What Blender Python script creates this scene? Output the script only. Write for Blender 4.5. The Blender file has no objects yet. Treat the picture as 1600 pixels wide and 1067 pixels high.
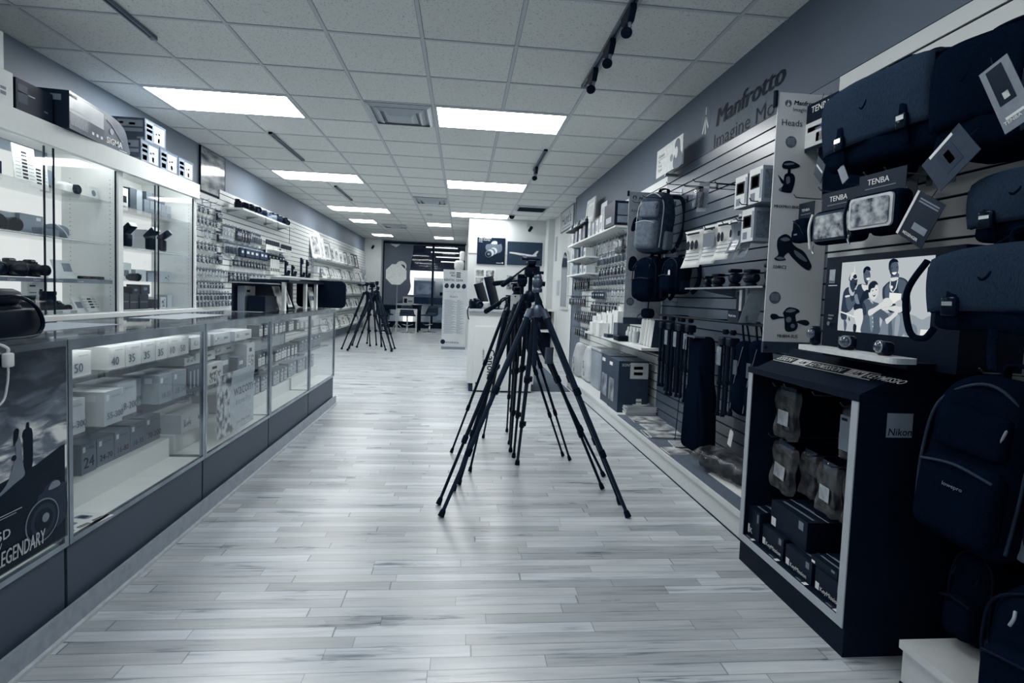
import bpy, math, random
from mathutils import Matrix, Vector
from math import pi, sin, cos, radians as rad
random.seed(7)
S = bpy.context.scene
C = S.collection
# ---------------------------------------------------------------- camera
FPX = 837.92
def cam_axes(yaw, pitch, roll):
    cy, sy, cp, sp = cos(yaw), sin(yaw), cos(pitch), sin(pitch)
    f = Vector((sy*cp, cy*cp, sp)); r = Vector((cy, -sy, 0)); u = r.cross(f)
    return r*cos(roll)+u*sin(roll), u*cos(roll)-r*sin(roll), f
cr, cu, cf = cam_axes(rad(5.338), rad(-3.2303), rad(2.1583))
cd = bpy.data.cameras.new('camera'); cam = bpy.data.objects.new('camera', cd); C.objects.link(cam)
cam.matrix_world = Matrix(((cr.x, cu.x, -cf.x, 0), (cr.y, cu.y, -cf.y, 0), (cr.z, cu.z, -cf.z, 1.16), (0, 0, 0, 1)))
cd.sensor_width = 36; cd.lens = FPX*36/1600; cd.shift_y = -23.8/1600; cd.clip_start = .05; cd.clip_end = 100
S.camera = cam
S.view_settings.view_transform = 'Standard'; S.view_settings.look = 'None'
S.view_settings.gamma = 1; S.view_settings.use_curve_mapping = False
S.view_settings.exposure = 1.12
# ---------------------------------------------------------------- world
W = bpy.data.worlds.new('world'); S.world = W; W.use_nodes = True
W.node_tree.nodes['Background'].inputs[0].default_value = (.30, .42, .62, 1)
W.node_tree.nodes['Background'].inputs[1].default_value = .28
PANEL = 11.0      # ceiling panel radiance
# ---------------------------------------------------------------- tones: the photograph is toned navy to cream
RAMP = [(0, (6, 17, 32)), (64, (48, 62, 79)), (128, (126, 138, 151)), (192, (189, 195, 198)), (255, (240, 240, 234))]
def lin(c):
    c /= 255.
    return c/12.92 if c <= .04045 else ((c+.055)/1.055)**2.4
def G(v):
    v = max(0, min(255, v))
    for (a, ca), (b, cb) in zip(RAMP, RAMP[1:]):
        if v <= b:
            t = (v-a)/(b-a); return tuple(lin(ca[i]+(cb[i]-ca[i])*t) for i in range(3))+(1,)
_m = {}
def mat(kind, v=128, rough=.55, metal=0., var=.12, scale=30., stretch=(1, 1, 1), bump=0., spec=.5, coat=0.):
    key = (kind, v, rough, metal, var, scale, stretch, bump, spec, coat)
    if key in _m: return _m[key]
    m = bpy.data.materials.new(f'{kind}'); m.use_nodes = True
    N, L = m.node_tree.nodes, m.node_tree.links
    b = N['Principled BSDF']
    tc = N.new('ShaderNodeTexCoord'); mp = N.new('ShaderNodeMapping'); mp.inputs['Scale'].default_value = stretch
    nz = N.new('ShaderNodeTexNoise'); nz.inputs['Scale'].default_value = scale; nz.inputs['Detail'].default_value = 3
    L.new(tc.outputs['Object'], mp.inputs['Vector']); L.new(mp.outputs[0], nz.inputs['Vector'])
    rp = N.new('ShaderNodeValToRGB'); e = rp.color_ramp.elements
    e[0].position = .3; e[1].position = .7
    g = G(v); lo = tuple(c*(1-var) for c in g[:3])+(1,); hi = tuple(min(1, c*(1+var)) for c in g[:3])+(1,)
    e[0].color = lo; e[1].color = hi
    L.new(nz.outputs['Fac'], rp.inputs[0]); L.new(rp.outputs[0], b.inputs['Base Color'])
    b.inputs['Roughness'].default_value = rough; b.inputs['Metallic'].default_value = metal
    if v < 70 and not metal: spec *= .25; b.inputs['Specular Tint'].default_value = (.62, .8, 1, 1)
    b.inputs['Specular IOR Level'].default_value = spec; b.inputs['Coat Weight'].default_value = coat
    if bump:
        bp = N.new('ShaderNodeBump'); bp.inputs['Strength'].default_value = bump; bp.inputs['Distance'].default_value = .004
        L.new(nz.outputs['Fac'], bp.inputs['Height']); L.new(bp.outputs[0], b.inputs['Normal'])
    _m[key] = m; return m
def emis(kind, col, st):
    m = bpy.data.materials.new(kind); m.use_nodes = True; N, L = m.node_tree.nodes, m.node_tree.links
    N.remove(N['Principled BSDF']); e = N.new('ShaderNodeEmission'); e.inputs[0].default_value = col; e.inputs[1].default_value = st
    L.new(e.outputs[0], N['Material Output'].inputs[0]); return m
def glassy(kind, tint=.985, rough=.03, ior=1.45, cloud=0.):
    m = bpy.data.materials.new(kind); m.use_nodes = True; N, L = m.node_tree.nodes, m.node_tree.links
    N.remove(N['Principled BSDF'])
    t = N.new('ShaderNodeBsdfTransparent'); t.inputs[0].default_value = (tint*.97, tint*.99, tint, 1)
    g = N.new('ShaderNodeBsdfGlossy'); g.inputs['Roughness'].default_value = rough
    lw = N.new('ShaderNodeLayerWeight'); lw.inputs[0].default_value = .5
    pw_ = N.new('ShaderNodeMath'); pw_.operation = 'POWER'; pw_.inputs[1].default_value = 5; L.new(lw.outputs['Facing'], pw_.inputs[0])
    fr = N.new('ShaderNodeMapRange'); fr.inputs[3].default_value = .022; fr.inputs[4].default_value = .8; L.new(pw_.outputs[0], fr.inputs[0])
    mx = N.new('ShaderNodeMixShader'); L.new(fr.outputs[0], mx.inputs[0]); L.new(t.outputs[0], mx.inputs[1]); L.new(g.outputs[0], mx.inputs[2])
    out = mx
    if cloud:
        d = N.new('ShaderNodeBsdfDiffuse'); d.inputs[0].default_value = G(215); nz = N.new('ShaderNodeTexNoise'); nz.inputs['Scale'].default_value = 22
        nz.inputs['Detail'].default_value = 4; tc = N.new('ShaderNodeTexCoord'); L.new(tc.outputs['Object'], nz.inputs[0])
        rp = N.new('ShaderNodeValToRGB'); rp.color_ramp.elements[0].position = .42; rp.color_ramp.elements[1].position = .75
        rp.color_ramp.elements[0].color = (cloud*.2,)*3+(1,); rp.color_ramp.elements[1].color = (min(1, cloud*1.6),)*3+(1,)
        L.new(nz.outputs[0], rp.inputs[0])
        bp = N.new('ShaderNodeBump'); bp.inputs['Strength'].default_value = 1; bp.inputs['Distance'].default_value = .01
        L.new(nz.outputs[0], bp.inputs['Height']); L.new(bp.outputs[0], g.inputs['Normal'])
        m2 = N.new('ShaderNodeMixShader'); L.new(rp.outputs[0], m2.inputs[0]); L.new(mx.outputs[0], m2.inputs[1]); L.new(d.outputs[0], m2.inputs[2]); out = m2
    L.new(out.outputs[0], N['Material Output'].inputs[0]); return m
def picture(kind, lo, hi, scale=3., seed=0., contrast=.25, rough=.4, detail=4, stretch=(1, 1, 1), spec=.5):
    m = bpy.data.materials.new(kind); m.use_nodes = True; N, L = m.node_tree.nodes, m.node_tree.links; b = N['Principled BSDF']
    tc = N.new('ShaderNodeTexCoord'); mp = N.new('ShaderNodeMapping'); mp.inputs['Scale'].default_value = stretch; mp.inputs['Location'].default_value = (seed, seed*1.7, seed*.6)
    nz = N.new('ShaderNodeTexNoise'); nz.inputs['Scale'].default_value = scale; nz.inputs['Detail'].default_value = detail
    L.new(tc.outputs['Object'], mp.inputs[0]); L.new(mp.outputs[0], nz.inputs[0])
    rp = N.new('ShaderNodeValToRGB'); e = rp.color_ramp.elements; e[0].position = .5-contrast/2; e[1].position = .5+contrast/2
    e[0].color = G(lo); e[1].color = G(hi); L.new(nz.outputs[0], rp.inputs[0]); L.new(rp.outputs[0], b.inputs['Base Color'])
    b.inputs['Roughness'].default_value = rough; b.inputs['Specular IOR Level'].default_value = spec; return m
# common materials
white = mat('white_laminate', 225, .45, var=.03)
offw = mat('off_white_card', 215, .6, var=.05)
paper = mat('paper', 228, .7, var=.03)
silver = mat('chrome', 190, .22, 1., var=.05)
steel = mat('brushed_steel', 165, .35, 1., var=.1, stretch=(1, 1, 20))
blk = mat('black_plastic', 4, .45, var=.2, spec=.35)
blkg = mat('black_gloss', 2, .15, var=.1)
fab = mat('black_fabric', 3, .95, var=.35, scale=220, bump=.4, spec=0)
fabg = mat('charcoal_fabric', 50, .95, var=.35, scale=60, stretch=(14, 14, 1), bump=.25, spec=0)
ink = mat('dark_ink', 6, .6, var=.05)
inkg = mat('grey_ink', 110, .6, var=.05)
winki = mat('white_ink', 224, .6, var=.02)
navy = mat('navy_card', 22, .45, var=.1)
grey = mat('grey_card', 110, .5, var=.06)
glass = glassy('clear_glass')
clearp = glassy('clear_plastic', .96, .12, cloud=.16)
crinkle = glassy('crinkled_plastic', .9, .12, cloud=.3)
# ---------------------------------------------------------------- mesh builder
class MB:
    def __init__(s): s.v = []; s.f = []; s.fm = []; s.fs = []; s.mats = []; s.M = Matrix()
    def add(s, vs, fs, m, smooth=False):
        n = len(s.v); M = s.M
        s.v += [M @ Vector(p) for p in vs]
        if m not in s.mats: s.mats.append(m)
        k = s.mats.index(m)
        for f in fs: s.f.append([i+n for i in f]); s.fm.append(k); s.fs.append(smooth)
        return s
    def box(s, x0, x1, y0, y1, z0, z1, m):
        return s.add([(x, y, z) for z in (z0, z1) for y in (y0, y1) for x in (x0, x1)],
              [(0, 2, 3, 1), (4, 5, 7, 6), (0, 1, 5, 4), (2, 6, 7, 3), (0, 4, 6, 2), (1, 3, 7, 5)], m)
    def cbox(s, c, d, m, M=None):
        o = s.M
        if M is not None: s.M = o @ Matrix.Translation(c) @ M
        else: s.M = o @ Matrix.Translation(c)
        s.box(-d[0]/2, d[0]/2, -d[1]/2, d[1]/2, -d[2]/2, d[2]/2, m); s.M = o; return s
    def prism(s, pts, y0, y1, m, ax='y', smooth=False):
        """outline of (a,b) extruded: ax y -> (a,y,b); ax z -> (a,b,z); ax x -> (x,a,b)"""
        f = {'y': lambda a, b, t: (a, t, b), 'z': lambda a, b, t: (a, b, t), 'x': lambda a, b, t: (t, a, b)}[ax]
        n = len(pts); vs = [f(a, b, y0) for a, b in pts]+[f(a, b, y1) for a, b in pts]
        fs = [list(range(n)), list(range(2*n-1, n-1, -1))]+[(i, (i+1) % n+0, (i+1) % n+n, i+n) for i in range(n)]
        return s.add(vs, fs, m, smooth)
    def tube(s, pts, r, m, n=8, cap=True, smooth=True):
        pts = [Vector(p) for p in pts]; k = len(pts)
        rs = r if isinstance(r, (list, tuple)) else [r]*k
        vs = []; up = None
        for i, p in enumerate(pts):
            t = (pts[min(i+1, k-1)]-pts[max(i-1, 0)])
            if t.length < 1e-9: t = Vector((0, 0, 1))
            t.normalize()
            if up is None:
                up = t.cross(Vector((0, 0, 1)))
                if up.length < .05: up = t.cross(Vector((1, 0, 0)))
            up = (up-t*up.dot(t)); up.normalize(); w = t.cross(up)
            for j in range(n):
                a = 2*pi*j/n; vs.append(p+(up*cos(a)+w*sin(a))*rs[i])
        fs = [(i*n+j, i*n+(j+1) % n, (i+1)*n+(j+1) % n, (i+1)*n+j) for i in range(k-1) for j in range(n)]
        s.add(vs, fs, m, smooth)
        if cap: s.add(vs[:n], [list(range(n-1, -1, -1))], m); s.add(vs[-n:], [list(range(n))], m)
        return s
    def lathe(s, prof, m, n=20, c=(0, 0, 0), ax='z', smooth=True):
        """prof: (r, h) pairs along axis"""
        vs = []
        for r, h in prof:
            for j in range(n):
                a = 2*pi*j/n; x, y = r*cos(a), r*sin(a)
                v = {'z': (x, y, h), 'y': (x, h, -y), 'x': (h, x, y)}[ax]
                vs.append((v[0]+c[0], v[1]+c[1], v[2]+c[2]))
        k = len(prof)
        fs = [(i*n+j, i*n+(j+1) % n, (i+1)*n+(j+1) % n, (i+1)*n+j) for i in range(k-1) for j in range(n)]
        s.add(vs, fs, m, smooth); s.add(vs[:n], [list(range(n-1, -1, -1))], m); s.add(vs[-n:], [list(range(n))], m)
        return s
    def rbox(s, w, d, h, r, m, n=6, c=(0, 0, 0), fn=None, smooth=True):
        H = (w/2, d/2, h/2); r = min(r, min(H)*.999); key = {}; vs = []; fs = []
        def vid(p):
            inn = [max(-(H[i]-r), min(H[i]-r, p[i]*H[i])) for i in range(3)]
            dv = Vector([p[i]*H[i]-inn[i] for i in range(3)])
            if dv.length > 1e-9: dv = dv.normalized()*r
            q = Vector(inn)+dv; kk = (round(q.x, 5), round(q.y, 5), round(q.z, 5))
            if kk not in key:
                if fn: q = Vector(fn(q.x, q.y, q.z))
                key[kk] = len(vs); vs.append((q.x+c[0], q.y+c[1], q.z+c[2]))
            return key[kk]
        base = [-1+2*i/n for i in range(n+1)]
        def ticks(hh):
            t = set(round(b*(hh-r)/hh, 6) for b in base)
            for q in ((.45, .8, 1) if n > 3 else (1,)):
                t.add(round((hh-r+r*q)/hh, 6)); t.add(-round((hh-r+r*q)/hh, 6))
            return sorted(t)
        T = [ticks(H[i]) for i in range(3)]
        for a in range(3):
            b_, c_ = (a+1) % 3, (a+2) % 3
            for sg in (-1, 1):
                for i in range(len(T[b_])-1):
                    for j in range(len(T[c_])-1):
                        q = []
                        for (ii, jj) in ((i, j), (i+1, j), (i+1, j+1), (i, j+1)):
                            p = [0, 0, 0]; p[a] = sg; p[b_] = T[b_][ii]; p[c_] = T[c_][jj]; q.append(vid(p))
                        if sg < 0: q = q[::-1]
                        q2 = []
                        for x in q:
                            if x not in q2: q2.append(x)
                        if len(q2) > 2: fs.append(q2)
        return s.add(vs, fs, m, smooth)
    def sheet(s, f, nu, nv, m, th=.001, smooth=True):
        """f(u,v)->point ; a thin double sided sheet with thickness along f normal approx"""
        P = [[Vector(f(i/nu, j/nv)) for j in range(nv+1)] for i in range(nu+1)]
        top = []; bot = []
        for i in range(nu+1):
            for j in range(nv+1):
                a = P[min(i+1, nu)][j]-P[max(i-1, 0)][j]; b = P[i][min(j+1, nv)]-P[i][max(j-1, 0)]
                nn = a.cross(b); nn = nn.normalized() if nn.length > 1e-12 else Vector((0, 1, 0))
                top.append(P[i][j]+nn*th/2); bot.append(P[i][j]-nn*th/2)
        w = nv+1; K = len(top); fs = []
        for i in range(nu):
            for j in range(nv):
                a, b, c, d = i*w+j, (i+1)*w+j, (i+1)*w+j+1, i*w+j+1
                fs.append((a, b, c, d)); fs.append((d+K, c+K, b+K, a+K))
        for i in range(nu):
            for j in (0, nv):
                a, b = i*w+j, (i+1)*w+j; fs.append((a, a+K, b+K, b) if j == 0 else (b, b+K, a+K, a))
        for j in range(nv):
            for i in (0, nu):
                a, b = i*w+j, i*w+j+1; fs.append((b, b+K, a+K, a) if i == 0 else (a, a+K, b+K, b))
        return s.add(top+bot, fs, m, smooth)
    def text(s, t, x, z, size, m, y=0., face='f', align='l', bold=0., shear=0., sx=1.):
        """text lying on a plane; face f: reads facing -y at depth y; r: facing +x at x=y ; l facing -x ; t facing +z ; b facing +y"""
        if bold >= .015:
            sg_ = -1 if face in 'fl' else 1
            for q in (-1, 1): s.text(t, x+q*bold*size*(-1 if face in 'bl' else 1)*sx, z, size, m, y+sg_*.00025*(q+2), face, align, .0, shear, sx)
            bold = 0.
        vs, fs, w = text_mesh(t, bold, shear)
        ox = {'l': 0, 'c': -w/2, 'r': -w}[align]; out = []
        for a, b in vs:
            a = (a+ox)*size*sx; b = b*size
            out.append({'f': (x+a, y, z+b), 'b': (x-a, y, z+b), 'r': (y, x+a, z+b), 'l': (y, x-a, z+b), 't': (x+a, z+b, y)}[face])
        return s.add(out, fs, m)
    def build(s, name, parent=None, loc=None, rotz=0, rot=None, **tags):
        me = bpy.data.meshes.new(name); me.from_pydata([tuple(v) for v in s.v], [], s.f)
        for m in s.mats: me.materials.append(m)
        me.polygons.foreach_set('material_index', s.fm); me.polygons.foreach_set('use_smooth', s.fs); me.update()
        o = bpy.data.objects.new(name, me); C.objects.link(o)
        if parent: o.parent = parent
        if loc is not None: o.location = loc
        if rot is not None: o.rotation_euler = rot
        elif rotz: o.rotation_euler = (0, 0, rotz)
        tag(o, **tags); return o
_t = {}
def text_mesh(t, bold=0., shear=0.):
    k = (t, bold, shear)
    if k in _t: return _t[k]
    cu_ = bpy.data.curves.new('t', 'FONT'); cu_.body = t; cu_.size = 1; cu_.resolution_u = 2; cu_.offset = bold; cu_.shear = shear; cu_.fill_mode = 'FRONT'
    o = bpy.data.objects.new('t', cu_); C.objects.link(o)
    dg = bpy.context.evaluated_depsgraph_get(); me = bpy.data.meshes.new_from_object(o.evaluated_get(dg))
    vs = [(v.co.x, v.co.y) for v in me.vertices]; fs = [list(p.vertices) for p in me.polygons]
    w = max([a for a, b in vs] or [0])
    bpy.data.objects.remove(o); bpy.data.meshes.remove(me); bpy.data.curves.remove(cu_)
    _t[k] = (vs, fs, w); return _t[k]
def tag(o, label=None, cat=None, group=None, kind=None):
    if label: o['label'] = label
    if cat: o['category'] = cat
    if group: o['group'] = group
    if kind: o['kind'] = kind
    return o
def thing(name, label, cat, loc=(0, 0, 0), rotz=0, group=None, rot=None):
    o = bpy.data.objects.new(name, None); C.objects.link(o); o.empty_display_size = .05
    o.location = loc; o.rotation_euler = rot if rot else (0, 0, rotz)
    return tag(o, label, cat, group)
KIDS = {}
def kids(o):
    return [c for c in C.objects if c.parent == o]
def dup(o, loc=None, rotz=None, label=None, group=None, rot=None, scale=None, parent=None, _k=None):
    c = o.copy(); C.objects.link(c)
    if parent: c.parent = parent
    if loc is not None: c.location = loc
    if rot is not None: c.rotation_euler = rot
    elif rotz is not None: c.rotation_euler = (0, 0, rotz)
    if scale is not None: c.scale = scale
    if label: c['label'] = label
    if group: c['group'] = group
    for ch in kids_of(o): dup(ch, parent=c)
    return c
def kids_of(o):
    if o.name not in KIDS: KIDS[o.name] = [c for c in C.objects if c.parent == o]
    return KIDS[o.name]
RW, LW = -pi/2, pi/2       # things facing the aisle from the right wall / from the left wall
def crom(pts, n=5, closed=True):
    out = []; k = len(pts)
    for i in range(k if closed else k-1):
        p = [pts[(i+j) % k] if closed else pts[max(0, min(k-1, i+j))] for j in (-1, 0, 1, 2)]
        for s_ in range(n):
            t = s_/n
            out.append(tuple(.5*(2*p[1][d]+(-p[0][d]+p[2][d])*t+(2*p[0][d]-5*p[1][d]+4*p[2][d]-p[3][d])*t*t+(-p[0][d]+3*p[1][d]-3*p[2][d]+p[3][d])*t**3) for d in range(len(pts[0]))))
    if not closed: out.append(tuple(pts[-1]))
    return out
def rrect(x0, x1, z0, z1, r, n=4):
    o = []
    for cx, cz, a0 in ((x1-r, z1-r, 0), (x0+r, z1-r, 90), (x0+r, z0+r, 180), (x1-r, z0+r, 270)):
        for i in range(n+1): a = rad(a0+90*i/n); o.append((cx+r*cos(a), cz+r*sin(a)))
    return o
def circ(x, z, r, n=24, rz=None): return [(x+r*cos(2*pi*i/n), z+(rz or r)*sin(2*pi*i/n)) for i in range(n)]
# ================================================================ SETTING
HC = 2.795           # ceiling height
GX, GY, GT = -.313, 4.828, .6096   # ceiling grid
XL, XR, YB, YF = -3.12, 1.79, -2.4, 17.75
def struct(o, **k): o['kind'] = 'structure'; return o
# floor: narrow strip boards running across the room
def floor_mat():
    m = bpy.data.materials.new('strip_wood_floor'); m.use_nodes = True; N, L = m.node_tree.nodes, m.node_tree.links; b = N['Principled BSDF']
    tc = N.new('ShaderNodeTexCoord'); sp = N.new('ShaderNodeSeparateXYZ'); L.new(tc.outputs['Object'], sp.inputs[0])
    def math(op, a, b_=None, v=None):
        n = N.new('ShaderNodeMath'); n.operation = op; L.new(a, n.inputs[0])
        if b_ is not None: L.new(b_, n.inputs[1])
        if v is not None: n.inputs[1].default_value = v
        return n.outputs[0]
    bw = .0572
    row = math('FLOOR', math('DIVIDE', sp.outputs[1], v=bw))
    wn = N.new('ShaderNodeTexWhiteNoise'); wn.noise_dimensions = '1D'; L.new(row, wn.inputs['W'])
    xs = math('ADD', sp.outputs[0], math('MULTIPLY', wn.outputs['Value'], v=7.3))
    # uneven board lengths: bend x with a slow sine before flooring
    bend = math('ADD', math('DIVIDE', xs, v=.62), math('MULTIPLY', math('SINE', math('MULTIPLY', xs, v=4.1)), v=.3))
    idx = math('FLOOR', bend)
    cb = N.new('ShaderNodeCombineXYZ'); L.new(row, cb.inputs[0]); L.new(idx, cb.inputs[1])
    w2 = N.new('ShaderNodeTexWhiteNoise'); w2.noise_dimensions = '2D'; L.new(cb.outputs[0], w2.inputs[0])
    # gaps
    fy = math('FRACT', math('DIVIDE', sp.outputs[1], v=bw)); fx = math('FRACT', bend)
    gy = math('LESS_THAN', fy, v=.045); gx = math('LESS_THAN', fx, v=.006); gap = math('MAXIMUM', gy, gx)
    wg = N.new('ShaderNodeTexNoise'); wg.inputs['Scale'].default_value = 3; L.new(tc.outputs['Object'], wg.inputs[0])
    gap = math('MULTIPLY', gap, math('MULTIPLY', wg.outputs['Fac'], v=1.15))
    # grain
    mp = N.new('ShaderNodeMapping'); mp.inputs['Scale'].default_value = (3.2, 55, 1); L.new(tc.outputs['Object'], mp.inputs[0])
    of = N.new('ShaderNodeVectorMath'); of.operation = 'ADD'; L.new(mp.outputs[0], of.inputs[0])
    sc = N.new('ShaderNodeVectorMath'); sc.operation = 'SCALE'; sc.inputs['Scale'].default_value = 40; L.new(w2.outputs['Color'], sc.inputs[0]); L.new(sc.outputs[0], of.inputs[1])
    g1 = N.new('ShaderNodeTexNoise'); g1.inputs['Scale'].default_value = 1; g1.inputs['Detail'].default_value = 6; g1.inputs['Distortion'].default_value = .8; L.new(of.outputs[0], g1.inputs[0])
    g2 = N.new('ShaderNodeTexNoise'); g2.inputs['Scale'].default_value = 2.1; g2.inputs['Detail'].default_value = 5
    mp2 = N.new('ShaderNodeMapping'); mp2.inputs['Scale'].default_value = (1, 5, 1); L.new(tc.outputs['Object'], mp2.inputs[0]); L.new(mp2.outputs[0], g2.inputs[0])
    r1 = N.new('ShaderNodeValToRGB'); e = r1.color_ramp.elements; e[0].position = .3; e[0].color = G(80); e[1].position = .6; e[1].color = G(192)
    ne = r1.color_ramp.elements.new(.43); ne.color = G(172)
    mixv = math('ADD', math('MULTIPLY', g1.outputs['Fac'], v=.55), math('MULTIPLY', g2.outputs['Fac'], v=.45)); L.new(mixv, r1.inputs[0])
    tone = math('ADD', math('MULTIPLY', w2.outputs['Value'], v=.42), v=.70)
    hs = N.new('ShaderNodeHueSaturation'); L.new(r1.outputs[0], hs.inputs['Color']); L.new(tone, hs.inputs['Value'])
    mx = N.new('ShaderNodeMix'); mx.data_type = 'RGBA'; L.new(gap, mx.inputs[0]); L.new(hs.outputs[0], mx.inputs[6]); mx.inputs[7].default_value = G(20)
    L.new(mx.outputs[2], b.inputs['Base Color'])
    rr = N.new('ShaderNodeMapRange'); rr.inputs[3].default_value = .2; rr.inputs[4].default_value = .42; L.new(g2.outputs['Fac'], rr.inputs[0]); L.new(rr.outputs[0], b.inputs['Roughness'])
    bp = N.new('ShaderNodeBump'); bp.inputs['Strength'].default_value = .25; bp.inputs['Distance'].default_value = .0015
    hh = math('ADD', math('MULTIPLY', gap, v=-1.0), math('ADD', math('MULTIPLY', w2.outputs['Value'], v=.5), math('MULTIPLY', g2.outputs['Fac'], v=1.2))); L.new(hh, bp.inputs['Height'])
    L.new(bp.outputs[0], b.inputs['Normal']); b.inputs['Specular IOR Level'].default_value = .6
    return m
struct(MB().box(XL-.2, 2.6, YB, YF+.1, -.05, 0, floor_mat()).build('floor'))
# ceiling tiles (one by one in a slab with lay-in grid bars)
def ceil_mat():
    m = bpy.data.materials.new('mineral_ceiling_tile'); m.use_nodes = True; N, L = m.node_tree.nodes, m.node_tree.links; b = N['Principled BSDF']
    tc = N.new('ShaderNodeTexCoord'); v = N.new('ShaderNodeTexNoise'); v.inputs['Scale'].default_value = 110; v.inputs['Detail'].default_value = 3; L.new(tc.outputs['Object'], v.inputs[0])
    rp = N.new('ShaderNodeValToRGB'); e = rp.color_ramp.elements; e[0].position = .3; e[0].color = G(160); e[1].position = .42; e[1].color = G(235)
    L.new(v.outputs['Fac'], rp.inputs[0])
    br = N.new('ShaderNodeTexBrick'); br.offset = 0; br.inputs['Scale'].default_value = 1; br.inputs['Brick Width'].default_value = GT; br.inputs['Row Height'].default_value = GT; br.inputs['Mortar Size'].default_value = .0
    br.inputs['Color1'].default_value = (.93, .93, .93, 1); br.inputs['Color2'].default_value = (1, 1, 1, 1)
    mp = N.new('ShaderNodeMapping'); mp.inputs['Location'].default_value = (-GX, -GY, 0); L.new(tc.outputs['Object'], mp.inputs[0]); L.new(mp.outputs[0], br.inputs[0])
    mu = N.new('ShaderNodeMix'); mu.data_type = 'RGBA'; mu.blend_type = 'MULTIPLY'; mu.inputs[0].default_value = 1; L.new(rp.outputs[0], mu.inputs[6]); L.new(br.outputs[0], mu.inputs[7])
    L.new(mu.outputs[2], b.inputs['Base Color']); b.inputs['Roughness'].default_value = .9
    bp = N.new('ShaderNodeBump'); bp.inputs['Strength'].default_value = .4; bp.inputs['Distance'].default_value = .003; L.new(v.outputs['Fac'], bp.inputs['Height']); L.new(bp.outputs[0], b.inputs['Normal'])
    return m
struct(MB().box(XL-.1, 2.1, YB, YF+.1, HC, HC+.06, ceil_mat()).build('ceiling'))
gb = MB(); gm = mat('ceiling_grid_paint', 196, .6, var=.02); gd = mat('ceiling_seam', 130, .8, var=.05)
i0 = math.ceil((XL-GX)/GT); i1 = math.floor((1.95-GX)/GT)
for i in range(i0, i1+1):
    x = GX+i*GT; gb.box(x-.011, x+.011, YB, YF, HC-.004, HC+.002, gm); gb.box(x-.0145, x+.0145, YB, YF, HC-.001, HC+.001, gd)
for j in range(math.ceil((YB-GY)/GT), math.floor((YF-GY)/GT)+1):
    y = GY+j*GT; gb.box(XL, 1.95, y-.011, y+.011, HC-.0042, HC+.002, gm); gb.box(XL, 1.95, y-.0145, y+.0145, HC-.001, HC+.001, gd)
struct(gb.build('trim_1'))
paint = mat('grey_blue_wall_paint', 92, .6, var=.04, scale=3)
paintL = mat('grey_wall_paint', 116, .6, var=.04, scale=3)
pale = mat('pale_wall_paint', 208, .6, var=.03, scale=3)
struct(MB().box(XL-.1, XL, YB, YF, 0, HC, paintL).build('wall_left'))
struct(MB().box(XR, XR+.1, YB, 8.75, 0, HC, paint).build('wall_right'))
w = MB(); w.box(1.87, 1.97, 8.7, 11.6, 0, HC, pale); w.box(1.79, 1.97, 8.7, 8.75, 0, HC, pale); w.box(1.74, 1.87, 11.2, 11.6, 0, HC, pale)
struct(w.build('wall_right_rear'))
w = MB(); w.box(.085, 1.97, 11.6, 11.72, 0, HC, pale); w.box(.085, .2, 11.72, YF, 0, HC, pale); w.box(.085, 1.0, 11.585, 11.6, 2.045, 2.06, offw)
struct(w.build('wall_centre'))
w = MB(); w.box(XL, -2.6, YF-.45, YF, 0, HC, pale); w.box(-2.6, 1, YF-.02, YF+.06, 2.76, HC, paint)
struct(w.build('wall_far'))
# storefront window
fr = mat('dark_window_frame', 14, .4, var=.1); w = MB()
for x in (-2.58, -1.0, .05): w.box(x-.035, x+.035, YF-.06, YF+.02, .1, 2.76, fr)
w.box(-2.6, .1, YF-.1, YF+.02, 0, .2, fr); w.box(-2.6, .1, YF-.06, YF+.02, 2.7, 2.76, fr)
struct(w.build('window_1_frame')); struct(MB().box(-2.58, .08, YF-.025, YF-.015, .2, 2.7, glass).build('window_1'))
# slatwalls: every board a slab, open grooves between
def slatwall(name, face, back, y0, y1, z0, z1, zr, pitch, m, side, gm_):
    b = MB(); a, c = sorted((face, back))
    b.box(*( (a, a+.004) if side < 0 else (c-.004, c)), y0, y1, z0, z1, gm_) if False else None
    g = face+.009*(-side); lo, hi = sorted((g, back)); b.box(lo, hi, y0, y1, z0, z1, gm_)
    z = zr
    while z > z0: z -= pitch
    while z < z1:
        lo_, hi_ = max(z0, z+.006), min(z1, z+pitch-.004)
        if hi_ > lo_+.004: l2, h2 = sorted((face, g)); b.box(l2, h2, y0+.001, y1-.001, lo_, hi_, m)
        z += pitch
    return struct(b.build(name))
slw = mat('white_slatwall', 214, .45, var=.03, scale=2); slg = mat('grey_slatwall', 92, .3, var=.08, scale=4, spec=.7)
grv = mat('slat_groove', 20, .7, var=.1); grvL = mat('slat_groove_pale', 60, .7, var=.1)
PZ = .14
slatwall('trim_2', 1.765, XR, -1.5, 2.485, PZ, 2.275, 2.193, .0765, slw, -1, grv)
slatwall('trim_3', 1.765, XR, 2.485, 4.66, PZ, 2.275, 2.193, .0765, slg, -1, grv)
slatwall('trim_4', 1.765, XR, 4.66, 7.9, PZ, 2.265, 2.193, .0765, slw, -1, grv)
slatwall('trim_5', -3.09, XL, 4.6, 7.15, .2, 2.235, 2.163, .0745, slw, 1, grvL)
slatwall('trim_6', -3.09, XL, 7.15, 17.3, .2, 2.36, 2.163, .0745, slw, 1, grvL)
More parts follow.
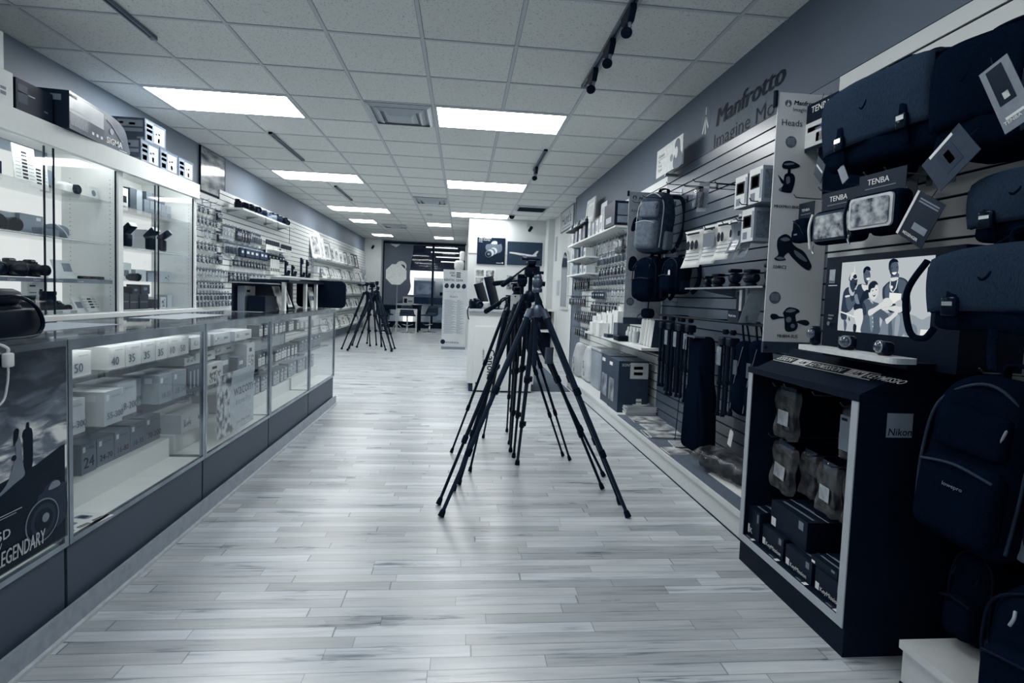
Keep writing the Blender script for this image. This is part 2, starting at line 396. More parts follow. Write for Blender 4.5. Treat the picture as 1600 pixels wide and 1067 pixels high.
# raised display platform along the right wall
pw = mat('white_platform', 205, .5, var=.03)
def platform(y0, y1, n):
    b = MB(); b.box(1.40, XR, y0, y1, 0, .115, pw); b.box(1.385, XR, y0-.005, y1, .115, .14, pw); b.box(1.395, 1.401, y0, y1, 0, .006, grv); return struct(b.build(n))
platform(2.29, 6.9, 'trim_7'); platform(-1.5, 1.49, 'trim_8')
b = MB(); b.box(1.40, 1.765, 2.3, 4.6, .14, .146, mat('grey_mat', 88, .8)); struct(b.build('trim_9'))
# skirting below the counters
b = MB(); b.box(-1.262, -1.25, -1.2, 5.54, 0, .085, mat('pale_vinyl_base', 150, .45)); b.box(-1.25, -1.236, -1.2, 5.54, 0, .012, mat('quarter_round', 185, .4)); o = struct(b.build('baseboard_left'))
# outside the window: passage with a lit shop front opposite
YO = 21.5
b = MB(); b.box(-9, 6, YF+.1, YO+3, -.06, -.001, mat('passage_floor', 170, .4)); struct(b.build('floor_outside'))
b = MB(); b.box(-9, 6, YO, YO+.2, 2.02, 4.2, mat('dark_soffit', 26, .5)); b.box(-9, 6, YO, YO+.2, 0, 2.02, mat('opposite_wall', 205, .6))
struct(b.build('wall_outside'))
bpy.context.view_layer.update()
# ================================================================ LIGHTS AND CEILING FITTINGS
lamp_m = emis('fluorescent_diffuser', (.99, 1.0, 1.0, 1), PANEL)
lamp_near = emis('dimmer_fluorescent_diffuser', (.99, 1.0, 1.0, 1), PANEL*.45)
lamp_far = emis('weaker_fluorescent_diffuser', (.99, 1.0, 1.0, 1), PANEL*.62)  # far panels set weaker so the far left wall does not clip
fm = mat('white_metal_frame', 190, .5, var=.02)
def panel(xa, ya, w_, label):
    t = thing('ceiling_light', label, 'ceiling light', (xa+w_/2, ya+GT/2, HC), 0, None)
    b = MB(); W2, D2 = w_/2-.012, GT/2-.012
    for x0, x1, y0, y1 in ((-W2, W2, -D2, -D2+.02), (-W2, W2, D2-.02, D2), (-W2, -W2+.02, -D2+.02, D2-.02), (W2-.02, W2, -D2+.02, D2-.02)): b.box(x0, x1, y0, y1, -.007, .0, fm)
    b.build('frame', t); MB().box(-W2+.02, W2-.02, -D2+.02, D2-.02, -.006, -.001, lamp_near if ya < 4 else lamp_m if ya < 9 else lamp_far).build('diffuser', t)
for i, j, n, lab in ((-4, -5, 2, 'lit ceiling panel above and left of the viewer'), (0, -5, 2, 'lit ceiling panel right above the viewer'), (-4, -10, 2, 'lit ceiling panel behind the viewer on the left'), (0, -10, 2, 'lit ceiling panel behind the viewer on the right'),
    (-4, 0, 2, 'large lit ceiling panel nearest the left display cabinets'), (0, 0, 2, 'large lit ceiling panel beside the nearest air vent'),
    (-4, 5, 2, 'lit ceiling panel, second back along the left'), (0, 5, 2, 'lit ceiling panel, second back on the right'),
    (-4, 10, 2, 'lit ceiling panel, third back along the left'), (0, 10, 2, 'lit ceiling panel beside the black dome camera'),
    (-4, 13, 1, 'short lit ceiling panel on the left, fourth back'), (-4, 18, 1, 'short lit ceiling panel on the left, farthest from us'),
    (-1, 13, 1, 'short lit ceiling panel in the middle, left of the white partition'), (-1, 18, 1, 'short lit ceiling panel in the middle, nearest the shop window')):
    x = GX+i*GT; y = GY+j*GT
    if n == 1 and i == -4: x = -2.70; 
    panel(x, y, GT*n, lab)
vm = mat('vent_white', 170, .45, var=.04); vd = mat('vent_shadow', 34, .6)
def vent(x, y, label, s=GT, dark=False):
    t = thing('air_vent', label, 'air vent', (x, y, HC)); h = s/2-.012
    b = MB()
    b.box(-h, h, -h, h, -.002, -.0005, vd if dark else vm); b.build('back_plate', t)
    if dark:
        b = MB()
        for k in range(9): yy = -h+.05+k*(2*h-.1)/8; b.cbox((0, yy, -.012), (2*h-.04, .03, .003), mat('vent_dark_louver', 70, .5), Matrix.Rotation(.6, 4, 'X'))
        b.build('louver', t)
    for q in range(3 if not dark else 1):
        hh = h-.075*q; b = MB(); z = -.006-.012*q
        mm = vm
        for sx, sy in ((0, -1), (0, 1), (-1, 0), (1, 0)):
            L_ = hh; a = .6
            if sx == 0: b.add([(-L_, sy*L_, z+.004), (L_, sy*L_, z+.004), (L_-.045, sy*(L_-.045), z-.018), (-(L_-.045), sy*(L_-.045), z-.018), (-L_, sy*L_, z+.002), (L_, sy*L_, z+.002), (L_-.045, sy*(L_-.045), z-.020), (-(L_-.045), sy*(L_-.045), z-.020)], [(0, 1, 2, 3), (7, 6, 5, 4), (0, 4, 5, 1), (2, 6, 7, 3)], mm)
            else: b.add([(sx*L_, -L_, z+.004), (sx*L_, L_, z+.004), (sx*(L_-.045), L_-.045, z-.018), (sx*(L_-.045), -(L_-.045), z-.018), (sx*L_, -L_, z+.002), (sx*L_, L_, z+.002), (sx*(L_-.045), L_-.045, z-.020), (sx*(L_-.045), -(L_-.045), z-.020)], [(0, 1, 2, 3), (7, 6, 5, 4), (0, 4, 5, 1), (2, 6, 7, 3)], mm)
        if q < 2 or dark: b.box(-hh, hh, -hh, -hh+.006, z, z+.006, vd)
        b.build('vane', t)
    if not dark: b = MB(); b.box(-.1, .1, -.1, .1, -.05, -.046, vm); b.box(-.13, .13, -.13, .13, -.03, -.028, vd); b.build('centre_plate', t)
vent(GX-.5*GT, GY+.5*GT, 'large square air vent beside the nearest lit panel')
vent(GX-.5*GT, GY+7.5*GT+.3, 'square air vent farther back, left of a lit panel')
vent(-1.74, 13.75, 'smallest square air vent, far back among short lit panels')
vent(GX+2.5*GT, GY+8.5*GT, 'dark grille air vent near the white partition wall', dark=True)
rail_m = mat('track_grey', 92, .4, var=.05)
def rail(x, y0, y1, label):
    t = thing('lighting_track', label, 'lighting track', (x, (y0+y1)/2, HC-.004)); h = (y1-y0)/2
    b = MB(); b.box(-.018, .018, -h, h, -.022, 0, rail_m); b.box(-.006, .006, -h, h, -.0225, -.021, vd); b.build('channel', t)
    MB().box(-.02, .02, h-.04, h, -.024, 0, rail_m).build('end_cap', t); MB().box(-.02, .02, -h, -h+.04, -.024, 0, rail_m).build('end_cap', t); return t
rail(-2.1, 2.6, 3.88, 'grey lighting track on the ceiling nearest the left wall boxes')
rail(-2.08, 5.98, 7.15, 'grey lighting track on the left ceiling between lit panels')
rail(-2.06, 8.8, 10.05, 'grey lighting track farther back on the left ceiling')
rail(.87, 2.3, 4.15, 'grey lighting track on the right ceiling holding three dark lamps')
rail(.86, 5.97, 6.95, 'short grey lighting track on the right ceiling holding one lamp')
def spot(x, y, rz, label):
    t = thing('track_spotlight', label, 'spotlight', (x, y, HC-.027), rz)
    b = MB(); b.prism([(-.09, 0), (.09, 0), (.07, -.055), (.03, -.075), (-.05, -.075), (-.09, -.03)], -.018, .018, mat('spot_body', 10, .5)); b.build('adapter', t)
    b = MB(); b.tube([(-.03, 0, -.07), (-.035, 0, -.1), (-.02, .012, -.12)], .011, mat('spot_bracket', 120, .4)); b.build('bracket', t)
    b = MB(); M_ = Matrix.Translation((-.02, .012, -.125)) @ Matrix.Rotation(1.1, 4, 'Y') @ Matrix.Rotation(.5, 4, 'X'); b.M = M_
    b.lathe([(.02, -.02), (.03, -.018), (.03, .01), (.024, .012), (.024, .004), (.012, .002)], blk, 18); b.build('lamp_ring', t)
for y, rz, l in ((3.02, pi/2, 'dark track spotlight, first of three on the near right track'), (3.42, pi/2, 'dark track spotlight, middle of three on the near right track'), (3.85, pi/2, 'dark track spotlight, last of three on the near right track')): spot(.87, y, rz, l)
spot(.86, 6.78, pi/2, 'dark spotlight hanging alone on the short right track')
t = thing('dome_camera', 'black dome security camera on ceiling beside third lit panel', 'security camera', (.93, 10.9, HC))
MB().lathe([(.07, -.02), (.07, 0)], fm, 20).build('base', t); MB().lathe([(.002, -.085), (.03, -.08), (.052, -.06), (.06, -.02)], blkg, 20).build('dome', t)
def seccam(loc, rz, label):
    t = thing('security_camera', label, 'security camera', loc, rz)
    MB().box(-.04, .04, -.01, 0, -.03, .05, fm).build('base', t); MB().tube([(0, -.01, 0), (0, -.06, -.02), (0, -.08, -.06)], .01, fm).build('arm', t)
    b = MB(); b.M = Matrix.Translation((0, -.1, -.08)) @ Matrix.Rotation(-.5, 4, 'X'); b.lathe([(.02, -.07), (.035, -.065), (.035, .06), (.02, .065)], blk, 16, ax='y'); b.build('housing', t)
seccam((1.36, 11.58, 2.68), .3, 'small black security camera above the plane picture'); seccam((-2.9, YF-.46, 2.6), .5, 'small dark security camera high on the far white column')
t = thing('smoke_detector', 'tiny smoke detector on ceiling in mid aisle', 'smoke detector', (-.75, 11.4, HC)); MB().lathe([(.05, -.035), (.06, -.01), (.06, 0)], fm, 16).build('housing', t)
# ================================================================ LEFT: GLASS COUNTERS
XF = -1.265
plinth = mat('grey_plinth', 74, .5, var=.05, scale=4); deckm = mat('white_deck', 238, .4, var=.02)
chrome = mat('chrome_trim', 150, .25, 1., var=.25, scale=9)
gls_shelf = glassy('shelf_glass', .95, .02)
def case(y0, y1, label, front='glass'):
    t = thing('display_case', label, 'display case', (XF, y0, 0)); L_ = y1-y0
    D = .5
    b = MB(); b.box(-D, -.012, .005, L_-.005, 0, .285, plinth); b.build('plinth', t)
    b = MB(); b.box(-D+.01, -.022, .02, L_-.02, .285, .3, deckm); b.box(-D+.01, -.16, .02, L_-.02, .3, .395, deckm); b.build('deck', t)
    b = MB(); r = .010
    for y in (.009, L_-.009):
        b.box(-.018, 0, y-.009, y+.009, .285, .965, chrome); b.box(-D, -D+.018, y-.009, y+.009, .285, .965, chrome)
        b.box(-D, -.018, y-.009, y+.009, .935, .965, chrome); b.box(-D, -.018, y-.009, y+.009, .285, .3, chrome)
    b.box(-.018, 0, .018, L_-.018, .285, .303, chrome); b.box(-.016, 0, .018, L_-.018, .930, .965, chrome); b.box(-D, -D+.018, .018, L_-.018, .935, .965, chrome)
    b.build('frame', t)
    MB().box(-D, .002, .001, L_-.001, .966, .974, glass).build('top_glass', t)
    if front == 'glass': MB().box(-.009, -.005, .018, L_-.018, .303, .93, glass).build('front_glass', t)
    MB().box(-D+.002, -D+.01, .018, L_-.018, .3, .935, mat('case_back', 170, .5)).build('back_panel', t)
    for z in (.605, .812): MB().box(-D+.03, -.055, .02, L_-.02, z, z+.006, gls_shelf).build('shelf', t)
    b = MB()
    for y in (.03, L_-.03): b.box(-.06, -D+.02, y-.004, y+.004, .59, .603, silver); b.box(-.06, -D+.02, y-.004, y+.004, .797, .81, silver)
    b.build('shelf_bracket', t, kind=None)
    b = MB(); b.tube([(-.034, .05, .947), (-.034, L_-.05, .947)], .007, case_lamp, 8); b.build('lamp_tube', t)
    MB().box(-.046, -.018, .02, L_-.02, .958, .965, chrome).build('lamp_cover', t)
    return t
case_lamp = emis('case_lamp', (1, .98, .93, 1), 5.)
CY = [-.02, .905, 1.85, 2.785, 3.705, 4.64, 5.51]
case(CY[1], CY[2]-.004, 'glass counter case nearest us with a dark poster on its front', 'glass')
case(CY[2], CY[3]-.004, 'glass counter case filled with numbered lens boxes')
case(CY[3], CY[4]-.004, 'glass counter case with pale boxes behind a square tablet sign')
case(CY[4], CY[5]-.004, 'glass counter case holding rows of small two-tone boxes')
case(CY[5], CY[6], 'glass counter case at the far end under the rounded black display panel')
# carton builder: local front faces -y
tapm = mat('parcel_tape', 170, .4)
def carton(name, label, cat, w, d, h, tones, loc, rz, group=None, deco=(), texts=(), parent=None):
    """tones (front, side, top); deco (face, a0, a1, z0, z1, material) fractions of the face"""
    b = MB(); f_, s_, t_ = [x if not isinstance(x, (int, float)) else mat('printed_card', x, .45, var=.05, scale=14) for x in tones]
    x, y = w/2, d
    b.add([(-x, 0, 0), (x, 0, 0), (x, 0, h), (-x, 0, h)], [(0, 1, 2, 3)], f_); b.add([(-x, y, 0), (x, y, 0), (x, y, h), (-x, y, h)], [(3, 2, 1, 0)], f_)
    b.add([(-x, 0, 0), (-x, y, 0), (-x, y, h), (-x, 0, h)], [(3, 2, 1, 0)], s_); b.add([(x, 0, 0), (x, y, 0), (x, y, h), (x, 0, h)], [(0, 1, 2, 3)], s_)
    b.add([(-x, 0, h), (x, 0, h), (x, y, h), (-x, y, h)], [(0, 1, 2, 3)], t_); b.add([(-x, 0, 0), (x, 0, 0), (x, y, 0), (-x, y, 0)], [(3, 2, 1, 0)], s_)
    b.box(-x, x, y*.49, y*.51, h, h+.0004, tapm)
    e = .0006
    for dk in deco:
        fc, a0, a1, z0, z1, m = dk
        if fc == 'f': b.box(-x+a0*w, -x+a1*w, -e, 0, z0*h, z1*h, m)
        elif fc == 'l': b.box(-x-e, -x, y-a1*y, y-a0*y, z0*h, z1*h, m)     # seen from -x, left to right is +y to -y
        elif fc == 'r': b.box(x, x+e, a0*y, a1*y, z0*h, z1*h, m)
        elif fc == 't': b.box(-x+a0*w, -x+a1*w, z0*y, z1*y, h, h+e, m)
    for tx in texts:
        fc, s_, a, z, size, m = tx[:6]; kw = tx[6] if len(tx) > 6 else {}
        if fc == 'f': b.text(s_, -x+a*w, z*h, size, m, y=-2*e, face='f', **kw)
        elif fc == 'l': b.text(s_, y-a*y, z*h, size, m, y=-x-2*e, face='l', **kw)
        elif fc == 'r': b.text(s_, a*y, z*h, size, m, y=x+2*e, face='r', **kw)
        elif fc == 't': b.text(s_, -x+a*w, z*y, size, m, y=h+2*e, face='t', **kw)
    o = b.build(name, parent, loc, rz)
    return tag(o, label, cat, group)
def lens_box(x, y, z, w, h, v, txt, label, group=None, d=.16, side=None):
    nk = inkg if v > 140 else mat('pale_ink_dark', 26, .6)
    return carton('lens_box', label, 'box', w, d, h, (v, side or min(235, v+22), min(240, v+30)), (x, y+w/2, z), LW, group,
        [('f', .1, .26, .72, .9, winki), ('l', .6, .8, .72, .9, winki)],
        [('f', 'NIKKOR LENS', .36, .8, w*.075, nk), ('f', txt, .12, .18, h*.52 if len(txt) < 4 else w*.33, nk, {'bold': .015})])
n = 0
row1 = [(1.87, .085, '50', 214), (1.965, .1, '50', 214), (2.165, .098, '40', 212), (2.27, .098, '35', 208), (2.375, .098, '35', 200), (2.48, .09, '35', 205), (2.575, .09, '10', 205), (2.67, .09, '50', 205)]
ORD = ords = ['first', 'second', 'third', 'fourth', 'fifth', 'sixth', 'seventh', 'eighth', 'ninth', 'tenth', 'eleventh', 'twelfth', 'thirteenth', 'fourteenth', 'fifteenth', 'sixteenth']
for q, (y, w_, t_, v) in enumerate(row1):
    lens_box(-1.335, y, .819, w_, .088, v, t_, f'pale lens box reading {t_}, {ords[q]} from our end of the top glass shelf')
row2 = [(1.87, .075, '300', 178, .105, -1.35), (1.95, .105, '55-300', 186, .125, -1.35), (2.12, .105, '55-300', 180, .13, -1.325), (2.255, .125, '18-200', 182, .135, -1.36), (2.42, .1, '70-300', 165, .12, -1.42), (2.525, .105, '18-55', 148, .13, -1.345), (2.64, .12, '18-140', 146, .13, -1.345)]
for q, (y, w_, t_, v, h_, x_) in enumerate(row2): lens_box(x_, y, .612, w_, h_, v, t_, f'grey lens box reading {t_}, {ords[q]} from our end of the middle glass shelf', side=205 if q == 2 else None)
row3 = [(1.92, .13, '105', 112, .165, -1.40), (2.10, .085, '60', 96, .12, -1.45), (2.2, .085, '24', 104, .12, -1.425), (2.3, .105, '24-70', 108, .115, -1.43), (2.41, .105, '16-80', 104, .115, -1.43), (2.52, .11, '16-35', 108, .12, -1.43), (2.635, .12, '70-200', 100, .125, -1.43)]
for q, (y, w_, t_, v, h_, x_) in enumerate(row3): lens_box(x_-.035, y, .396, w_, h_, v, t_, f'dark grey lens box reading {t_}, {ords[q]} from our end of the bottom row')
for q in range(6): lens_box(-1.65, 1.9+q*.145, .396, .13, .11, 84, '50', 'dark lens box in the hidden back row of the lens case, '+ords[q], 'lens boxes in the back row', d=.09)
# small price sheet on the deck of the lens case
b = MB(); b.box(-.1, .1, -.075, .075, 0, .0015, paper)
for k in range(3):
    b.M = Matrix.Translation((-.06+.06*k, .01, .0017)); b.add([(p[0], p[1], 0) for p in rrect(-.016, .016, -.028, .028, .01)], [list(range(20))], inkg); b.add([(p[0], p[1], .0002) for p in rrect(-.011, .011, -.015, .015, .006)], [list(range(20))], ink); b.M = Matrix()
    b.box(-.08+.06*k, -.038+.06*k, -.058, -.042, .0015, .002, ink); b.text('$199.95', -.078+.06*k, -.055, .011, winki, y=.0022, face='t')
b.box(-.09, .02, .055, .057, .0015, .002, inkg)
b.build('price_sheet', None, (-1.345, 1.97, .3015), rad(78), label='white price sheet with three pictured items lying on the case deck', cat='price sheet')
# poster on the nearest case
def sky_poster():
    m = bpy.data.materials.new('sunset_poster'); m.use_nodes = True; N, L = m.node_tree.nodes, m.node_tree.links; b = N['Principled BSDF']
    tc = N.new('ShaderNodeTexCoord'); sp = N.new('ShaderNodeSeparateXYZ'); L.new(tc.outputs['Object'], sp.inputs[0])
    mp = N.new('ShaderNodeMapping'); mp.inputs['Scale'].default_value = (2.4, 1, 7); mp.inputs['Rotation'].default_value = (0, .12, 0); L.new(tc.outputs['Object'], mp.inputs[0])
    nz = N.new('ShaderNodeTexNoise'); nz.inputs['Scale'].default_value = 3.1; nz.inputs['Detail'].default_value = 7; nz.inputs['Distortion'].default_value = .6; L.new(mp.outputs[0], nz.inputs[0])
    env = N.new('ShaderNodeValToRGB'); e = env.color_ramp.elements; env.inputs[0].default_value = 0
    mr = N.new('ShaderNodeMapRange'); mr.inputs[1].default_value = .3; mr.inputs[2].default_value = .95; L.new(sp.outputs[2], mr.inputs[0]); L.new(mr.outputs[0], env.inputs[0])
    e[0].position = .3; e[0].color = (0, 0, 0, 1); e[1].position = .9; e[1].color = (.1, .1, .1, 1)
    for p, v in ((.40, .9), (.5, 1.), (.6, .85), (.7, .4)): q = e.new(p); q.color = (v, v, v, 1)
    rp = N.new('ShaderNodeValToRGB'); e = rp.color_ramp.elements; e[0].position = .42; e[0].color = (0, 0, 0, 1); e[1].position = .66; e[1].color = (1, 1, 1, 1); L.new(nz.outputs[0], rp.inputs[0])
    mu = N.new('ShaderNodeMath'); mu.operation = 'MULTIPLY'; L.new(rp.outputs[0], mu.inputs[0]); L.new(env.outputs[0], mu.inputs[1])
    ad = N.new('ShaderNodeMath'); ad.operation = 'ADD'; L.new(mu.outputs[0], ad.inputs[0])
    a2 = N.new('ShaderNodeMath'); a2.operation = 'MULTIPLY'; L.new(env.outputs[0], a2.inputs[0]); a2.inputs[1].default_value = .28; L.new(a2.outputs[0], ad.inputs[1])
    r2 = N.new('ShaderNodeValToRGB'); e = r2.color_ramp.elements; e[0].color = G(8); e[1].color = G(235); e[1].position = .9; q = e.new(.4); q.color = G(110); L.new(ad.outputs[0], r2.inputs[0])
    L.new(r2.outputs[0], b.inputs['Base Color']); b.inputs['Roughness'].default_value = .25; return m
t = thing('advertising_poster', 'dark poster with a wedding couple and camera on the nearest counter case', 'poster', (XF+.0035, .93, 0), LW)
b = MB(); b.box(0, .905, .0, .002, .325, .945, sky_poster()); b.build('print', t)
b = MB(); hill = [(0, .33), (0, .545), (.3, .56), (.55, .575), (.68, .59), (.78, .6), (.88, .63), (.895, .63), (.895, .33)]; b.prism(hill, -.0008, 0, mat('poster_dark', 9, .25))
fg = mat('poster_figure', 5, .3); dr = mat('poster_dress', 110, .3)
b.prism(crom([(.735, .6), (.732, .68), (.728, .70), (.733, .715), (.741, .72), (.744, .735), (.752, .735), (.754, .72), (.763, .712), (.766, .68), (.762, .6)]), -.0018, -.001, fg)
b.prism(crom([(.63, .545), (.67, .575), (.69, .61), (.705, .66), (.702, .69), (.706, .705), (.716, .705), (.722, .69), (.726, .66), (.728, .62), (.735, .585), (.70, .57)]), -.0016, -.001, dr)
b.prism(crom([(.697, .68), (.699, .715), (.706, .728), (.716, .722), (.712, .70), (.706, .69)]), -.0022, -.0016, fg)
b.prism(circ(.698, .645, .008), -.0022, -.0016, fg); b.build('couple', t)
b = MB(); cd_ = mat('poster_camera_dark', 16, .3); cl = mat('poster_camera_light', 120, .3); cm_ = mat('poster_camera_mid', 48, .3)
b.prism(crom([(.775, .38), (.78, .49), (.80, .505), (.815, .52), (.85, .53), (.87, .51), (.895, .5), (.895, .39)]), -.0012, -.0004, cm_)
b.prism(circ(.80, .42, .066, 32), -.0018, -.0012, cl); b.prism(circ(.80, .42, .062, 32), -.0022, -.0018, cd_); b.prism(circ(.803, .42, .05, 32), -.0026, -.0022, cm_); b.prism(circ(.803, .42, .036, 28), -.003, -.0026, cd_); b.prism(circ(.81, .425, .014, 20), -.0034, -.003, cl)
b.prism(crom([(.825, .505), (.84, .525), (.865, .522), (.87, .505)]), -.0022, -.0012, cl); b.build('camera_picture', t)
b = MB(); tw = mat('poster_lettering', 185, .5)
b.text('SEE LEGENDARY', .575, .35, .062, tw, y=-.004, bold=.015, shear=.12, sx=.5); b.text('Canon', .57, .46, .026, tw, y=-.004); b.text('EOS 5D', .555, .425, .038, tw, y=-.004, bold=.01); b.text('Mark IV', .58, .403, .022, tw, y=-.004)
b.box(.62, .72, -.004, -.0035, .492, .494, tw); b.box(.6, .7, -.004, -.0035, .485, .4865, tw)
b.build('lettering', t)
# things standing on the nearest case
t = thing('camera_display_stand', 'black display stand with a coiled cable on the near counter corner', 'display stand', (-1.345, 1.66, .975), LW)
MB().rbox(.34, .075, .09, .008, blk, 1, (0, .02, .045)).build('base', t)
b = MB(); b.rbox(.26, .07, .05, .02, blk, 3, (-.02, .02, .125)); b.rbox(.12, .06, .04, .012, blk, 3, (.05, .02, .085)); b.build('camera_body', t)
MB().tube(crom([(-.08, -.02, .12), (.05, -.03, .13), (.13, -.025, .1), (.155, -.03, .05), (.14, -.03, .015), (.09, -.035, .006), (-.1, -.035, .006)], 6, False), .006, blkg, 8).build('cable', t)
t = thing('charging_plug', 'white cable and plug hanging over the near counter edge', 'cable', (-1.25, 1.60, .93), LW)
MB().rbox(.026, .018, .04, .005, offw, 2).build('plug', t); MB().tube(crom([(0, 0, .02), (-.002, .0, .034), (-.02, .02, .046), (-.1, .04, .046)], 5, False), .004, offw, 6).build('upper_cable', t)
MB().tube(crom([(0, 0, -.02), (0, 0, -.04), (-.004, 0, -.07), (-.02, -.002, -.11), (-.06, -.002, -.13)], 6, False), .003, offw, 6).build('lower_cable', t)
# case two: tablet boxes and sign
t = thing('tablet_sign', 'square sign reading wacom leaning against the case glass', 'sign', (-1.277, 2.94, .33), LW, rot=(-.0, 0, LW))
b = MB(); b.box(0, .5, 0, .004, 0, .345, mat('sign_card', 176, .4)); b.prism([(0, 0), (0, .345), (.2, .345)]+[(.2-.05*sin(pi*q/12)-.0*q, .345-.345*q/12) for q in range(1, 12)]+[(.235, 0)], -.0006, 0, picture('floral_print', 40, 205, 26, 1, .2)); b.build('card', t)
b = MB(); b.text('wacom', .205, .2, .098, mat('sign_dark_ink', 70, .6), y=-.0012, sx=.98); b.text('Intuos Pro', .235, .145, .05, inkg, y=-.0012); b.text('Look. Draw. Create.', .25, .035, .024, mat('sign_dark_ink', 70, .6), y=-.0012); b.build('lettering', t)
bx = [(3.02-.2, .3, .10, .395, 206, 1.40, 'wide'), (2.82, .2, .13, .6, 70, 1.37, 'dark'), (3.03, .2, .12, .6, 214, 1.37, 'white'), (3.24, .13, .14, .6, 100, 1.39, 'grey'), (3.38, .1, .12, .6, 92, 1.35, 'dark'), (3.5, .14, .19, .6, 205, 1.345, 'white'), (2.85, .35, .055, .735, 215, 1.40, 'long flat'), (3.22, .28, .055, .745, 205, 1.42, 'long flat'), (2.83, .22, .065, .819, 190, 1.36, 'pale'), (3.08, .22, .065, .819, 176, 1.36, 'pale'), (3.36, .26, .06, .819, 200, 1.36, 'pale'), (3.3, .3, .11, .395, 196, 1.41, 'wide')]
wb = ['wide pale box low in the tablet case behind the sign', 'dark box with vertical stripes on the tablet case middle shelf', 'white box with line drawing beside the striped dark box', 'mid grey box in the middle of the tablet case', 'narrow dark box behind the tablet case sign edge', 'tall white box with a figure drawing in the tablet case', 'long flat white box lying over the striped dark box', 'long flat pale box lying on the grey tablet box', 'first pale box on the top glass shelf of the tablet case', 'second pale box on the top glass shelf of the tablet case', 'third pale box on the top glass shelf of the tablet case', 'second wide pale box low in the tablet case at its far end']
for q, (y, w_, h_, z_, v, x_, k) in enumerate(bx):
    dk = []
    if q == 1: dk = [('f', .12+.2*s_, .2+.2*s_, .15, .85, mat('box_stripe', 150, .5)) for s_ in range(4)]
    elif q in (2, 5): dk = [('f', .15, .85, .1, .62, picture('line_drawing', 60, 226, 60, q, .12)), ('f', .3, .6, .72, .85, ink)]
    elif v > 150: dk = [('f', .08, .35, .3, .7, picture('line_drawing2', 110, 226, 40, q, .2)), ('f', .6, .85, .4, .6, inkg)]
    else: dk = [('f', .2, .8, .6, .8, winki)]
    if q == 6: z_ = .7385
    if q == 7: z_ = .7485
    carton('tablet_box', wb[q], 'box', w_-.008, .17, h_-.003, (v, max(30, v-30), min(232, v+15)), (-x_, y+w_/2, z_+.0065 if z_ in (.6, .819) else z_+.001), LW, None, dk)
# case three: rows of small software boxes ; case four
def small_row(y0, y1, n_, z, h, w, x, v0, v1, lab, grp, d=.08):
    st = (y1-y0)/n_; first = None; O_ = 'first second third fourth fifth sixth seventh eighth ninth tenth eleventh'.split()
    for q in range(n_):
        y = y0+q*st+random.uniform(-.004, .004); xx = x+random.uniform(-.01, .01)
        if first is None or q == n_//2:
            first = carton('memory_box', lab+', '+O_[q], 'box', w, d, h, (v0, v0-15 if v0 > 40 else v0, v0), (xx, y+w/2, z), LW, grp, [('f', .08, .92, .06, .68, mat('label_face', v1, .5, var=.08, scale=50)), ('f', .2, .5, .4, .5, ink), ('f', .2, .7, .2, .24, inkg), ('f', .6, .85, .76, .9, winki)])
        else: dup(first, (xx, y+w/2, z), LW, lab+', '+O_[q])
small_row(3.74, 4.6, 9, .819, .08, .07, -1.35, 70, 226, 'small dark box with white face on the third case top shelf', 'small boxes on the top shelf of the third case')
small_row(3.74, 4.6, 11, .612, .09, .065, -1.36, 60, 218, 'small dark box with white face on the third case middle shelf', 'small boxes on the middle shelf of the third case')
small_row(3.74, 4.6, 10, .396, .115, .075, -1.44, 88, 170, 'small grey box on the third case bottom step', 'small boxes on the bottom step of the third case')
small_row(4.68, 5.4, 6, .819, .05, .09, -1.36, 190, 225, 'flat white box on the fourth case top shelf', 'flat white boxes on the top shelf of the far case')
small_row(4.68, 5.45, 5, .612, .1, .14, -1.38, 60, 110, 'dark grey box on the fourth case middle shelf', 'dark boxes on the middle shelf of the far case')
small_row(4.68, 5.45, 6, .396, .12, .12, -1.46, 108, 150, 'grey box on the fourth case bottom step', 'grey boxes on the bottom step of the far case')
b = MB(); b.box(-.06, .06, -.045, .045, 0, .002, paper); b.box(-.02, .04, -.03, .02, .002, .0025, picture('card_photo', 60, 180, 40)); b.build('price_card', None, (-1.34, 4.85, .3015), 1.3, label='white card with small photo on the far case deck', cat='card')
# ---------------------------------------------------------------- display fixture on the far counters
t = thing('countertop_display', 'long dark-topped photo display with rounded black end on the far counter', 'display', (0, 0, .975))
dm = mat('display_dark', 16, .35)
MB().box(-1.66, -1.36, 4.36, 5.42, .225, .245, dm).build('canopy', t); MB().box(-1.66, -1.42, 4.0, 4.36, .205, .213, mat('display_pale_shelf', 150, .4)).build('near_shelf', t)
MB().box(-1.66, -1.65, 4.04, 5.41, 0, .225, mat('display_back', 34, .4)).build('back_panel', t)
for y, xx in ((4.36, -1.40), (4.86, -1.38), (5.2, -1.38)): MB().box(xx-.012, xx+.012, y-.012, y+.03, 0, .225, offw).build('post', t)
MB().prism(rrect(-1.62, -1.15, .0, .265, .05), 5.42, 5.445, blk).build('end_panel', t)
def lean(name, label, cat, x, y, w, h, m, fm_=None, fw=.0, tilt=.25, rz=LW, z=.975, extra=None, group=None):
    t = thing(name, label, cat, (x, y, z), rot=(-tilt, 0, rz), group=group)
    if fm_ is not None:
        b = MB()
        for a in ((-w/2, w/2, 0, fw), (-w/2, w/2, h-fw, h), (-w/2, -w/2+fw, fw, h-fw), (w/2-fw, w/2, fw, h-fw)): b.box(a[0], a[1], -.012, .004, a[2], a[3], fm_)
        b.build('frame', t)
    b = MB(); b.box(-w/2+fw, w/2-fw, -.003, .002, fw, h-fw, paper if fw else m)
    mg = min(w, h)*.14 if fw else .0
    if fw: b.box(-w/2+fw+mg, w/2-fw-mg, -.0042, -.003, fw+mg, h-fw-mg, m)
    if extra: extra(b)
    b.build('print', t); return t
pic = [picture('photo_%d' % q, 25, 215, 9+q*2, q*3.1, .35) for q in range(6)]
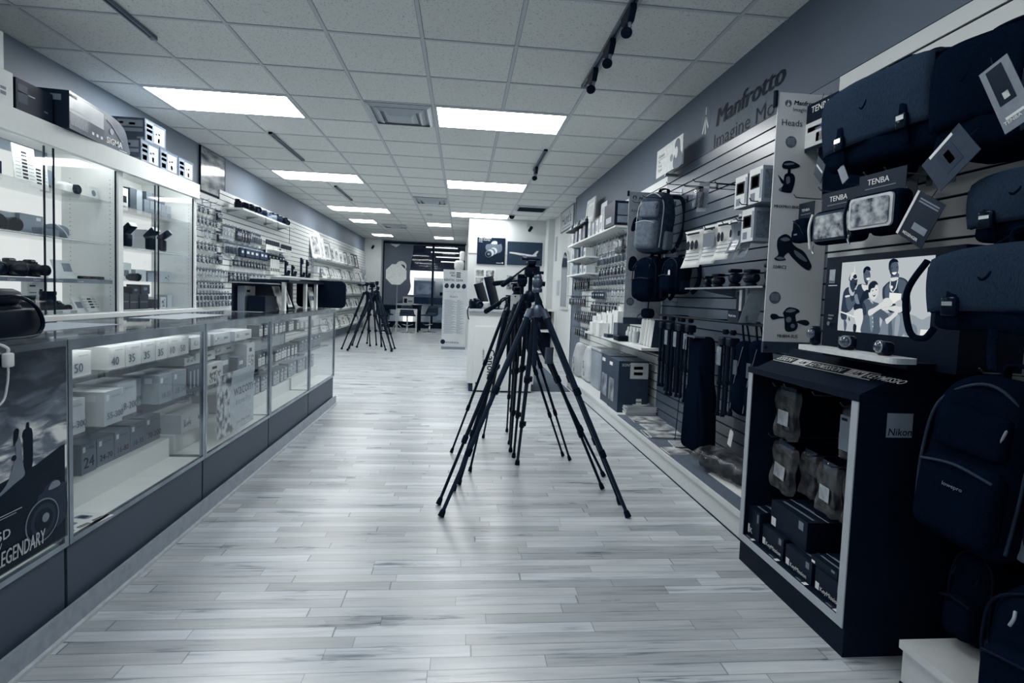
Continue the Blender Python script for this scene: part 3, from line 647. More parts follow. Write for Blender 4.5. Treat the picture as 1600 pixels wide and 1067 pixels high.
lean('photo_print', 'unframed portrait print leaning inside the counter display', 'photo', -1.45, 4.5, .17, .2, pic[0], tilt=.3)
lean('framed_photo', 'black framed photo leaning in the middle of the counter display', 'picture frame', -1.45, 4.70, .18, .21, pic[1], mat('frame_black', 6, .3), .018, .34)
lean('photo_print', 'small pale print hanging on the display back wall, upper', 'photo', -1.62, 5.0, .07, .09, pic[2], paper, .006, .0, z=1.09)
lean('photo_print', 'small pale print low on the display back wall', 'photo', -1.62, 5.13, .07, .09, pic[3], paper, .006, .0, z=.985)
lean('brochure', 'tall pale brochure with a camera picture at the display far end', 'brochure', -1.42, 5.28, .16, .2, offw, tilt=.2, extra=lambda b: (b.box(-.07, .08, -.0045, -.003, .07, .115, inkg), b.text('NEW', -.0, .16, .03, ink, y=-.0045), b.prism(circ(.04, .09, .014), -.006, -.0045, ink)))
carton('dark_gift_box', 'plain dark box at the near end of the counter display', 'box', .24, .12, .115, (8, 8, 20), (-1.44, 4.2, .975), LW)
carton('product_box', 'white and grey box beside the dark box on the counter', 'box', .2, .05, .185, (205, 120, 200), (-1.585, 4.18, .975), LW, None, [('f', 0, 1, 0, .6, mat('box_grey_band', 120, .5)), ('f', .2, .5, .75, .85, ink)], [('f', 'SP', .3, .2, .03, winki)])
b = MB(); b.box(-.25, .25, -.1, .1, 0, .012, mat('display_dark2', 30, .3)); b.build('dark_tray', None, (-1.55, 3.85, 1.165), LW, label='thin dark shelf board over the boxes at the display near end', cat='shelf board') if False else None
# hanger-like flat papers under the glass top edge
for q, (y, l_) in enumerate(((2.2, .5), (3.2, .6), (4.2, .4))):
    MB().box(-.12, .12, -l_/2, l_/2, 0, .0015, mat('counter_mat', 120+25*q, .4)).build('counter_mat', None, (-1.58, y, .9745), .03*q, label=['grey paper mat lying on the lens case', 'grey paper mat lying on the tablet case', 'pale paper mat lying on the third case'][q], cat='mat')
# ================================================================ LEFT: LIT WALL CABINETS
XH, XB = -2.6, -3.0
hw = mat('cabinet_white', 214, .4, var=.02); back_glow = emis('glowing_cabinet_back', G(236), .5)  # glow added to the back panel to brighten the cabinet interior
hutch_lamp = emis('cabinet_lamp', (1, .985, .93, 1), 12.)
def hutch(y0, y1, label, doors):
    t = thing('glass_wall_cabinet', label, 'display cabinet', (0, y0, 0)); L_ = y1-y0
    MB().box(XB-.1, XH+.04, 0, L_, 0, .895, mat('cabinet_base_grey', 120, .5)).build('base_cabinet', t)
    MB().box(XB-.1, XH+.06, 0, L_, .895, .925, hw).build('base_ledge', t)
    b = MB(); b.box(XB-.1, XH+.03, 0, L_, 2.085, 2.12, hw); b.box(XH-.02, XH+.03, 0, L_, 1.985, 2.085, hw); b.box(XB-.1, XH-.02, 0, .02, 1.985, 2.085, hw); b.box(XB-.1, XH-.02, L_-.02, L_, 1.985, 2.085, hw); b.build('header', t)
    MB().box(XB-.1, XB, 0, L_, .925, 1.985, back_glow).build('back_panel', t)
    for y in (0, L_-.028):
        b = MB(); b.box(XB, XH, y, y+.028, .925, 1.985, hw)
        yy = y+.028 if y == 0 else y
        for k in range(30):
            for xx in (XH-.06, XB+.06): b.box(xx-.003, xx+.003, yy-.0008, yy+.0008, .98+k*.032, .985+k*.032, ink)
        b.build('side_panel', t)
    for z in (1.165, 1.435, 1.745): MB().box(XB, XH-.04, .028, L_-.028, z-.008, z, gls_shelf).build('shelf', t)
    MB().tube([(XH-.055, .1, 2.03), (XH-.055, L_-.1, 2.03)], .012, hutch_lamp, 8).build('lamp_tube', t)
    MB().tube([(XH-.03, .1, 1.425), (XH-.03, L_-.1, 1.425)], .004, fm, 6).build('shelf_rail', t)
    for (a, b_, xx) in doors:
        d = MB().box(xx-.006, xx, a-y0, b_-y0, .93, 1.982, glass).build('glass_door', t)
        MB().box(xx-.008, xx+.002, b_-y0-.003, b_-y0+.003, .93, 1.982, ink).build('door_edge', d)
        MB().box(xx-.008, xx+.002, a-y0-.003, a-y0+.003, .93, 1.982, ink).build('door_edge', d)
    MB().box(XH-.028, XH+.002, .028, L_-.028, .925, .932, silver).build('door_track', t)
hutch(3.02-.02, 4.36, 'lit glass cabinet nearest us holding cameras and lenses', [(3.03, 3.70, -2.605), (3.64, 4.33, -2.617)])
hutch(4.36, 5.52, 'lit glass cabinet beside the left slatwall holding flashes and boxes', [(4.39, 4.88, -2.605), (4.85, 5.49, -2.617)])
hutch(1.7, 3.0, 'lit glass cabinet mostly cut off by the left picture edge', [(1.73, 2.4, -2.605), (2.36, 2.97, -2.617)])
# cameras, lenses, flashes
def camera(loc, rz, label, group=None, s=1., hood=True, strap=True, tone=4):
    t = thing('camera', label, 'camera', loc, rz, group); t.scale = (s, s, s); cm = mat('camera_black', tone, .5, var=.2, spec=.4)
    b = MB(); b.rbox(.14, .055, .085, .014, cm, 3, (0, .03, .045)); b.rbox(.035, .06, .09, .014, cm, 3, (-.055, .022, .045)); b.rbox(.055, .05, .03, .01, cm, 3, (.005, .03, .098)); b.lathe([(.012, .088), (.014, .09), (.014, .1), (.01, .102)], cm, 14, (-.055, .03, 0)); b.lathe([(.009, .088), (.01, .098)], cm, 12, (.052, .03, 0)); b.build('body', t)
    b = MB(); b.lathe([(.03, .0), (.033, -.004), (.033, -.03), (.031, -.032), (.034, -.036), (.034, -.06), (.036, -.064), (.036, -.085), (.03, -.087), (.028, -.075)], cm, 24, (.005, 0, .045), 'y'); ln = b.build('lens', t)
    MB().lathe([(.001, -.076), (.016, -.0745), (.028, -.072)], mat('lens_glass', 30, .05, coat=1.), 20, (.005, 0, .045), 'y').build('front_element', ln)
    MB().text('Canon', -.008, .1, .014, winki, y=.003).build('badge', t)
    if strap: MB().tube(crom([(-.075, .03, .075), (-.1, .0, .05), (-.095, -.03, .01), (-.05, -.06, .003), (.0, -.1, .003)], 5, False), .003, blk, 5).build('strap', t)
    return t
def lens(loc, rz, label, h=.14, r=.038, tone=5, group=None, rot=None):
    t = thing('camera_lens', label, 'lens', loc, rz, group, rot); m_ = mat('lens_black', tone, .45, var=.15)
    MB().lathe([(r*.8, 0), (r*.84, .004), (r*.84, h*.15), (r, h*.22), (r, h*.5), (r*.96, h*.52), (r*1.02, h*.56), (r*1.02, h*.8), (r*.98, h*.83), (r*1.08, h*.86), (r*1.08, h), (r*.95, h)], m_, 24).build('barrel', t)
    MB().lathe([(r*1.01, h*.60), (r*1.035, h*.605), (r*1.035, h*.74), (r*1.01, h*.745)], mat('rubber_ring', 14, .8, scale=300, bump=.5), 24).build('focus_ring', t)
    MB().lathe([(.001, h*.965), (r*.6, h*.96), (r*.95, h*.93)], mat('lens_glass', 30, .05, coat=1.), 20).build('front_element', t); return t
def flash(loc, rz, label, group=None):
    t = thing('flash_unit', label, 'flash', loc, rz, group)
    MB().rbox(.07, .05, .1, .012, blk, 3, (0, 0, .06)).build('body', t); b = MB(); b.M = Matrix.Translation((0, -.01, .12)) @ Matrix.Rotation(-.7, 4, 'X'); b.rbox(.075, .12, .05, .012, blk, 3, (0, -.02, .02)); h_ = b.build('flash_head', t)
    b = MB(); b.M = Matrix.Translation((0, -.01, .12)) @ Matrix.Rotation(-.7, 4, 'X'); b.box(-.032, .032, -.083, -.0795, 0, .04, offw); b.build('flash_window', t)
    MB().box(-.02, .02, -.025, .025, 0, .01, silver).build('foot', t)
Z1, Z2, Z3, Z0 = 1.166, 1.436, 1.746, .926
for q, (y, rz) in enumerate(((3.30, 1.3), (3.45, 1.5), (3.62, 1.2), (3.79, 1.45), (3.13, 1.5))):
    camera((-2.8, y, Z1), rz, ['camera with strap behind the striped shelf edge, second from the left edge', 'third camera in the row on the lower cabinet shelf', 'fourth camera in the row on the lower cabinet shelf', 'last camera in the row, beside the leaning leaflet', 'first camera in the row on the lower cabinet shelf'][q])
b = MB(); b.box(2.95, 4.32, 0, .001, 0, .026, grey)
for q in range(6): b.text('Canon', 3.0+q*.19, .005, .024, winki, y=-.001, sx=.9)
b.build('shelf_edge_label', None, (XH-.037, 0, Z1-.03), LW, label='grey strip repeating Canon along the lower cabinet shelf edge', cat='shelf label')
b = MB(); b.box(2.95, 3.95, 0, .001, 0, .03, offw)
for q in range(5): b.text('SIGMA', 3.36+q*.13, .007, .024, ink, y=-.001, sx=.9)
b.build('shelf_edge_label', None, (XH-.037, 0, Z0+.0005), LW, label='white strip repeating SIGMA along the cabinet floor edge', cat='shelf label')
lean('leaflet', 'leaning leaflet with a picture at the end of the camera row', 'leaflet', -2.78, 4.05, .18, .13, offw, tilt=.3, z=Z1, extra=lambda b: b.box(.0, .08, -.004, -.003, .05, .11, inkg))
for q in range(3): MB().rbox(.07, .05, .022, .006, blk, 2, (0, 0, .011)).build('lens_cap_case', None, (-2.72, 4.14+q*.075, Z1), LW, group='small dark cases at the end of the camera row', label='small flat dark case at the end of the camera row, '+ords[q], cat='case')
lens((-2.8, 3.28, Z2+.045), 0, 'dark lens lying on the middle shelf nearest the left edge', .15, .042, rot=(pi/2, 0, .9)); lens((-2.82, 3.42, Z2+.045), 0, 'second dark lens lying on the middle cabinet shelf', .16, .042, rot=(pi/2, 0, 1.2)); lens((-2.86, 3.56, Z2+.042), 0, 'third lying lens with its front element showing', .17, .04, rot=(pi/2, 0, 1.35))
carton('lens_carton', 'first mid grey box on the middle shelf behind the lying lenses', 'box', .17, .12, .13, (150, 130, 170), (-2.84, 3.62, Z2), LW); carton('lens_carton', 'second mid grey box on the middle shelf beside the strapped case', 'box', .19, .12, .135, (128, 120, 150), (-2.82, 3.81, Z2), LW, None, [('f', .7, .9, .75, .9, winki)])
carton('lens_carton', 'flat grey box under the second mid grey cabinet box', 'box', .15, .06, .05, (110, 110, 130), (-2.72, 3.83, Z2), LW)
t = thing('lens_pouch', 'round grey pouch with a white strap on the middle cabinet shelf', 'pouch', (-2.8, 4.02, Z2), LW); MB().rbox(.17, .1, .1, .045, mat('grey_pouch', 96, .8, scale=60, bump=.2), 4, (0, .02, .05)).build('body', t); MB().tube(crom([(-.07, -.035, .09), (-.02, -.05, .05), (.04, -.04, .01), (.13, -.05, .005)], 5, False), .004, offw, 6).build('strap', t)
# top shelf of first bay
for q, (y, z, lb) in enumerate(((3.33, 0, 'lower left'), (3.47, 0, 'lower right'), (3.33, .11, 'upper'))): carton('lens_carton', f'dark box with pale label on the top cabinet shelf, {lb} of three', 'box', .13, .12, .105, (26, 20, 30), (-2.78, y, Z3+z), LW, None, [('f', 0, 1, 0, .3, mat('carton_label', 190, .5)), ('f', .1, .3, .08, .2, ink)])
def sheet_items(b, n=8):
    for k in range(n): b.box(-.02, .02, -.004, -.003, .03+k*.022, .042+k*.022, ink); b.box(.03, .07, -.004, -.003, .034+k*.022, .037+k*.022, inkg); b.box(-.07, -.035, -.004, -.003, .034+k*.022, .037+k*.022, inkg)
lean('price_list', 'tall white list of lenses standing on the top cabinet shelf', 'price list', -2.74, 3.66, .17, .23, mat('list_white', 222, .5), tilt=.08, z=Z3, extra=sheet_items)
lean('price_list', 'second white list of lenses beside the first on the top shelf', 'price list', -2.80, 3.85, .16, .17, mat('list_white', 222, .5), tilt=.08, z=Z3, extra=lambda b: sheet_items(b, 5))
t = thing('binocular_box', 'round-windowed grey device standing on the top cabinet shelf', 'device', (-2.84, 3.98, Z3), LW); MB().lathe([(.05, -.01), (.052, 0), (.052, .03), (.05, .035)], grey, 24, (0, 0, .1), 'y').build('round_body', t); MB().box(-.03, .03, .0, .03, 0, .05, navy).build('foot', t)
t = thing('white_projector', 'pale device with a round dark lens on the top cabinet shelf', 'device', (-2.8, 4.12, Z3), LW); MB().rbox(.17, .1, .09, .02, offw, 3, (0, .02, .045)).build('body', t); MB().lathe([(.03, -.05), (.034, -.045), (.034, -.02)], ink, 20, (.02, 0, .055), 'y').build('lens', t)
lean('photo_card', 'small white card with a camera picture at the top shelf end', 'card', -2.72, 4.25, .1, .1, offw, tilt=.1, z=Z3, extra=lambda b: b.prism(circ(0, .05, .022), -.004, -.003, inkg))
# cabinet floor, first bay
lens((-2.75, 3.26, Z0), 0, 'very wide dark lens standing on the cabinet floor', .13, .075); lens((-2.75, 3.48, Z0), 0, 'wide dark lens second on the cabinet floor', .13, .055); lens((-2.75, 3.66, Z0), 0, 'dark lens third on the cabinet floor', .12, .045)
lens((-2.72, 3.80, Z0), 0, 'tall dark lens standing before the white lens box', .15, .042)
camera((-2.74, 3.93, Z0), 1.5, 'small camera beside the tall lens on the cabinet floor', s=.75, strap=False)
carton('lens_carton', 'tall white box printed with a telephoto lens on the cabinet floor', 'box', .17, .04, .22, (222, 190, 210), (-2.9, 3.96, Z0), LW, None, [('f', .6, .75, .25, .72, ink), ('f', .1, .4, .8, .84, ink), ('f', .1, .45, .6, .63, inkg), ('f', .1, .45, .5, .53, inkg)])
lean('brochure', 'first pale brochure leaning at the right of the first cabinet floor', 'brochure', -2.74, 4.15, .1, .12, offw, tilt=.45, z=Z0, extra=lambda b: b.box(-.03, .03, -.004, -.003, .03, .08, inkg)); lean('brochure', 'second brochure with printed lines leaning on the first cabinet floor', 'brochure', -2.72, 4.25, .12, .13, paper, tilt=.45, z=Z0, extra=lambda b: sheet_items(b, 4))
# second bay
def bx2(y, z, w, h, v, lab, dk=(), d=.12, x=-2.8, tx=()): carton('accessory_box', lab, 'box', w, d, h, (v, max(8, v-20), v), (x, y, z), LW, None, dk, tx)
pi_ = lambda q: ('f', .25, .75, .25, .6, picture('acc_photo%d' % (q % 3), 20, 120, 50, q, .3))
bx2(4.5, Z3, .1, .2, 206, 'white box at the left end of the top shelf, second bay', [pi_(1), ('f', .2, .7, .75, .85, ink)]); bx2(4.62, Z3, .07, .13, 214, 'small white box with a pictured tool, second bay top shelf', [pi_(2)]); bx2(4.74, Z3, .1, .18, 216, 'white box with dark picture panel, second bay top shelf', [('f', .2, .8, .35, .65, ink), ('f', .3, .7, .1, .2, inkg)])
bx2(4.86, Z3, .08, .2, 70, 'dark grey upright box beside the white one, second bay top shelf'); bx2(4.95, Z3, .08, .2, 150, 'mid grey upright box on the second bay top shelf')
for q in range(5): bx2(5.06+q*.088, Z3, .08, .14, 120+15*(q % 3), f'grey patterned box, {ords[q]} of five at the top shelf far end', [('f', .1, .9, .1, .5, grey)])
for q in range(3): bx2(5.1+q*.1, Z3+.141, .095, .07, 90, f'dark box stacked at the top shelf far end, {ords[q]} of three')
flash((-2.74, 4.67, Z2), 1.3, 'tall dark flash standing first on the second bay middle shelf'); flash((-2.74, 5.0, Z2), 1.3, 'small dark flash between boxes on the second bay middle shelf'); flash((-2.72, 5.16, Z2), 1.9, 'dark flash tilted right on the second bay middle shelf')
bx2(4.48, Z2, .07, .19, 22, 'narrow dark box at the left end, second bay middle shelf'); bx2(4.82, Z2, .15, .17, 60, 'dark box with stripe behind the first flash', [('f', .7, .82, 0, 1, inkg)], x=-2.87); bx2(4.94, Z2, .07, .18, 165, 'pale grey narrow box beside the striped dark box', x=-2.86); bx2(5.3, Z2, .2, .2, 196, 'large pale sheet-faced box behind the tilted flash', x=-2.88)
bx2(4.52, Z1, .09, .22, 208, 'tall white box with small phone picture, second bay lower shelf', [('f', .5, .7, .5, .7, ink)], x=-2.85); bx2(4.64, Z1, .1, .2, 200, 'tall pale box beside the white one, second bay lower shelf', x=-2.85)
bx2(4.8, Z1, .13, .15, 214, 'white box with a camera picture, second bay lower shelf', [pi_(3)], x=-2.82); bx2(4.97, Z1, .15, .1, 190, 'pale box with printed band, second bay lower shelf', [('f', .1, .6, .3, .6, inkg)]); bx2(5.12, Z1, .1, .08, 130, 'grey box on the second bay lower shelf'); bx2(5.33, Z1, .22, .1, 160, 'wide grey box with a drawing, second bay lower shelf', [('f', .6, .9, .1, .7, picture('drw', 30, 190, 60, 4, .2))])
lens((-2.7, 4.62, Z1+.03), 0, 'small lens lying in front of pale boxes, second bay', .1, .03, rot=(pi/2, 0, 1.2)); 
bx2(4.55, Z0, .12, .16, 214, 'white box leaning left on the second bay floor', [('f', .3, .8, .2, .6, grey), ('f', .3, .5, .75, .85, ink)]);
for q, (y, w_, h_) in enumerate(((4.72, .1, .14), (4.84, .12, .13), (4.98, .13, .13))): bx2(y, Z0, w_, h_, 12, f'black box on the second bay floor, {ords[q]} of three', [('f', .1, .9, .45, .5, inkg)], x=-2.78)
for q, (y, w_, h_) in enumerate(((4.86, .1, .06), (5.0, .13, .08))): bx2(y, Z0+.131, w_, h_, 20, f'dark box stacked on the black boxes, {ords[q]} of two', [('f', .3, .7, .4, .7, inkg)], x=-2.78)
bx2(5.18, Z0, .1, .08, 10, 'small black box to the right of the stacked ones'); bx2(5.32, Z0, .09, .1, 200, 'small white box with a dark emblem on the second bay floor', [('f', .2, .8, .1, .8, picture('emb', 5, 220, 30, 2, .2))]); bx2(5.43, Z0, .08, .12, 180, 'last pale box on the second bay floor')
# ---------------------------------------------------------------- boxes on top of the cabinets
ZT = 2.12
carton('white_carton', 'large white carton, lower of two at the left picture edge', 'box', .34, .3, .2, (205, 190, 200), (-2.6, 3.22, ZT), LW, None, [('f', .75, .86, .45, .53, inkg), ('f', .75, .86, .3, .4, inkg)]); carton('white_carton', 'large white carton, upper of two at the left picture edge', 'box', .3, .3, .2, (208, 190, 200), (-2.6, 3.18, ZT+.201), LW, None, [('f', .75, .86, .55, .63, inkg), ('f', .75, .86, .4, .5, inkg)])
carton('black_carton', 'black carton with a round sticker beside the white cartons', 'box', .28, .3, .19, (22, 14, 20), (-2.6, 3.55, ZT), LW, None, [('f', .05, .5, .6, .63, winki), ('f', .05, .3, .3, .85, mat('carton_photo', 60, .3)), ('f', .75, .85, .3, .35, inkg)])
MB().prism(circ(0, 0, .018), -.002, -.001, winki).build('round_sticker', None, (-2.598, 3.50, ZT+.155), LW, label='round white sticker on the black carton', cat='sticker') if False else None
b = MB(); W2 = .38; b.box(-W2/2, W2/2, 0, .3, 0, .03, navy)
carton('large_camera_carton', 'large dark carton with bright panel and three icons overhanging the cabinet', 'box', .42, .3, .235, (mat('carton_gradient', 70, .3, var=.5, scale=3), 24, 20), (-2.55, 3.93, ZT), LW+.12, None, [('f', .0, .98, .45, .93, mat('carton_bright_panel', 188, .3, var=.15, scale=5)), ('f', .02, .5, .12, .45, mat('carton_texture', 90, .4, var=.4, scale=60)), ('f', .02, .5, .53, .56, winki), ('f', .0, .2, .85, .93, navy), ('f', .62, .68, .14, .22, winki), ('f', .75, .81, .14, .22, winki), ('f', .88, .94, .14, .22, winki), ('l', .65, .85, .72, .88, inkg)])
t = thing('lens_bag', 'rounded grey bag reading SIGMA between the cabinet-top boxes', 'bag', (-2.58, 4.28, ZT), LW)
b = MB(); b.prism(crom([(-.17, 0), (-.17, .2), (-.1, .235), (.02, .215), (.1, .17), (.135, .09), (.14, 0)], 6), 0, .22, mat('bag_grey', 88, .4, var=.3, scale=8)); b.build('body', t)
b = MB(); b.text('SIGMA', -.115, .03, .062, winki, y=-.002, bold=.012); b.box(.03, .12, -.002, -.001, .012, .016, winki); b.build('lettering', t)
b = MB(); b.tube([(-.11, -.004, .19), (-.06, -.004, .17), (.03, -.004, .1), (.06, -.004, .08)], .003, offw, 6); b.prism(circ(-.06, .12, .022), -.004, 0, mat('tan_disc', 140, .5)); b.build('zip', t)
lbm = mat('ink_box_label', 172, .6, var=.03)
def canon_box(y, z, w, lab, x=-2.6, rz=LW, d=.3):
    carton('printer_ink_box', lab, 'box', w, d, .185, (88, 96, 110), (x, y, z), rz, None, [('f', .04, .4, .06, .94, mat('ink_box_panel', 120, .5)), ('f', .42, .92, .12, .88, lbm), ('f', .5, .56, .5, .58, ink), ('f', .62, .72, .55, .62, ink), ('f', .6, .7, .2, .4, ink), ('f', .08, .35, .68, .82, lbm), ('f', .08, .35, .48, .6, lbm), ('f', .1, .32, .15, .36, ink), ('l', .3, .95, .62, .9, lbm), ('l', .35, .45, .72, .8, ink), ('l', .6, .75, .68, .78, ink), ('l', .3, .95, .4, .54, lbm), ('l', .8, .97, .05, .18, lbm)], [('l', 'Canon', .02, .8, .03, lbm)])
canon_box(4.745, ZT, .265, 'grey ink box on the cabinets, lower left of four'); canon_box(5.03, ZT, .285, 'grey ink box on the cabinets, lower second of four'); canon_box(5.32, ZT, .27, 'grey ink box with a silver end on the cabinets, lower last'); canon_box(4.86, ZT+.186, .31, 'grey ink box stacked on top of the lower three', x=-2.62)
# poster above the slatwall
t = thing('wall_poster', 'dark landscape poster high on the left wall above the slatwall', 'poster', (XL+.003, 6.68, 2.27), LW)
MB().box(0, .64, -.015, 0, 0, .5, picture('landscape_print', 40, 200, 3.2, 5, .4, .12, 3, (1, 1, 3))).build('print', t); b = MB(); b.box(-.012, 0, -.02, 0, -.01, .51, ink); b.box(-.012, .652, -.02, 0, -.012, 0, ink); b.box(.64, .652, -.02, 0, 0, .51, inkg); b.build('frame', t); MB().text('Canon', .46, .03, .05, winki, y=-.017).build('lettering', t)
# ================================================================ LEFT SLATWALL MERCHANDISE
LX = -3.088      # face of the left slatwall
hookm = mat('zinc_wire', 150, .35, 1.)
def hook_proto(L_=.16, dark=False):
    t = thing('peg_hook', 'x', 'hook'); m_ = mat('dark_wire', 26, .4) if dark else hookm
    MB().box(-.012, .012, -.004, 0, -.02, .03, m_).build('back_plate', t)
    MB().tube([(0, 0, 0), (0, -L_, .004), (0, -L_-.012, .018)], .0028, m_, 6).build('wire', t); return t
hp = None
def nth(label, q, n): return label if n < 2 else label+', '+(ORD[q] if q < len(ORD) else 'number %d' % (q+1))
ORD = 'first second third fourth fifth sixth seventh eighth ninth tenth eleventh twelfth thirteenth fourteenth fifteenth sixteenth'.split()
def hooks(pts, X, rz, label, group, L_=.12, dark=False):
    n_ = len(pts); pts = sorted(pts)
    h0 = None
    for q, (y, z) in enumerate(pts):
        lb = nth(label, q, n_)
        if h0 is None: h0 = hook_proto(L_, dark); tag(h0, lb, 'hook', group); h0.location = (X, y, z); h0.rotation_euler = (0, 0, rz)
        else: dup(h0, (X, y, z), rz, lb, group)
def blister(w, h, kind, v=210, d=.02):
    """hangs from its hole at the local origin, front -y"""
    t = thing('blister_pack', 'x', 'packaged accessory')
    b = MB(); b.box(-w/2, w/2, -.001, .001, -h+.0, .012, mat('backing_card', v, .4, var=.08, scale=60)); b.box(-w/2, w/2, -.0016, -.001, -.018, .01, mat('card_header', 70 if kind != 'dark' else 30, .5))
    if kind == 'round': b.prism(circ(0, -h*.5, w*.36, 18), -d, -.0016, mat('filter_ring', 40, .35)); b.prism(circ(0, -h*.5, w*.26, 18), -d-.0006, -d, mat('filter_glass', 150, .2)); b.box(-w*.4, w*.4, -.002, -.0016, -h*.95, -h*.82, winki)
    elif kind == 'dark': b.rbox(w*.8, d*1.4, h*.62, .008, blk, 2, (0, -d*.7, -h*.52)); b.box(-w*.36, w*.36, -d*1.42-.001, -d*1.38, -h*.55, -h*.3, mat('label_mid', 130, .5, var=.3, scale=60))
    elif kind == 'cyl': b.lathe([(w*.2, -h*.85), (w*.24, -h*.8), (w*.24, -h*.35), (w*.2, -h*.3)], mat('mid_item', 60, .4), 12, (0, -d*.8, 0))
    elif kind == 'pouch': b.rbox(w*.95, d*1.6, h*.7, .014, mat('pouch_grey', 62, .8, var=.3, scale=50), 3, (0, -d*.8, -h*.55)); b.box(-w*.4, w*.1, -d*1.62-.001, -d*1.6, -h*.6, -h*.42, mat('label_pale', 190, .5))
    else: b.box(-w*.36, w*.36, -.003, -.0016, -h*.9, -h*.25, picture('pack_art%d' % (int(v) % 3), 50, 200, 70, v, .3))
    b.build('card', t)
    if kind != 'pouch': MB().rbox(w*.86, d*1.5, h*.68, .008, clearp, 2, (0, -d*.76, -h*.53)).build('blister', t)
    return t
def hang(kind, w, h, v, X, rz, pts, label, group, hk=True, name='blister_pack', L_=.08, dark=False, d=.02, deep=1):
    p = blister(w, h, kind, v, d); first = True; sg = 1 if rz > 0 else -1
    for q, (y, z) in enumerate(pts):
        lb = nth(label, q, len(pts))
        for k in range(deep):
            loc = (X+sg*(.03+.022*k+random.uniform(0, .012)), y+random.uniform(-.004, .004), z-.004); rr = rz+random.uniform(-.12, .12)
            if first: p.location = loc; p.rotation_euler = (0, 0, rr); tag(p, lb, 'packaged accessory', group); first = False
            else: dup(p, loc, rr, lb, group)
    if hk: hooks(pts, X, rz, 'thin hook of the '+group, 'hooks of the '+group, L_, dark)
def rowp(y0, y1, n_, z, skip=()): return [(y0+(y1-y0)*q/max(1, n_-1), z) for q in range(n_) if q not in skip]
hang('round', .055, .08, 205, LX, LW, rowp(6.30, 6.75, 5, 2.055, (1,)), 'round filter pack hanging in the topmost row of the left slatwall', 'filter packs in the topmost left row')
hang('round', .06, .09, 200, LX, LW, rowp(6.42, 6.98, 7, 1.935), 'round filter pack hanging in the second row of the left slatwall', 'filter packs in the second left row')
hang('art', .06, .09, 190, LX, LW, rowp(6.25, 6.8, 6, 1.80, (3,)), 'pale card pack hanging in the third row of the left slatwall', 'card packs in the third left row')
hang('round', .06, .09, 188, LX, LW, rowp(6.25, 6.95, 9, 1.64), 'round filter pack hanging in the fourth row of the left slatwall', 'filter packs in the fourth left row')
hang('round', .06, .085, 196, LX, LW, rowp(6.25, 7.05, 10, 1.485), 'round filter pack hanging in the fifth row of the left slatwall', 'filter packs in the fifth left row')
hang('art', .055, .09, 182, LX, LW, rowp(6.25, 7.2, 13, 1.335), 'grey card pack hanging in the sixth row of the left slatwall', 'card packs in the sixth left row')
hang('round', .055, .09, 186, LX, LW, rowp(6.5, 7.15, 9, 1.185), 'round filter pack hanging in the seventh row of the left slatwall', 'filter packs in the seventh left row')
hang('cyl', .05, .085, 190, LX, LW, rowp(6.4, 7.4, 13, 1.055), 'small tube pack hanging in the eighth row of the left slatwall', 'tube packs in the eighth left row')
hang('round', .05, .06, 176, LX, LW, rowp(6.25, 7.42, 14, .945), 'small round pack hanging in the lowest row of the left slatwall', 'round packs in the lowest left row')
hang('dark', .11, .14, 90, LX, LW, [(6.3, 1.20), (6.4, 1.20)], 'black boxed item hanging at the lower left of the left slatwall', 'black boxed items at lower left')
for z, w_ in ((2.08, 'upper'), (1.82, 'middle'), (1.56, 'lower')): hang('dark', .13, .15, 150, LX, LW, [(7.03, z)], f'{w_} of three dark packs in a column on the left slatwall', 'dark pack column, '+w_)
hang('art', .1, .17, 178, LX, LW, rowp(7.22, 7.42, 3, 1.925), 'tall pale pack hanging left of the dark tall packs', 'tall pale packs')
hang('dark', .075, .16, 60, LX, LW, rowp(7.56, 8.0, 6, 1.925), 'tall dark pack hanging in the middle of the left slatwall', 'tall dark packs in the middle')
hang('cyl', .07, .15, 150, LX, LW, rowp(8.06, 8.4, 5, 1.92), 'tall grey tube pack hanging right of the dark packs', 'tall grey tube packs')
hang('pouch', .15, .18, 170, LX, LW, rowp(7.68, 8.55, 6, 1.72), 'grey pouch with pale label hanging in the middle of the left slatwall', 'grey pouches in the middle', d=.03)
hang('cyl', .1, .16, 160, LX, LW, rowp(7.26, 7.48, 3, 1.715), 'pale and dark pack hanging left of the grey pouches', 'packs left of the pouches')
hang('dark', .08, .09, 170, LX, LW, rowp(7.5, 8.6, 11, 1.5), 'small dark pack with white label hanging below the pouches', 'small labelled packs below the pouches')
hang('dark', .07, .13, 90, LX, LW, rowp(7.35, 7.95, 6, 1.325), 'dark pack hanging just above the counter display', 'dark packs above the counter display')
hang('art', .08, .12, 175, LX, LW, rowp(8.05, 8.6, 5, 1.325), 'pale pack hanging right of the dark packs above the display', 'pale packs above the display')
hang('pouch', .1, .13, 190, LX, LW, rowp(8.62, 9.4, 6, 1.70), 'dark topped pack hanging beside the tool rack', 'dark topped packs by the tool rack')
hooks(rowp(6.28, 6.9, 4, 2.12), LX, LW, 'bare hook above the topmost row on the left slatwall', 'bare hooks on the left slatwall', .16)
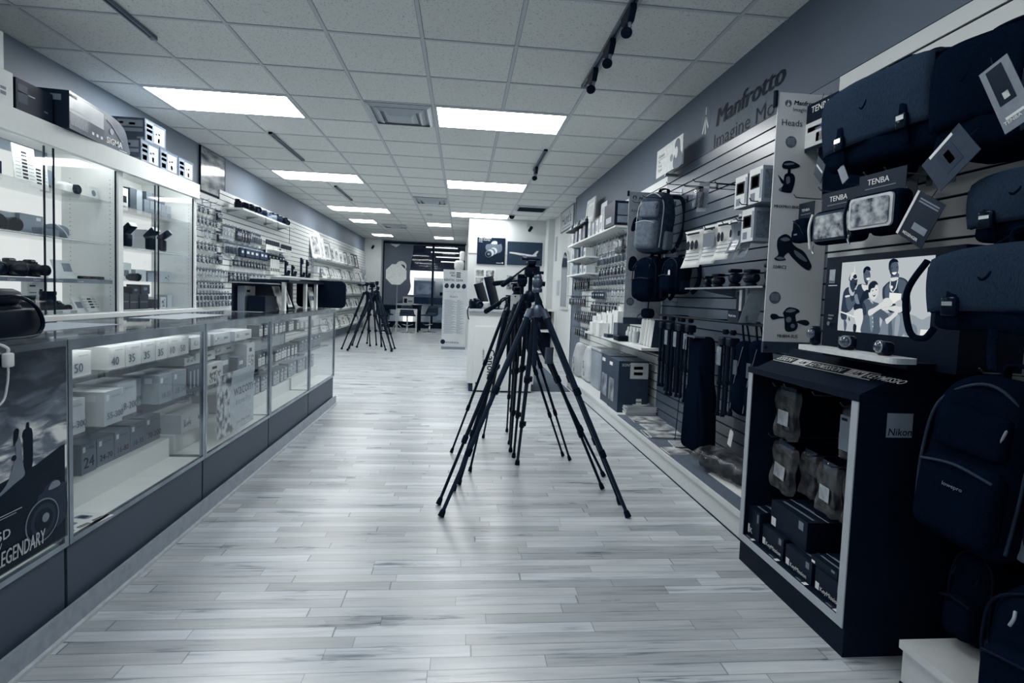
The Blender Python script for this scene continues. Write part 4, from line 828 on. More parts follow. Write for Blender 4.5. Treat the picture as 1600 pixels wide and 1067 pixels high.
# rack of white strips and dark holders
def strips(y0, n_, z, h, v, lab, grp, top=True):
    p = None
    for q in range(n_):
        loc = (LX+.08, y0+q*.085, z)
        if p is None:
            p = thing('strip_pack', nth(lab, 0, n_), 'packaged accessory', loc, LW, grp); MB().box(-.03, .03, -.006, 0, -h, 0, mat('strip_white', v, .4, var=.1, scale=40)).build('card', p)
            b = MB(); b.box(-.036, .036, -.012, 0, -.0, .07, navy) if top else b.box(-.02, .02, -.008, -.006, -h*.8, -h*.6, ink); b.build('header', p)
            MB().tube([(0, 0, .03), (0, .08, .03)], .003, hookm, 6).build('wire', p)
        else: dup(p, loc, LW, nth(lab, q, n_))
strips(8.55, 7, 1.81, .13, 222, 'white strip with dark header hanging on the left slatwall', 'white strips with dark headers')
strips(8.75, 5, 1.60, .24, 222, 'tall white strip with dark dots standing by the display top', 'tall white dotted strips', False)
strips(9.25, 6, 1.80, .11, 216, 'slanted white strip at the right of the header strips', 'slanted white strips')
b = MB(); b.box(-.35, .35, -.2, 0, -.012, 0, white); b.build('wall_shelf', None, (LX, 8.9, 1.735), LW, label='narrow white shelf under the header strips on the left slatwall', cat='shelf')
for q, (y, h_) in enumerate(((9.2, .26), (9.55, .2), (10.05, .36), (10.4, .34))):
    t = thing('tool_stand', f'dark accessory stand by the left wall, {ords[q]} of four', 'stand', (LX+.16, y, 1.345), LW)
    MB().box(-.07, .07, -.05, .05, 0, .02, blk).build('base', t); b = MB(); b.rbox(.05, .03, h_, .008, blk, 2, (0, 0, h_/2)); b.rbox(.09, .04, h_*.25, .01, blk, 2, (.01, -.01, h_*.8)); b.build('body', t)
    for k in range(4): MB().tube([(-.06+.04*k, -.04, .02), (-.06+.04*k, -.055, .1)], .008, blk, 6).build('prong', t)
t = thing('clear_stand', 'clear upright holder with dark picture near the frame wall', 'stand', (LX+.2, 10.62, 1.34), LW); MB().box(-.09, .09, -.005, .005, 0, .42, glassy('acrylic', .9, .05)).build('panel', t); MB().box(-.07, .07, -.008, -.005, .22, .4, picture('standpic', 10, 150, 30)).build('picture', t)
b = MB(); b.box(-.9, .9, -.3, 0, -.02, 0, white); b.build('wall_shelf', None, (LX, 9.85, 1.345), LW, label='white wall shelf carrying the dark accessory stands', cat='shelf')
b = MB(); b.box(-.35, .35, -.25, 0, -.012, 0, glassy('acrylic_shelf', .85, .06)); b.build('wall_shelf', None, (LX, 11.05, 1.47), LW, label='small clear shelf left of the frame rows', cat='shelf')
carton('white_box_small', 'white box on the small clear shelf', 'box', .16, .12, .12, (215, 200, 215), (LX+.22, 11.0, 1.472), LW); carton('grey_box_small', 'grey striped box right on the small clear shelf', 'box', .18, .12, .09, (120, 110, 130), (LX+.22, 11.25, 1.472), LW, None, [('f', .1, .9, .4, .6, winki)])
# shelf with cameras above
t = thing('wall_shelf', 'white bracketed shelf of cameras at the top of the left slatwall', 'shelf', (LX, 8.3, 2.16), LW)
MB().box(-1.05, 1.05, -.24, 0, -.018, 0, white).build('board', t); MB().box(-1.05, 1.05, -.245, -.238, -.03, .006, clearp).build('edge_lip', t)
for x in (-.95, -.3, .35, .98): MB().prism([(0, -.018), (-.16, -.018), (0, -.06)], x-.004, x+.004, steel, 'x').build('bracket', t)
for q in range(9):
    c_ = camera((LX+.14, 7.42+q*.215, 2.161), LW+random.uniform(-.5, .6), f'used camera on the high left shelf, {ords[q]} from our end', s=random.uniform(1.1, 1.4), strap=False, tone=random.choice((4, 30, 110, 6)))
for q, (y, l_) in enumerate(((8.0, .1), (8.5, .08), (9.05, .26))):
    MB().tube([(0, 0, .02), (.003, -.005, 0), (.0, -.006, -l_*.5), (.004, -.004, -l_)], .0035, blk, 5).build('camera_strap', None, (LX+.255, y, 2.13), LW, label=f'dark strap dangling from the high camera shelf, {ords[q]} of three', cat='strap')
# ---------------------------------------------------------------- rows of picture frames further back
def ledge(y0, y1, z, label, d=.16):
    t = thing('picture_ledge', label, 'shelf', (LX, (y0+y1)/2, z), LW); h = (y1-y0)/2
    MB().box(-h, h, -d, 0, -.012, 0, white).build('board', t); MB().box(-h, h, -d-.004, -d, -.014, .025, clearp).build('lip', t); return t
def frames(y0, y1, n_, z, hs, ws, lab, grp, tones=((228, 60), (60, 200), (200, 90)), tilt=.22, cat='picture frame', yaw=.0):
    protos = []
    for q in range(n_):
        y = y0+(y1-y0)*q/max(1, n_-1); k = q % len(tones)
        if len(protos) <= k:
            h, w = hs[k % len(hs)], ws[k % len(ws)]
            f_ = mat('frame_tone', tones[k][0], .35); p = lean('framed_photo', nth(lab, q, n_), cat, LX+.1, y, w, h, picture('frame_pic%d' % k, min(tones[k][1], 90), 226, 7+4*k, k*5+z, .3), f_, min(w, h)*.1, tilt, LW+yaw, z, group=grp); protos.append(p)
        else: dup(protos[k], (LX+.1+random.uniform(-.01, .01), y, z), rot=(-tilt+random.uniform(-.05, .05), 0, LW+yaw+random.uniform(-.08, .08)), label=nth(lab, q, n_))
ledge(11.1, 15.5, 1.77, 'upper picture ledge along the far left wall')
for q, (y, h, w, v) in enumerate(((11.3, .54, .42, 200), (11.62, .46, .36, 226), (12.15, .42, .36, 150), (12.6, .4, .32, 210), (13.05, .38, .3, 196), (13.5, .34, .28, 180), (13.95, .34, .26, 90), (14.4, .34, .26, 215), (14.85, .36, .28, 60), (15.25, .36, .3, 28))):
    lean('framed_photo', f'large frame on the upper far left ledge, {ords[q]} from our end', 'picture frame', LX+.12, y, w, h, pic[q % 6], mat('frame_tone', v, .35), .03, .2, LW-.25, 1.771)
for z, y0, y1, nm in ((1.395, 12.0, 16.4, 'second'), (1.045, 12.2, 16.6, 'third'), (.67, 12.0, 16.4, 'fourth'), (.235, 12.0, 16.2, 'lowest')):
    ledge(y0-.1, y1+.1, z, f'{nm} picture ledge along the far left wall')
    frames(y0, y1, 16, z+.001, (.25, .27, .24, .28), (.2, .17, .22, .19), f'small frame leaning on the {nm} far left ledge', f'small frames on the {nm} far left ledge', ((220, 50), (46, 150), (205, 90), (226, 30)), .32, yaw=-.3)
for q, (y, z) in enumerate(((16.5, 1.55), (16.7, 1.72), (16.9, 1.5), (16.55, 1.25), (16.8, 1.1))): MB().rbox(.2, .1, .18, .03, mat('bag_pale', 130+25*(q % 3), .7, var=.3, scale=20), 3, (0, -.06, 0)).build('hanging_bag', None, (LX, y, z), LW, label=f'small pale bag hanging at the far left corner, {ords[q]} of five', cat='bag')
hooks([(16.5, 1.66), (16.7, 1.83), (16.9, 1.61), (16.55, 1.36), (16.8, 1.21)], LX, LW, 'hook holding a small pale bag at the far left corner', 'hooks of the pale corner bags', .14)
# ================================================================ TRIPODS
tb = mat('tripod_black', 8, .35, var=.15, spec=.6); tg_ = mat('tripod_grey_tube', 30, .35, var=.08); tmet = mat('cast_alloy', 95, .35, .6, var=.3, scale=14); rub = mat('rubber_foot', 4, .8)
def tripod(apex, feet, label, head='ball', tubem=tb, cast=tb, group=None, r=.0145, col=.32, tagc=False, neck=.1, detail=True, flip=None):
    A = Vector(apex); t = thing('tripod', label, 'tripod', (A.x, A.y, 0), 0, group); Z = A.z
    b = MB(); b.lathe([(.022, Z-.04), (.036, Z-.03), (.04, Z-.005), (.036, Z+.012), (.022, Z+.03)], cast, 16)
    for f in feet:
        d = Vector((f[0]-A.x, f[1]-A.y, 0)).normalized(); b.cbox((d.x*.036, d.y*.036, Z-.01), (.034, .034, .04), cast, Matrix.Rotation(math.atan2(d.y, d.x), 4, 'Z'))
    b.build('shoulder', t)
    MB().tube([(0, 0, Z-col), (0, 0, Z+neck)], .0125, tubem, 12).build('centre_column', t)
    for f in feet:
        F = Vector((f[0]-A.x, f[1]-A.y, f[2] if len(f) > 2 else 0)); d = Vector((F.x, F.y, 0)).normalized(); T = Vector((d.x*.05, d.y*.05, Z-.012))
        b = MB(); p = lambda s_: T+(F-T)*s_
        b.tube([p(0), p(.40)], r, tubem, 12); b.tube([p(.40), p(.70)], r*.8, tubem, 10); b.tube([p(.70), p(.975)], r*.62, tubem, 10); lg = b.build('leg', t)
        if detail:
            ax = (F-T).normalized(); side = ax.cross(Vector((0, 0, 1))).normalized()
            for s_, rr in ((.40, r*1.3), (.70, r*1.1)):
                b = MB(); b.tube([p(s_-.018), p(s_-.012), p(s_+.012), p(s_+.018)], [rr*.9, rr, rr, rr*.9], blk, 12); q = p(s_)+side*rr*1.1; b.tube([q-ax*.02, q+ax*.012], rr*.42, blk, 8); b.build('leg_lock', lg)
        b = MB(); b.tube([p(.965), p(.975), p(.995)], [r*.75, r*.95, r*1.05], rub, 12); b.build('rubber_foot', lg)
        b = MB(); b.tube([p(-.01), p(.03)], r*1.25, cast, 12); b.build('leg_collar', lg)
    H0 = Z+neck
    if head == 'ball':
        b = MB(); b.lathe([(.026, 0), (.028, .01), (.028, .022), (.022, .026), (.026, .03), (.029, .045), (.029, .07), (.024, .078)], tmet, 20, (0, 0, H0-.03)); b.lathe([(.02, .07), (.024, .085), (.02, .1), (.014, .105)], tmet, 16, (0, 0, H0-.03)); b.box(-.03, .03, -.02, .02, H0+.075, H0+.09, blk); hd = b.build('ball_head', t)
        MB().tube([(.02, 0, H0+.02), (.042, 0, H0+.02)], .014, blk, 12).build('knob', hd)
    elif head == 'video':
        b = MB(); b.rbox(.075, .08, .07, .018, blk, 3, (0, 0, H0+.035)); b.rbox(.05, .11, .03, .01, blk, 2, (0, 0, H0+.085)); b.lathe([(.03, -.03), (.034, 0), (.03, .03)], blk, 20, (.02, 0, H0+.04), 'x'); b.box(-.06, .05, -.025, .025, H0+.1, H0+.112, blk); hd = b.build('video_head', t)
        d = Vector(flip) if flip else Vector((-.3, -.05, -.12))
        s_ = Vector((-.03, 0, H0+.06)); MB().tube([s_, s_+d*.62], .006, blk, 10).build('pan_handle', hd); MB().tube([s_+d*.6, s_+d*.64, s_+d*.97, s_+d], [.009, .0135, .0135, .009], rub, 12).build('grip', hd)
    elif head == 'pan':
        b = MB(); b.rbox(.05, .05, .06, .012, blk, 3, (0, 0, H0+.03)); b.rbox(.06, .06, .018, .006, blk, 2, (0, 0, H0+.07)); b.lathe([(.022, -.03), (.025, 0), (.022, .03)], blk, 16, (0, 0, H0+.04), 'x'); hd = b.build('pan_head', t)
        d = Vector(flip) if flip else Vector((-.2, -.03, -.03)); s_ = Vector((-.02, 0, H0+.04)); MB().tube([s_, s_+d*.5], .006, blk, 8).build('pan_handle', hd); MB().tube([s_+d*.48, s_+d*.52, s_+d*.97, s_+d], [.009, .014, .016, .01], rub, 12).build('grip', hd)
    else:
        b = MB(); b.rbox(.04, .04, .05, .01, blk, 2, (0, 0, H0+.02)); b.box(-.03, .03, -.03, .03, H0+.045, H0+.055, blk); b.build('head', t)
    if tagc: b = MB(); b.box(-.03, .03, -.001, .001, -.1, 0, offw); b.prism(circ(0, -.012, .005, 10), -.0016, -.001, ink); b.build('price_tag', t).location = tagc
    return t
tripod((.42, 3.03, 1.085), [(-.08, 2.74), (.41, 3.62), (.92, 2.73)], 'front tripod of the middle cluster with silver shoulder and ball head', 'ball', tg_, tmet, r=.0165, neck=.13)
tripod((.40, 3.2, 1.165), [(-.10, 2.90), (.40, 3.78), (.93, 2.91)], 'tripod with fluid head and longest pan handle, second in the middle cluster', 'video', neck=.11, flip=(-.16, -.28, -.12))
tripod((.37, 3.38, 1.10), [(-.02, 3.11), (.39, 3.92), (.89, 3.15)], 'tripod with short thick pan handle pointing left, third in the middle cluster', 'pan', neck=.12, flip=(-.17, -.05, -.03))
tripod((.36, 3.5, 1.05), [(.01, 3.21), (.40, 4.13), (.96, 3.38)], 'low tripod with handle pointing down left and white tag, in the middle cluster', 'pan', neck=.09, flip=(-.2, -.1, -.13), tagc=(-.03, -.12, 1.17))
tripod((.38, 3.95, 1.12), [(-.05, 3.87), (.41, 4.5), (.80, 3.71)], 'rear tripod of the middle cluster with slim dark legs', 'none', neck=.08, r=.0125)
tripod((.33, 3.75, 1.05), [(.08, 3.45), (.77, 3.82), (.2, 4.3)], 'narrowest tripod hidden inside the middle cluster', 'none', neck=.06, r=.0125)
b = MB(); b.sheet(lambda u, v: (-.03+.06*u, .006*sin(v*3), -.1*v), 3, 5, mat('hang_tag', 92, .5), .001); b.build('hang_tag', None, (.53, 3.18, .86), .4, label='grey folded tag hanging between the middle tripods', cat='tag')
# far cluster
fc = [(-1.88, 10.75, 1.12), (-1.8, 10.95, 1.1), (-1.72, 11.1, 1.05), (-1.7, 10.85, 1.15), (-1.86, 11.2, 1.1)]
ff = [[(-2.31, 10.6), (-1.46, 10.6), (-1.9, 11.4)], [(-2.2, 10.75), (-1.36, 10.75), (-1.8, 11.6)], [(-2.1, 11.0), (-1.33, 10.95), (-1.71, 11.7)], [(-2.16, 10.4), (-1.33, 10.45), (-1.65, 11.3)], [(-2.27, 11.4), (-1.49, 11.5), (-2.05, 11.9)]]
for q, (a, f_) in enumerate(zip(fc, ff)): tripod(a, f_, f'dark tripod in the far group by the frame wall, {ords[q]} of five', ['pan', 'video', 'pan', 'pan', 'video'][q], r=.022, neck=.12, flip=(-.14, -.1, -.02))
# ================================================================ CENTRE BACK: SALES COUNTER AND PARTITION
cw = mat('counter_white', 214, .4, var=.02)
t = thing('sales_counter', 'white sales counter with a panelled front behind the middle tripods', 'counter', (.08, 6.36, 0))
MB().box(.0, .8, .03, .95, .1, .965, cw).build('body', t); MB().box(-.03, .84, -.01, 1.0, .965, .985, mat('counter_top_grey', 170, .4)).build('worktop', t)
MB().box(.02, .78, .05, .93, 0, .1, mat('toe_kick', 60, .6)).build('toe_kick', t)
b = MB(); b.box(.07, .77, .0, .03, .02, .79, white); b.build('loose_panel', t); b = MB(); b.box(.075, .765, -.0015, 0, .025, .78, mat('carton_white_face', 214, .5, var=.02)); b.build('panel_face', t)
b = MB(); b.M = Matrix.Translation((.235, -.004, .52)) @ Matrix.Rotation(pi/2, 4, 'Y'); b.text('Canon', 0, 0, .12, ink, bold=.01); b.text('i-SENSYS MFP', 0, -.06, .028, ink); b.M = Matrix(); b.box(.1, .11, -.003, -.0015, .09, .12, ink); b.build('lettering', t)
camera((.17, 6.55, .986), .4, 'camera with a hanging strap on the sales counter left corner', s=1.15, strap=False)
MB().tube(crom([(0, 0, .05), (-.03, -.02, .02), (-.04, -.03, -.03), (-.03, -.035, -.1), (-.02, -.035, -.12)], 5, False), .007, blk, 6).build('camera_strap', None, (.10, 6.38, .986), label='dark strap hanging over the sales counter corner', cat='strap')
def pad(x, y, z, w, d, h, m_, label, cat, name, rz=0, r=.01): return MB().rbox(w, d, h, r, m_, 3, (0, 0, h/2)).build(name, None, (x, y, z), rz, label=label, cat=cat)
pad(.34, 6.75, .986, .2, .16, .09, offw, 'pale rounded box behind the counter camera', 'box', 'pale_case', .2, .03)
for q, (x, y, tl, hh, w_) in enumerate(((.42, 6.7, .3, .38, .07), (.30, 6.95, .36, .3, .06))):
    t = thing('monitor', ['tall dark monitor edge tilted over the sales counter', 'smaller dark screen edge left of the tall monitor'][q], 'monitor', (x, y, .986)); MB().lathe([(.08, 0), (.08, .01), (.02, .015)], blk, 16).build('base', t)
    b = MB(); b.M = Matrix.Rotation(-tl*.9, 4, 'Y') @ Matrix.Rotation(1.2, 4, 'Z'); b.rbox(.3, .03, hh, .008, blk, 2, (0, 0, hh/2+.04)); b.build('screen', t)
for q, (x, y, rx) in enumerate(((.52, 6.6, 0), (.64, 6.62, .4), (.58, 6.8, 1.2))):
    MB().tube(crom([(-.08, 0, .01), (-.05, .02, .12), (.04, .03, .15), (.09, 0, .07), (.05, -.03, .012)], 6, False), .011, blk, 8).build('camera_strap', None, (x, y, .986), rx, label=f'looped black strap on the sales counter, {ords[q]} of three', cat='strap')
MB().tube(crom([(0, 0, 0), (-.1, -.0, -.03), (-.16, -.0, -.12), (-.12, -.0, -.22), (-.03, -.0, -.26)], 6, False), .004, blk, 6).build('cable', None, (.62, 6.345, .975), label='thin black cable looping down the sales counter front', cat='cable')
pad(.55, 6.95, .986, .14, .1, .12, mat('card_reader', 200, .5), 'white card reader standing behind the straps', 'card reader', 'card_reader', .3)
# partition wall pictures
def flatpic(name, label, cat, x, y, z, w, h, m_, parts=None, d=.02, rz=0):
    t = thing(name, label, cat, (x, y, z), rz); MB().box(0, w, -d, 0, 0, h, m_).build('board', t)
    if parts: b = MB(); parts(b, d); b.build('print', t)
    return t
def cam_art(b, d):
    lt = mat('art_light', 190, .4); md = mat('art_mid', 100, .4); e = -d-.001
    b.prism(crom([(.18, .34), (.2, .42), (.28, .44), (.33, .5), (.42, .5), (.44, .43), (.52, .44), (.53, .3), (.42, .24), (.25, .26)]), e, -d, md)
    b.prism(crom([(.3, .44), (.34, .49), (.41, .49), (.42, .44)]), e-.001, e, lt)
    for k in range(5): b.prism(circ(.25+.035*k, .22+.022*k, .075, 20), e-.002-.001*(5-k), e-.001-.001*(5-k), lt if k % 2 else md)
    b.prism(circ(.245, .215, .058, 20), e-.008, e-.0065, ink); b.prism(circ(.25, .22, .03, 16), e-.009, e-.008, md)
    b.text('THE CAMERA', .03, .54, .045, winki, y=e, bold=.01); b.text('THAT STARTED', .03, .5, .035, winki, y=e); b.text('IT ALL', .03, .465, .03, winki, y=e); b.box(.42, .52, e, -d, .03, .04, winki); b.box(.535, .57, e, -d, .025, .055, winki)
flatpic('wall_poster', 'dark poster of a camera on the white partition', 'poster', .27, 11.6, 1.82, .6, .57, mat('poster_navy', 20, .4), cam_art)
flatpic('wall_poster', 'slate picture of a white plane on the white partition', 'poster', .92, 11.6, 1.83, .76, .5, mat('poster_slate', 62, .4, var=.12, scale=3), lambda b, d: (b.prism(crom([(.05, .25), (.1, .275), (.5, .235), (.62, .23), (.62, .2), (.4, .2), (.15, .235)]), -d-.002, -d, offw), b.prism([(.54, .22), (.64, .32), (.68, .32), (.62, .22)], -d-.003, -d, offw), b.prism([(.3, .22), (.38, .15), (.44, .15), (.4, .22)], -d-.003, -d, inkg)))
t = thing('photo_board', 'white board of four small photos below the camera poster', 'photo board', (.23, 11.6, 1.36)); MB().box(0, .46, -.015, 0, 0, .36, white).build('board', t)
for k in range(4): MB().box(.03+.22*(k % 2), .2+.22*(k % 2), -.017, -.015, .03+.17*(k//2), .165+.17*(k//2), pic[k]).build('photo', t)
flatpic('small_sign', 'small dark photo sign beside the tripod heads on the partition', 'sign', .93, 11.6, 1.3, .34, .3, picture('signpic', 8, 170, 9, 3), d=.01)
t = thing('low_shelf_unit', 'white low shelving with dark gaps behind the middle tripods', 'shelving', (1.45, 10.6, 0)); b = MB(); b.box(-.42, .42, 0, .4, .88, .92, white); b.box(-.42, .42, .36, .4, .02, .88, ink)
for x in (-.42, .38): b.box(x, x+.04, 0, .36, 0, .88, white)
b.box(-.38, .38, 0, .36, .04, .08, white); b.box(-.38, .38, 0, .36, .46, .5, white); b.build('carcass', t)
for q, (z, w_, h_) in enumerate(((.08, .26, .2), (.5, .3, .14))): carton('dark_storage_box', ['dark box low in the white shelving', 'dark box in the upper gap of the white shelving'][q], 'box', w_, .25, h_, (26, 20, 40), (1.42, 10.66, z), 0, None, [('f', .3, .6, .2, .5, winki)])
MB().box(0, 1.1, 0, 2.7, 0, .008, mat('floor_mat_dark', 80, .9, scale=90, bump=.2)).build('floor_mat', None, (.92, 7.05, 0), label='dark grey mat on the floor behind the tripods', cat='mat') if False else MB().box(.66, 1.36, 6.5, 9.9, 0, .008, mat('floor_mat_dark', 80, .9, scale=90, bump=.2)).build('floor_mat', label='dark grey mat on the floor behind the tripods', cat='mat')
# rental banner
t = thing('banner_stand', 'tall pale roll-up banner reading RENTAL GEAR', 'banner', (-.42, 11.3, 0))
MB().box(0, .5, -.06, .06, 0, .05, mat('banner_base', 120, .4)).build('base', t); MB().tube([(.25, .03, .05), (.25, .03, 1.66)], .01, steel, 8).build('pole', t)
MB().box(0, .5, -.005, -.002, .04, 1.66, mat('banner_paper', 196, .6, var=.06, scale=4)).build('banner_sheet', t)
b = MB(); e = -.007; gk = mat('banner_ink', 24, .6)
b.text('LENS', .13, 1.575, .06, gk, y=e, bold=.02, sx=.8); b.text('PRO', .16, 1.515, .06, gk, y=e, bold=.02, sx=.8)
for k in range(3): b.prism([(.27, 1.605-.04*k), (.35, 1.605-.04*k), (.37, 1.595-.04*k), (.35, 1.583-.04*k), (.27, 1.583-.04*k)], e, e+.001, gk)
b.text('RENTAL GEAR', .02, 1.42, .07, gk, y=e, bold=.018, sx=.88)
for k in range(4): b.prism(crom([(.03+.12*k, 1.3), (.05+.12*k, 1.36), (.1+.12*k, 1.37), (.12+.12*k, 1.31), (.08+.12*k, 1.27)]), e, e+.001, mat('banner_pic', 46, .6))
b.text('hunts photo', .05, 1.19, .06, mat('banner_faint', 160, .6), y=e, sx=1.1); b.text("Hunt's", .15, 1.08, .062, gk, y=e)
for k in range(34): b.box(.03+.01*(k % 3), .2+.03*((k*7) % 5), e, e+.001, 1.02-.021*k, 1.029-.021*k, mat('banner_line', 130, .6)); b.box(.3, .37+.02*((k*3) % 5), e, e+.001, 1.02-.021*k, 1.029-.021*k, mat('banner_line', 130, .6))
b.text('877.578.4726', .09, .12, .05, gk, y=e, bold=.004); b.prism(circ(.03, .15, .05, 14), e, e+.001, gk); b.build('print', t)
# ================================================================ BY THE WINDOW
t = thing('soft_box', 'white octagonal soft box on a thin stand by the window', 'softbox', (-1.84, 15, 0))
a8 = [(.3*cos(rad(22.5+45*k)), .3*sin(rad(22.5+45*k))) for k in range(8)]
MB().prism([(p[0], p[1]+1.63) for p in a8], -.02, .0, mat('softbox_white', 218, .6)).build('front_cloth', t)
b = MB(); b.add([(p[0], 0, p[1]+1.63) for p in a8]+[(0, .3, 1.63)], [(k, (k+1) % 8, 8) for k in range(8)], blk); b.build('shell', t)
MB().tube([(0, .25, .0), (0, .25, 1.6)], .012, steel, 8).build('stand', t)
for k in range(3): MB().tube([(0, .25, .3), (.3*cos(2.1*k), .25+.3*sin(2.1*k), .01)], .009, steel, 6).build('leg', t)
t = thing('desk', 'black table with straight legs near the window', 'table', (-1.7, 16.1, 0)); MB().box(-.62, .45, -.3, .5, .64, .76, blk).build('tabletop', t)
for x, y in ((-.58, -.27), (.41, -.27), (-.58, .46), (.41, .46)): MB().box(x-.03, x+.03, y-.03, y+.03, 0, .64, blk).build('leg', t)
MB().box(-.5, .3, -.2, .3, 0, .3, mat('dark_pedestal', 14, .6)).build('pedestal', t) if False else None
def stool(x, y, label, rz):
    t = thing('bar_stool', label, 'stool', (x, y, 0), rz); MB().lathe([(.2, 0), (.2, .012), (.06, .03), (.03, .05), (.03, .2)], silver, 20).build('base', t); MB().tube([(0, 0, .15), (0, 0, .5)], .02, silver, 10).build('post', t)
    b = MB(); b.sheet(lambda u, v: ((u-.5)*.46*(1-.35*v*v), .2-.42*(1-v)*.9 if v < .5 else .2-.2*(1-v), .5+max(0, v-.45)*.5), 6, 8, mat('stool_seat', 36, .4), .03); b.build('seat', t); MB().tube([(-.15, -.1, .25), (0, -.2, .22), (.15, -.1, .25)], .01, silver, 8).build('footrest', t)
stool(-1.55, 15.4, 'dark bar stool in front of the black table', 0.2); stool(-.95, 15.9, 'dark bar stool right of the black table', -.5); stool(-2.25, 15.7, 'dark stool half hidden behind the far tripods', .4)
t = thing('wire_stand', 'thin white metal frame stand under the black table', 'stand', (-1.55, 15.05, 0)); MB().tube([(-.27, 0, .012), (.27, 0, .012), (.27, 0, .68), (-.27, 0, .68), (-.27, 0, .02)], .011, offw, 6).build('front_loop', t); MB().tube([(-.27, .3, .012), (.27, .3, .012), (.27, .3, .68), (-.27, .3, .68), (-.27, .3, .02)], .011, offw, 6).build('rear_loop', t)
carton('white_box_small', 'white patterned box on the black table', 'box', .3, .2, .26, (190, 180, 200), (-1.6, 16.0, .761), 0, None, [('f', .1, .4, .3, .8, ink), ('f', .5, .9, .4, .6, inkg)])
pad(-1.35, 16.0, .761, .3, .2, .03, blk, 'dark folded device on the black table', 'laptop', 'laptop', .2); MB().prism([(-.16, 0), (.16, 0), (.02, .15)], -.01, .01, blk).build('laptop_lid', None, (-1.4, 15.9, .795), label='dark triangular stand beside the white box', cat='stand') if False else None
# window decal and items behind the glass
t = thing('window_decal', 'grey curved vinyl banner with a pale ring in the shop window', 'window decal', (-2.55, 17.62, 0))
MB().prism([(0, .25), (0, 2.7)]+crom([(.92, 2.7), (.9, 2.4), (.84, 2.0), (.83, 1.6), (.86, 1.3), (.72, 1.0), (.5, .85), (.25, .6)], 4, False)+[(.2, .25)], -.004, 0, mat('decal_grey', 84, .5, var=.05)).build('banner_sheet', t)
b = MB(); b.prism(circ(.54, 1.98, .17, 28), -.006, -.004, offw); b.prism(circ(.56, 1.93, .11, 24), -.008, -.006, mat('decal_dark', 60, .5)); b.prism([(.17, 2.68), (.5, 2.68), (.36, 2.58)], -.006, -.004, offw); b.build('ring', t)  # the pale triangle at the top is a painted light reflection
# shop front across the passage
t = thing('shop_opposite', 'bright shop front seen through the window', 'shop front', (0, 21.3, 0)); lit = emis('lit_window_strip', (1, .99, .95, 1), .8)
MB().box(-3.6, .6, -.05, .15, 1.75, 2.0, lit).build('light_strip', t); b = MB(); b.box(-2.3, -1.95, -.06, .15, 0, 1.75, lit); b.build('lit_column', t)
MB().box(-3.6, .6, -.3, .15, .72, .98, mat('opposite_counter', 66, .5)).build('counter', t); MB().box(-3.6, .6, -.32, .15, .98, 1.06, mat('opposite_counter_top', 120, .5)).build('counter_top', t)
MB().box(-1.9, -1.1, -.2, .1, 1.07, 1.62, mat('opposite_case', 150, .5)).build('glass_case', t); b = MB(); b.box(-1.82, -1.18, -.22, -.2, 1.1, 1.52, picture('opp_pic', 110, 215, 3)); b.build('case_picture', t); MB().box(-.9, .5, -.2, .1, 1.07, 1.2, ink).build('dark_box', t)
MB().box(-.9, -.2, -.2, .1, 1.2, 1.5, mat('opposite_stack', 190, .5)).build('white_stack', t); MB().box(-1.1, -.3, -.31, -.3, .1, .6, mat('opp_panel', 170, .5)).build('low_panel', t); MB().box(0, .5, -.31, -.3, .05, .65, mat('opp_panel2', 110, .5)).build('grey_panel', t)
for k in range(5): MB().box(-1.6+.18*k, -.3+.05*k, -1.2+.2*k, -1.12+.2*k, 3.0-.16*k, 3.03-.16*k, lit).build('reflected_lamp_bar', t)  # glowing bars stand in for ceiling lights reflected in the window glass
carton('white_box_small', 'white box on the sill at the right end of the window', 'box', .3, .2, .32, (200, 180, 210), (-.1, 17.4, .2), 0)
t = thing('stacked_goods', 'white goods stacked against the partition near the window top', 'goods', (.08, 16.4, 0)); b = MB(); b.box(-.02, 0, -.3, .3, 1.8, 2.72, offw); b.box(-.05, -.022, -.34, .2, 1.9, 2.6, mat('goods_pale', 205, .5)); b.build('panels', t); b = MB(); b.rbox(.3, .3, .3, .08, mat('goods_white', 216, .7), 3, (-.22, 0, 2.02)); b.rbox(.16, .2, .3, .05, mat('goods_white', 216, .7), 3, (-.14, 0, 2.3)); b.build('wrapped_bundle', t)
MB().box(-.42, 0, -.2, .2, 1.83, 1.85, white).build('wall_shelf', t)
# ================================================================ RIGHT WALL: SIGNS
RX = 1.765
t = thing('wall_lettering', 'dark lettering reading Manfrotto Imagine More high on the right wall', 'wall lettering', (XR, 3.83, 2.3), RW)
wl = mat('vinyl_navy', 8, .5)
MB().text('Manfrotto', .0, .14, .175, wl, y=-.002, bold=.038, shear=.18, sx=1.17).build('brand_line', t); MB().text('Imagine More', -.02, -.01, .14, wl, y=-.002, sx=1.2).build('slogan_line', t)
lg = lambda b, x, z, s, y, m: (b.prism([(x-.006*s, z+.045*s), (x+.006*s, z+.045*s), (x+.006*s, z+.1*s), (x-.006*s, z+.1*s)], y-.001, y, m), b.prism([(x-.01*s, z+.03*s), (x+.01*s, z+.03*s), (x-.035*s, z-.09*s), (x-.055*s, z-.085*s)], y-.001, y, m), b.prism([(x-.01*s, z+.03*s), (x+.01*s, z+.03*s), (x+.055*s, z-.06*s), (x+.04*s, z-.07*s)], y-.001, y, m), b.prism([(x-.008*s, z+.02*s), (x+.008*s, z+.02*s), (x+.012*s, z-.1*s), (x-.008*s, z-.1*s)], y-.001, y, m))
b = MB(); b.prism(circ(-.17, .24, .075, 32, .105), -.001, 0, mat('logo_oval', 98, .6)); lg(b, -.17, .24, 1, -.001, offw); b.build('logo', t)
t = thing('small_wall_sign', 'small white sign with a figure standing above the grey slats', 'sign', (1.66, 4.66, 2.235), RW)
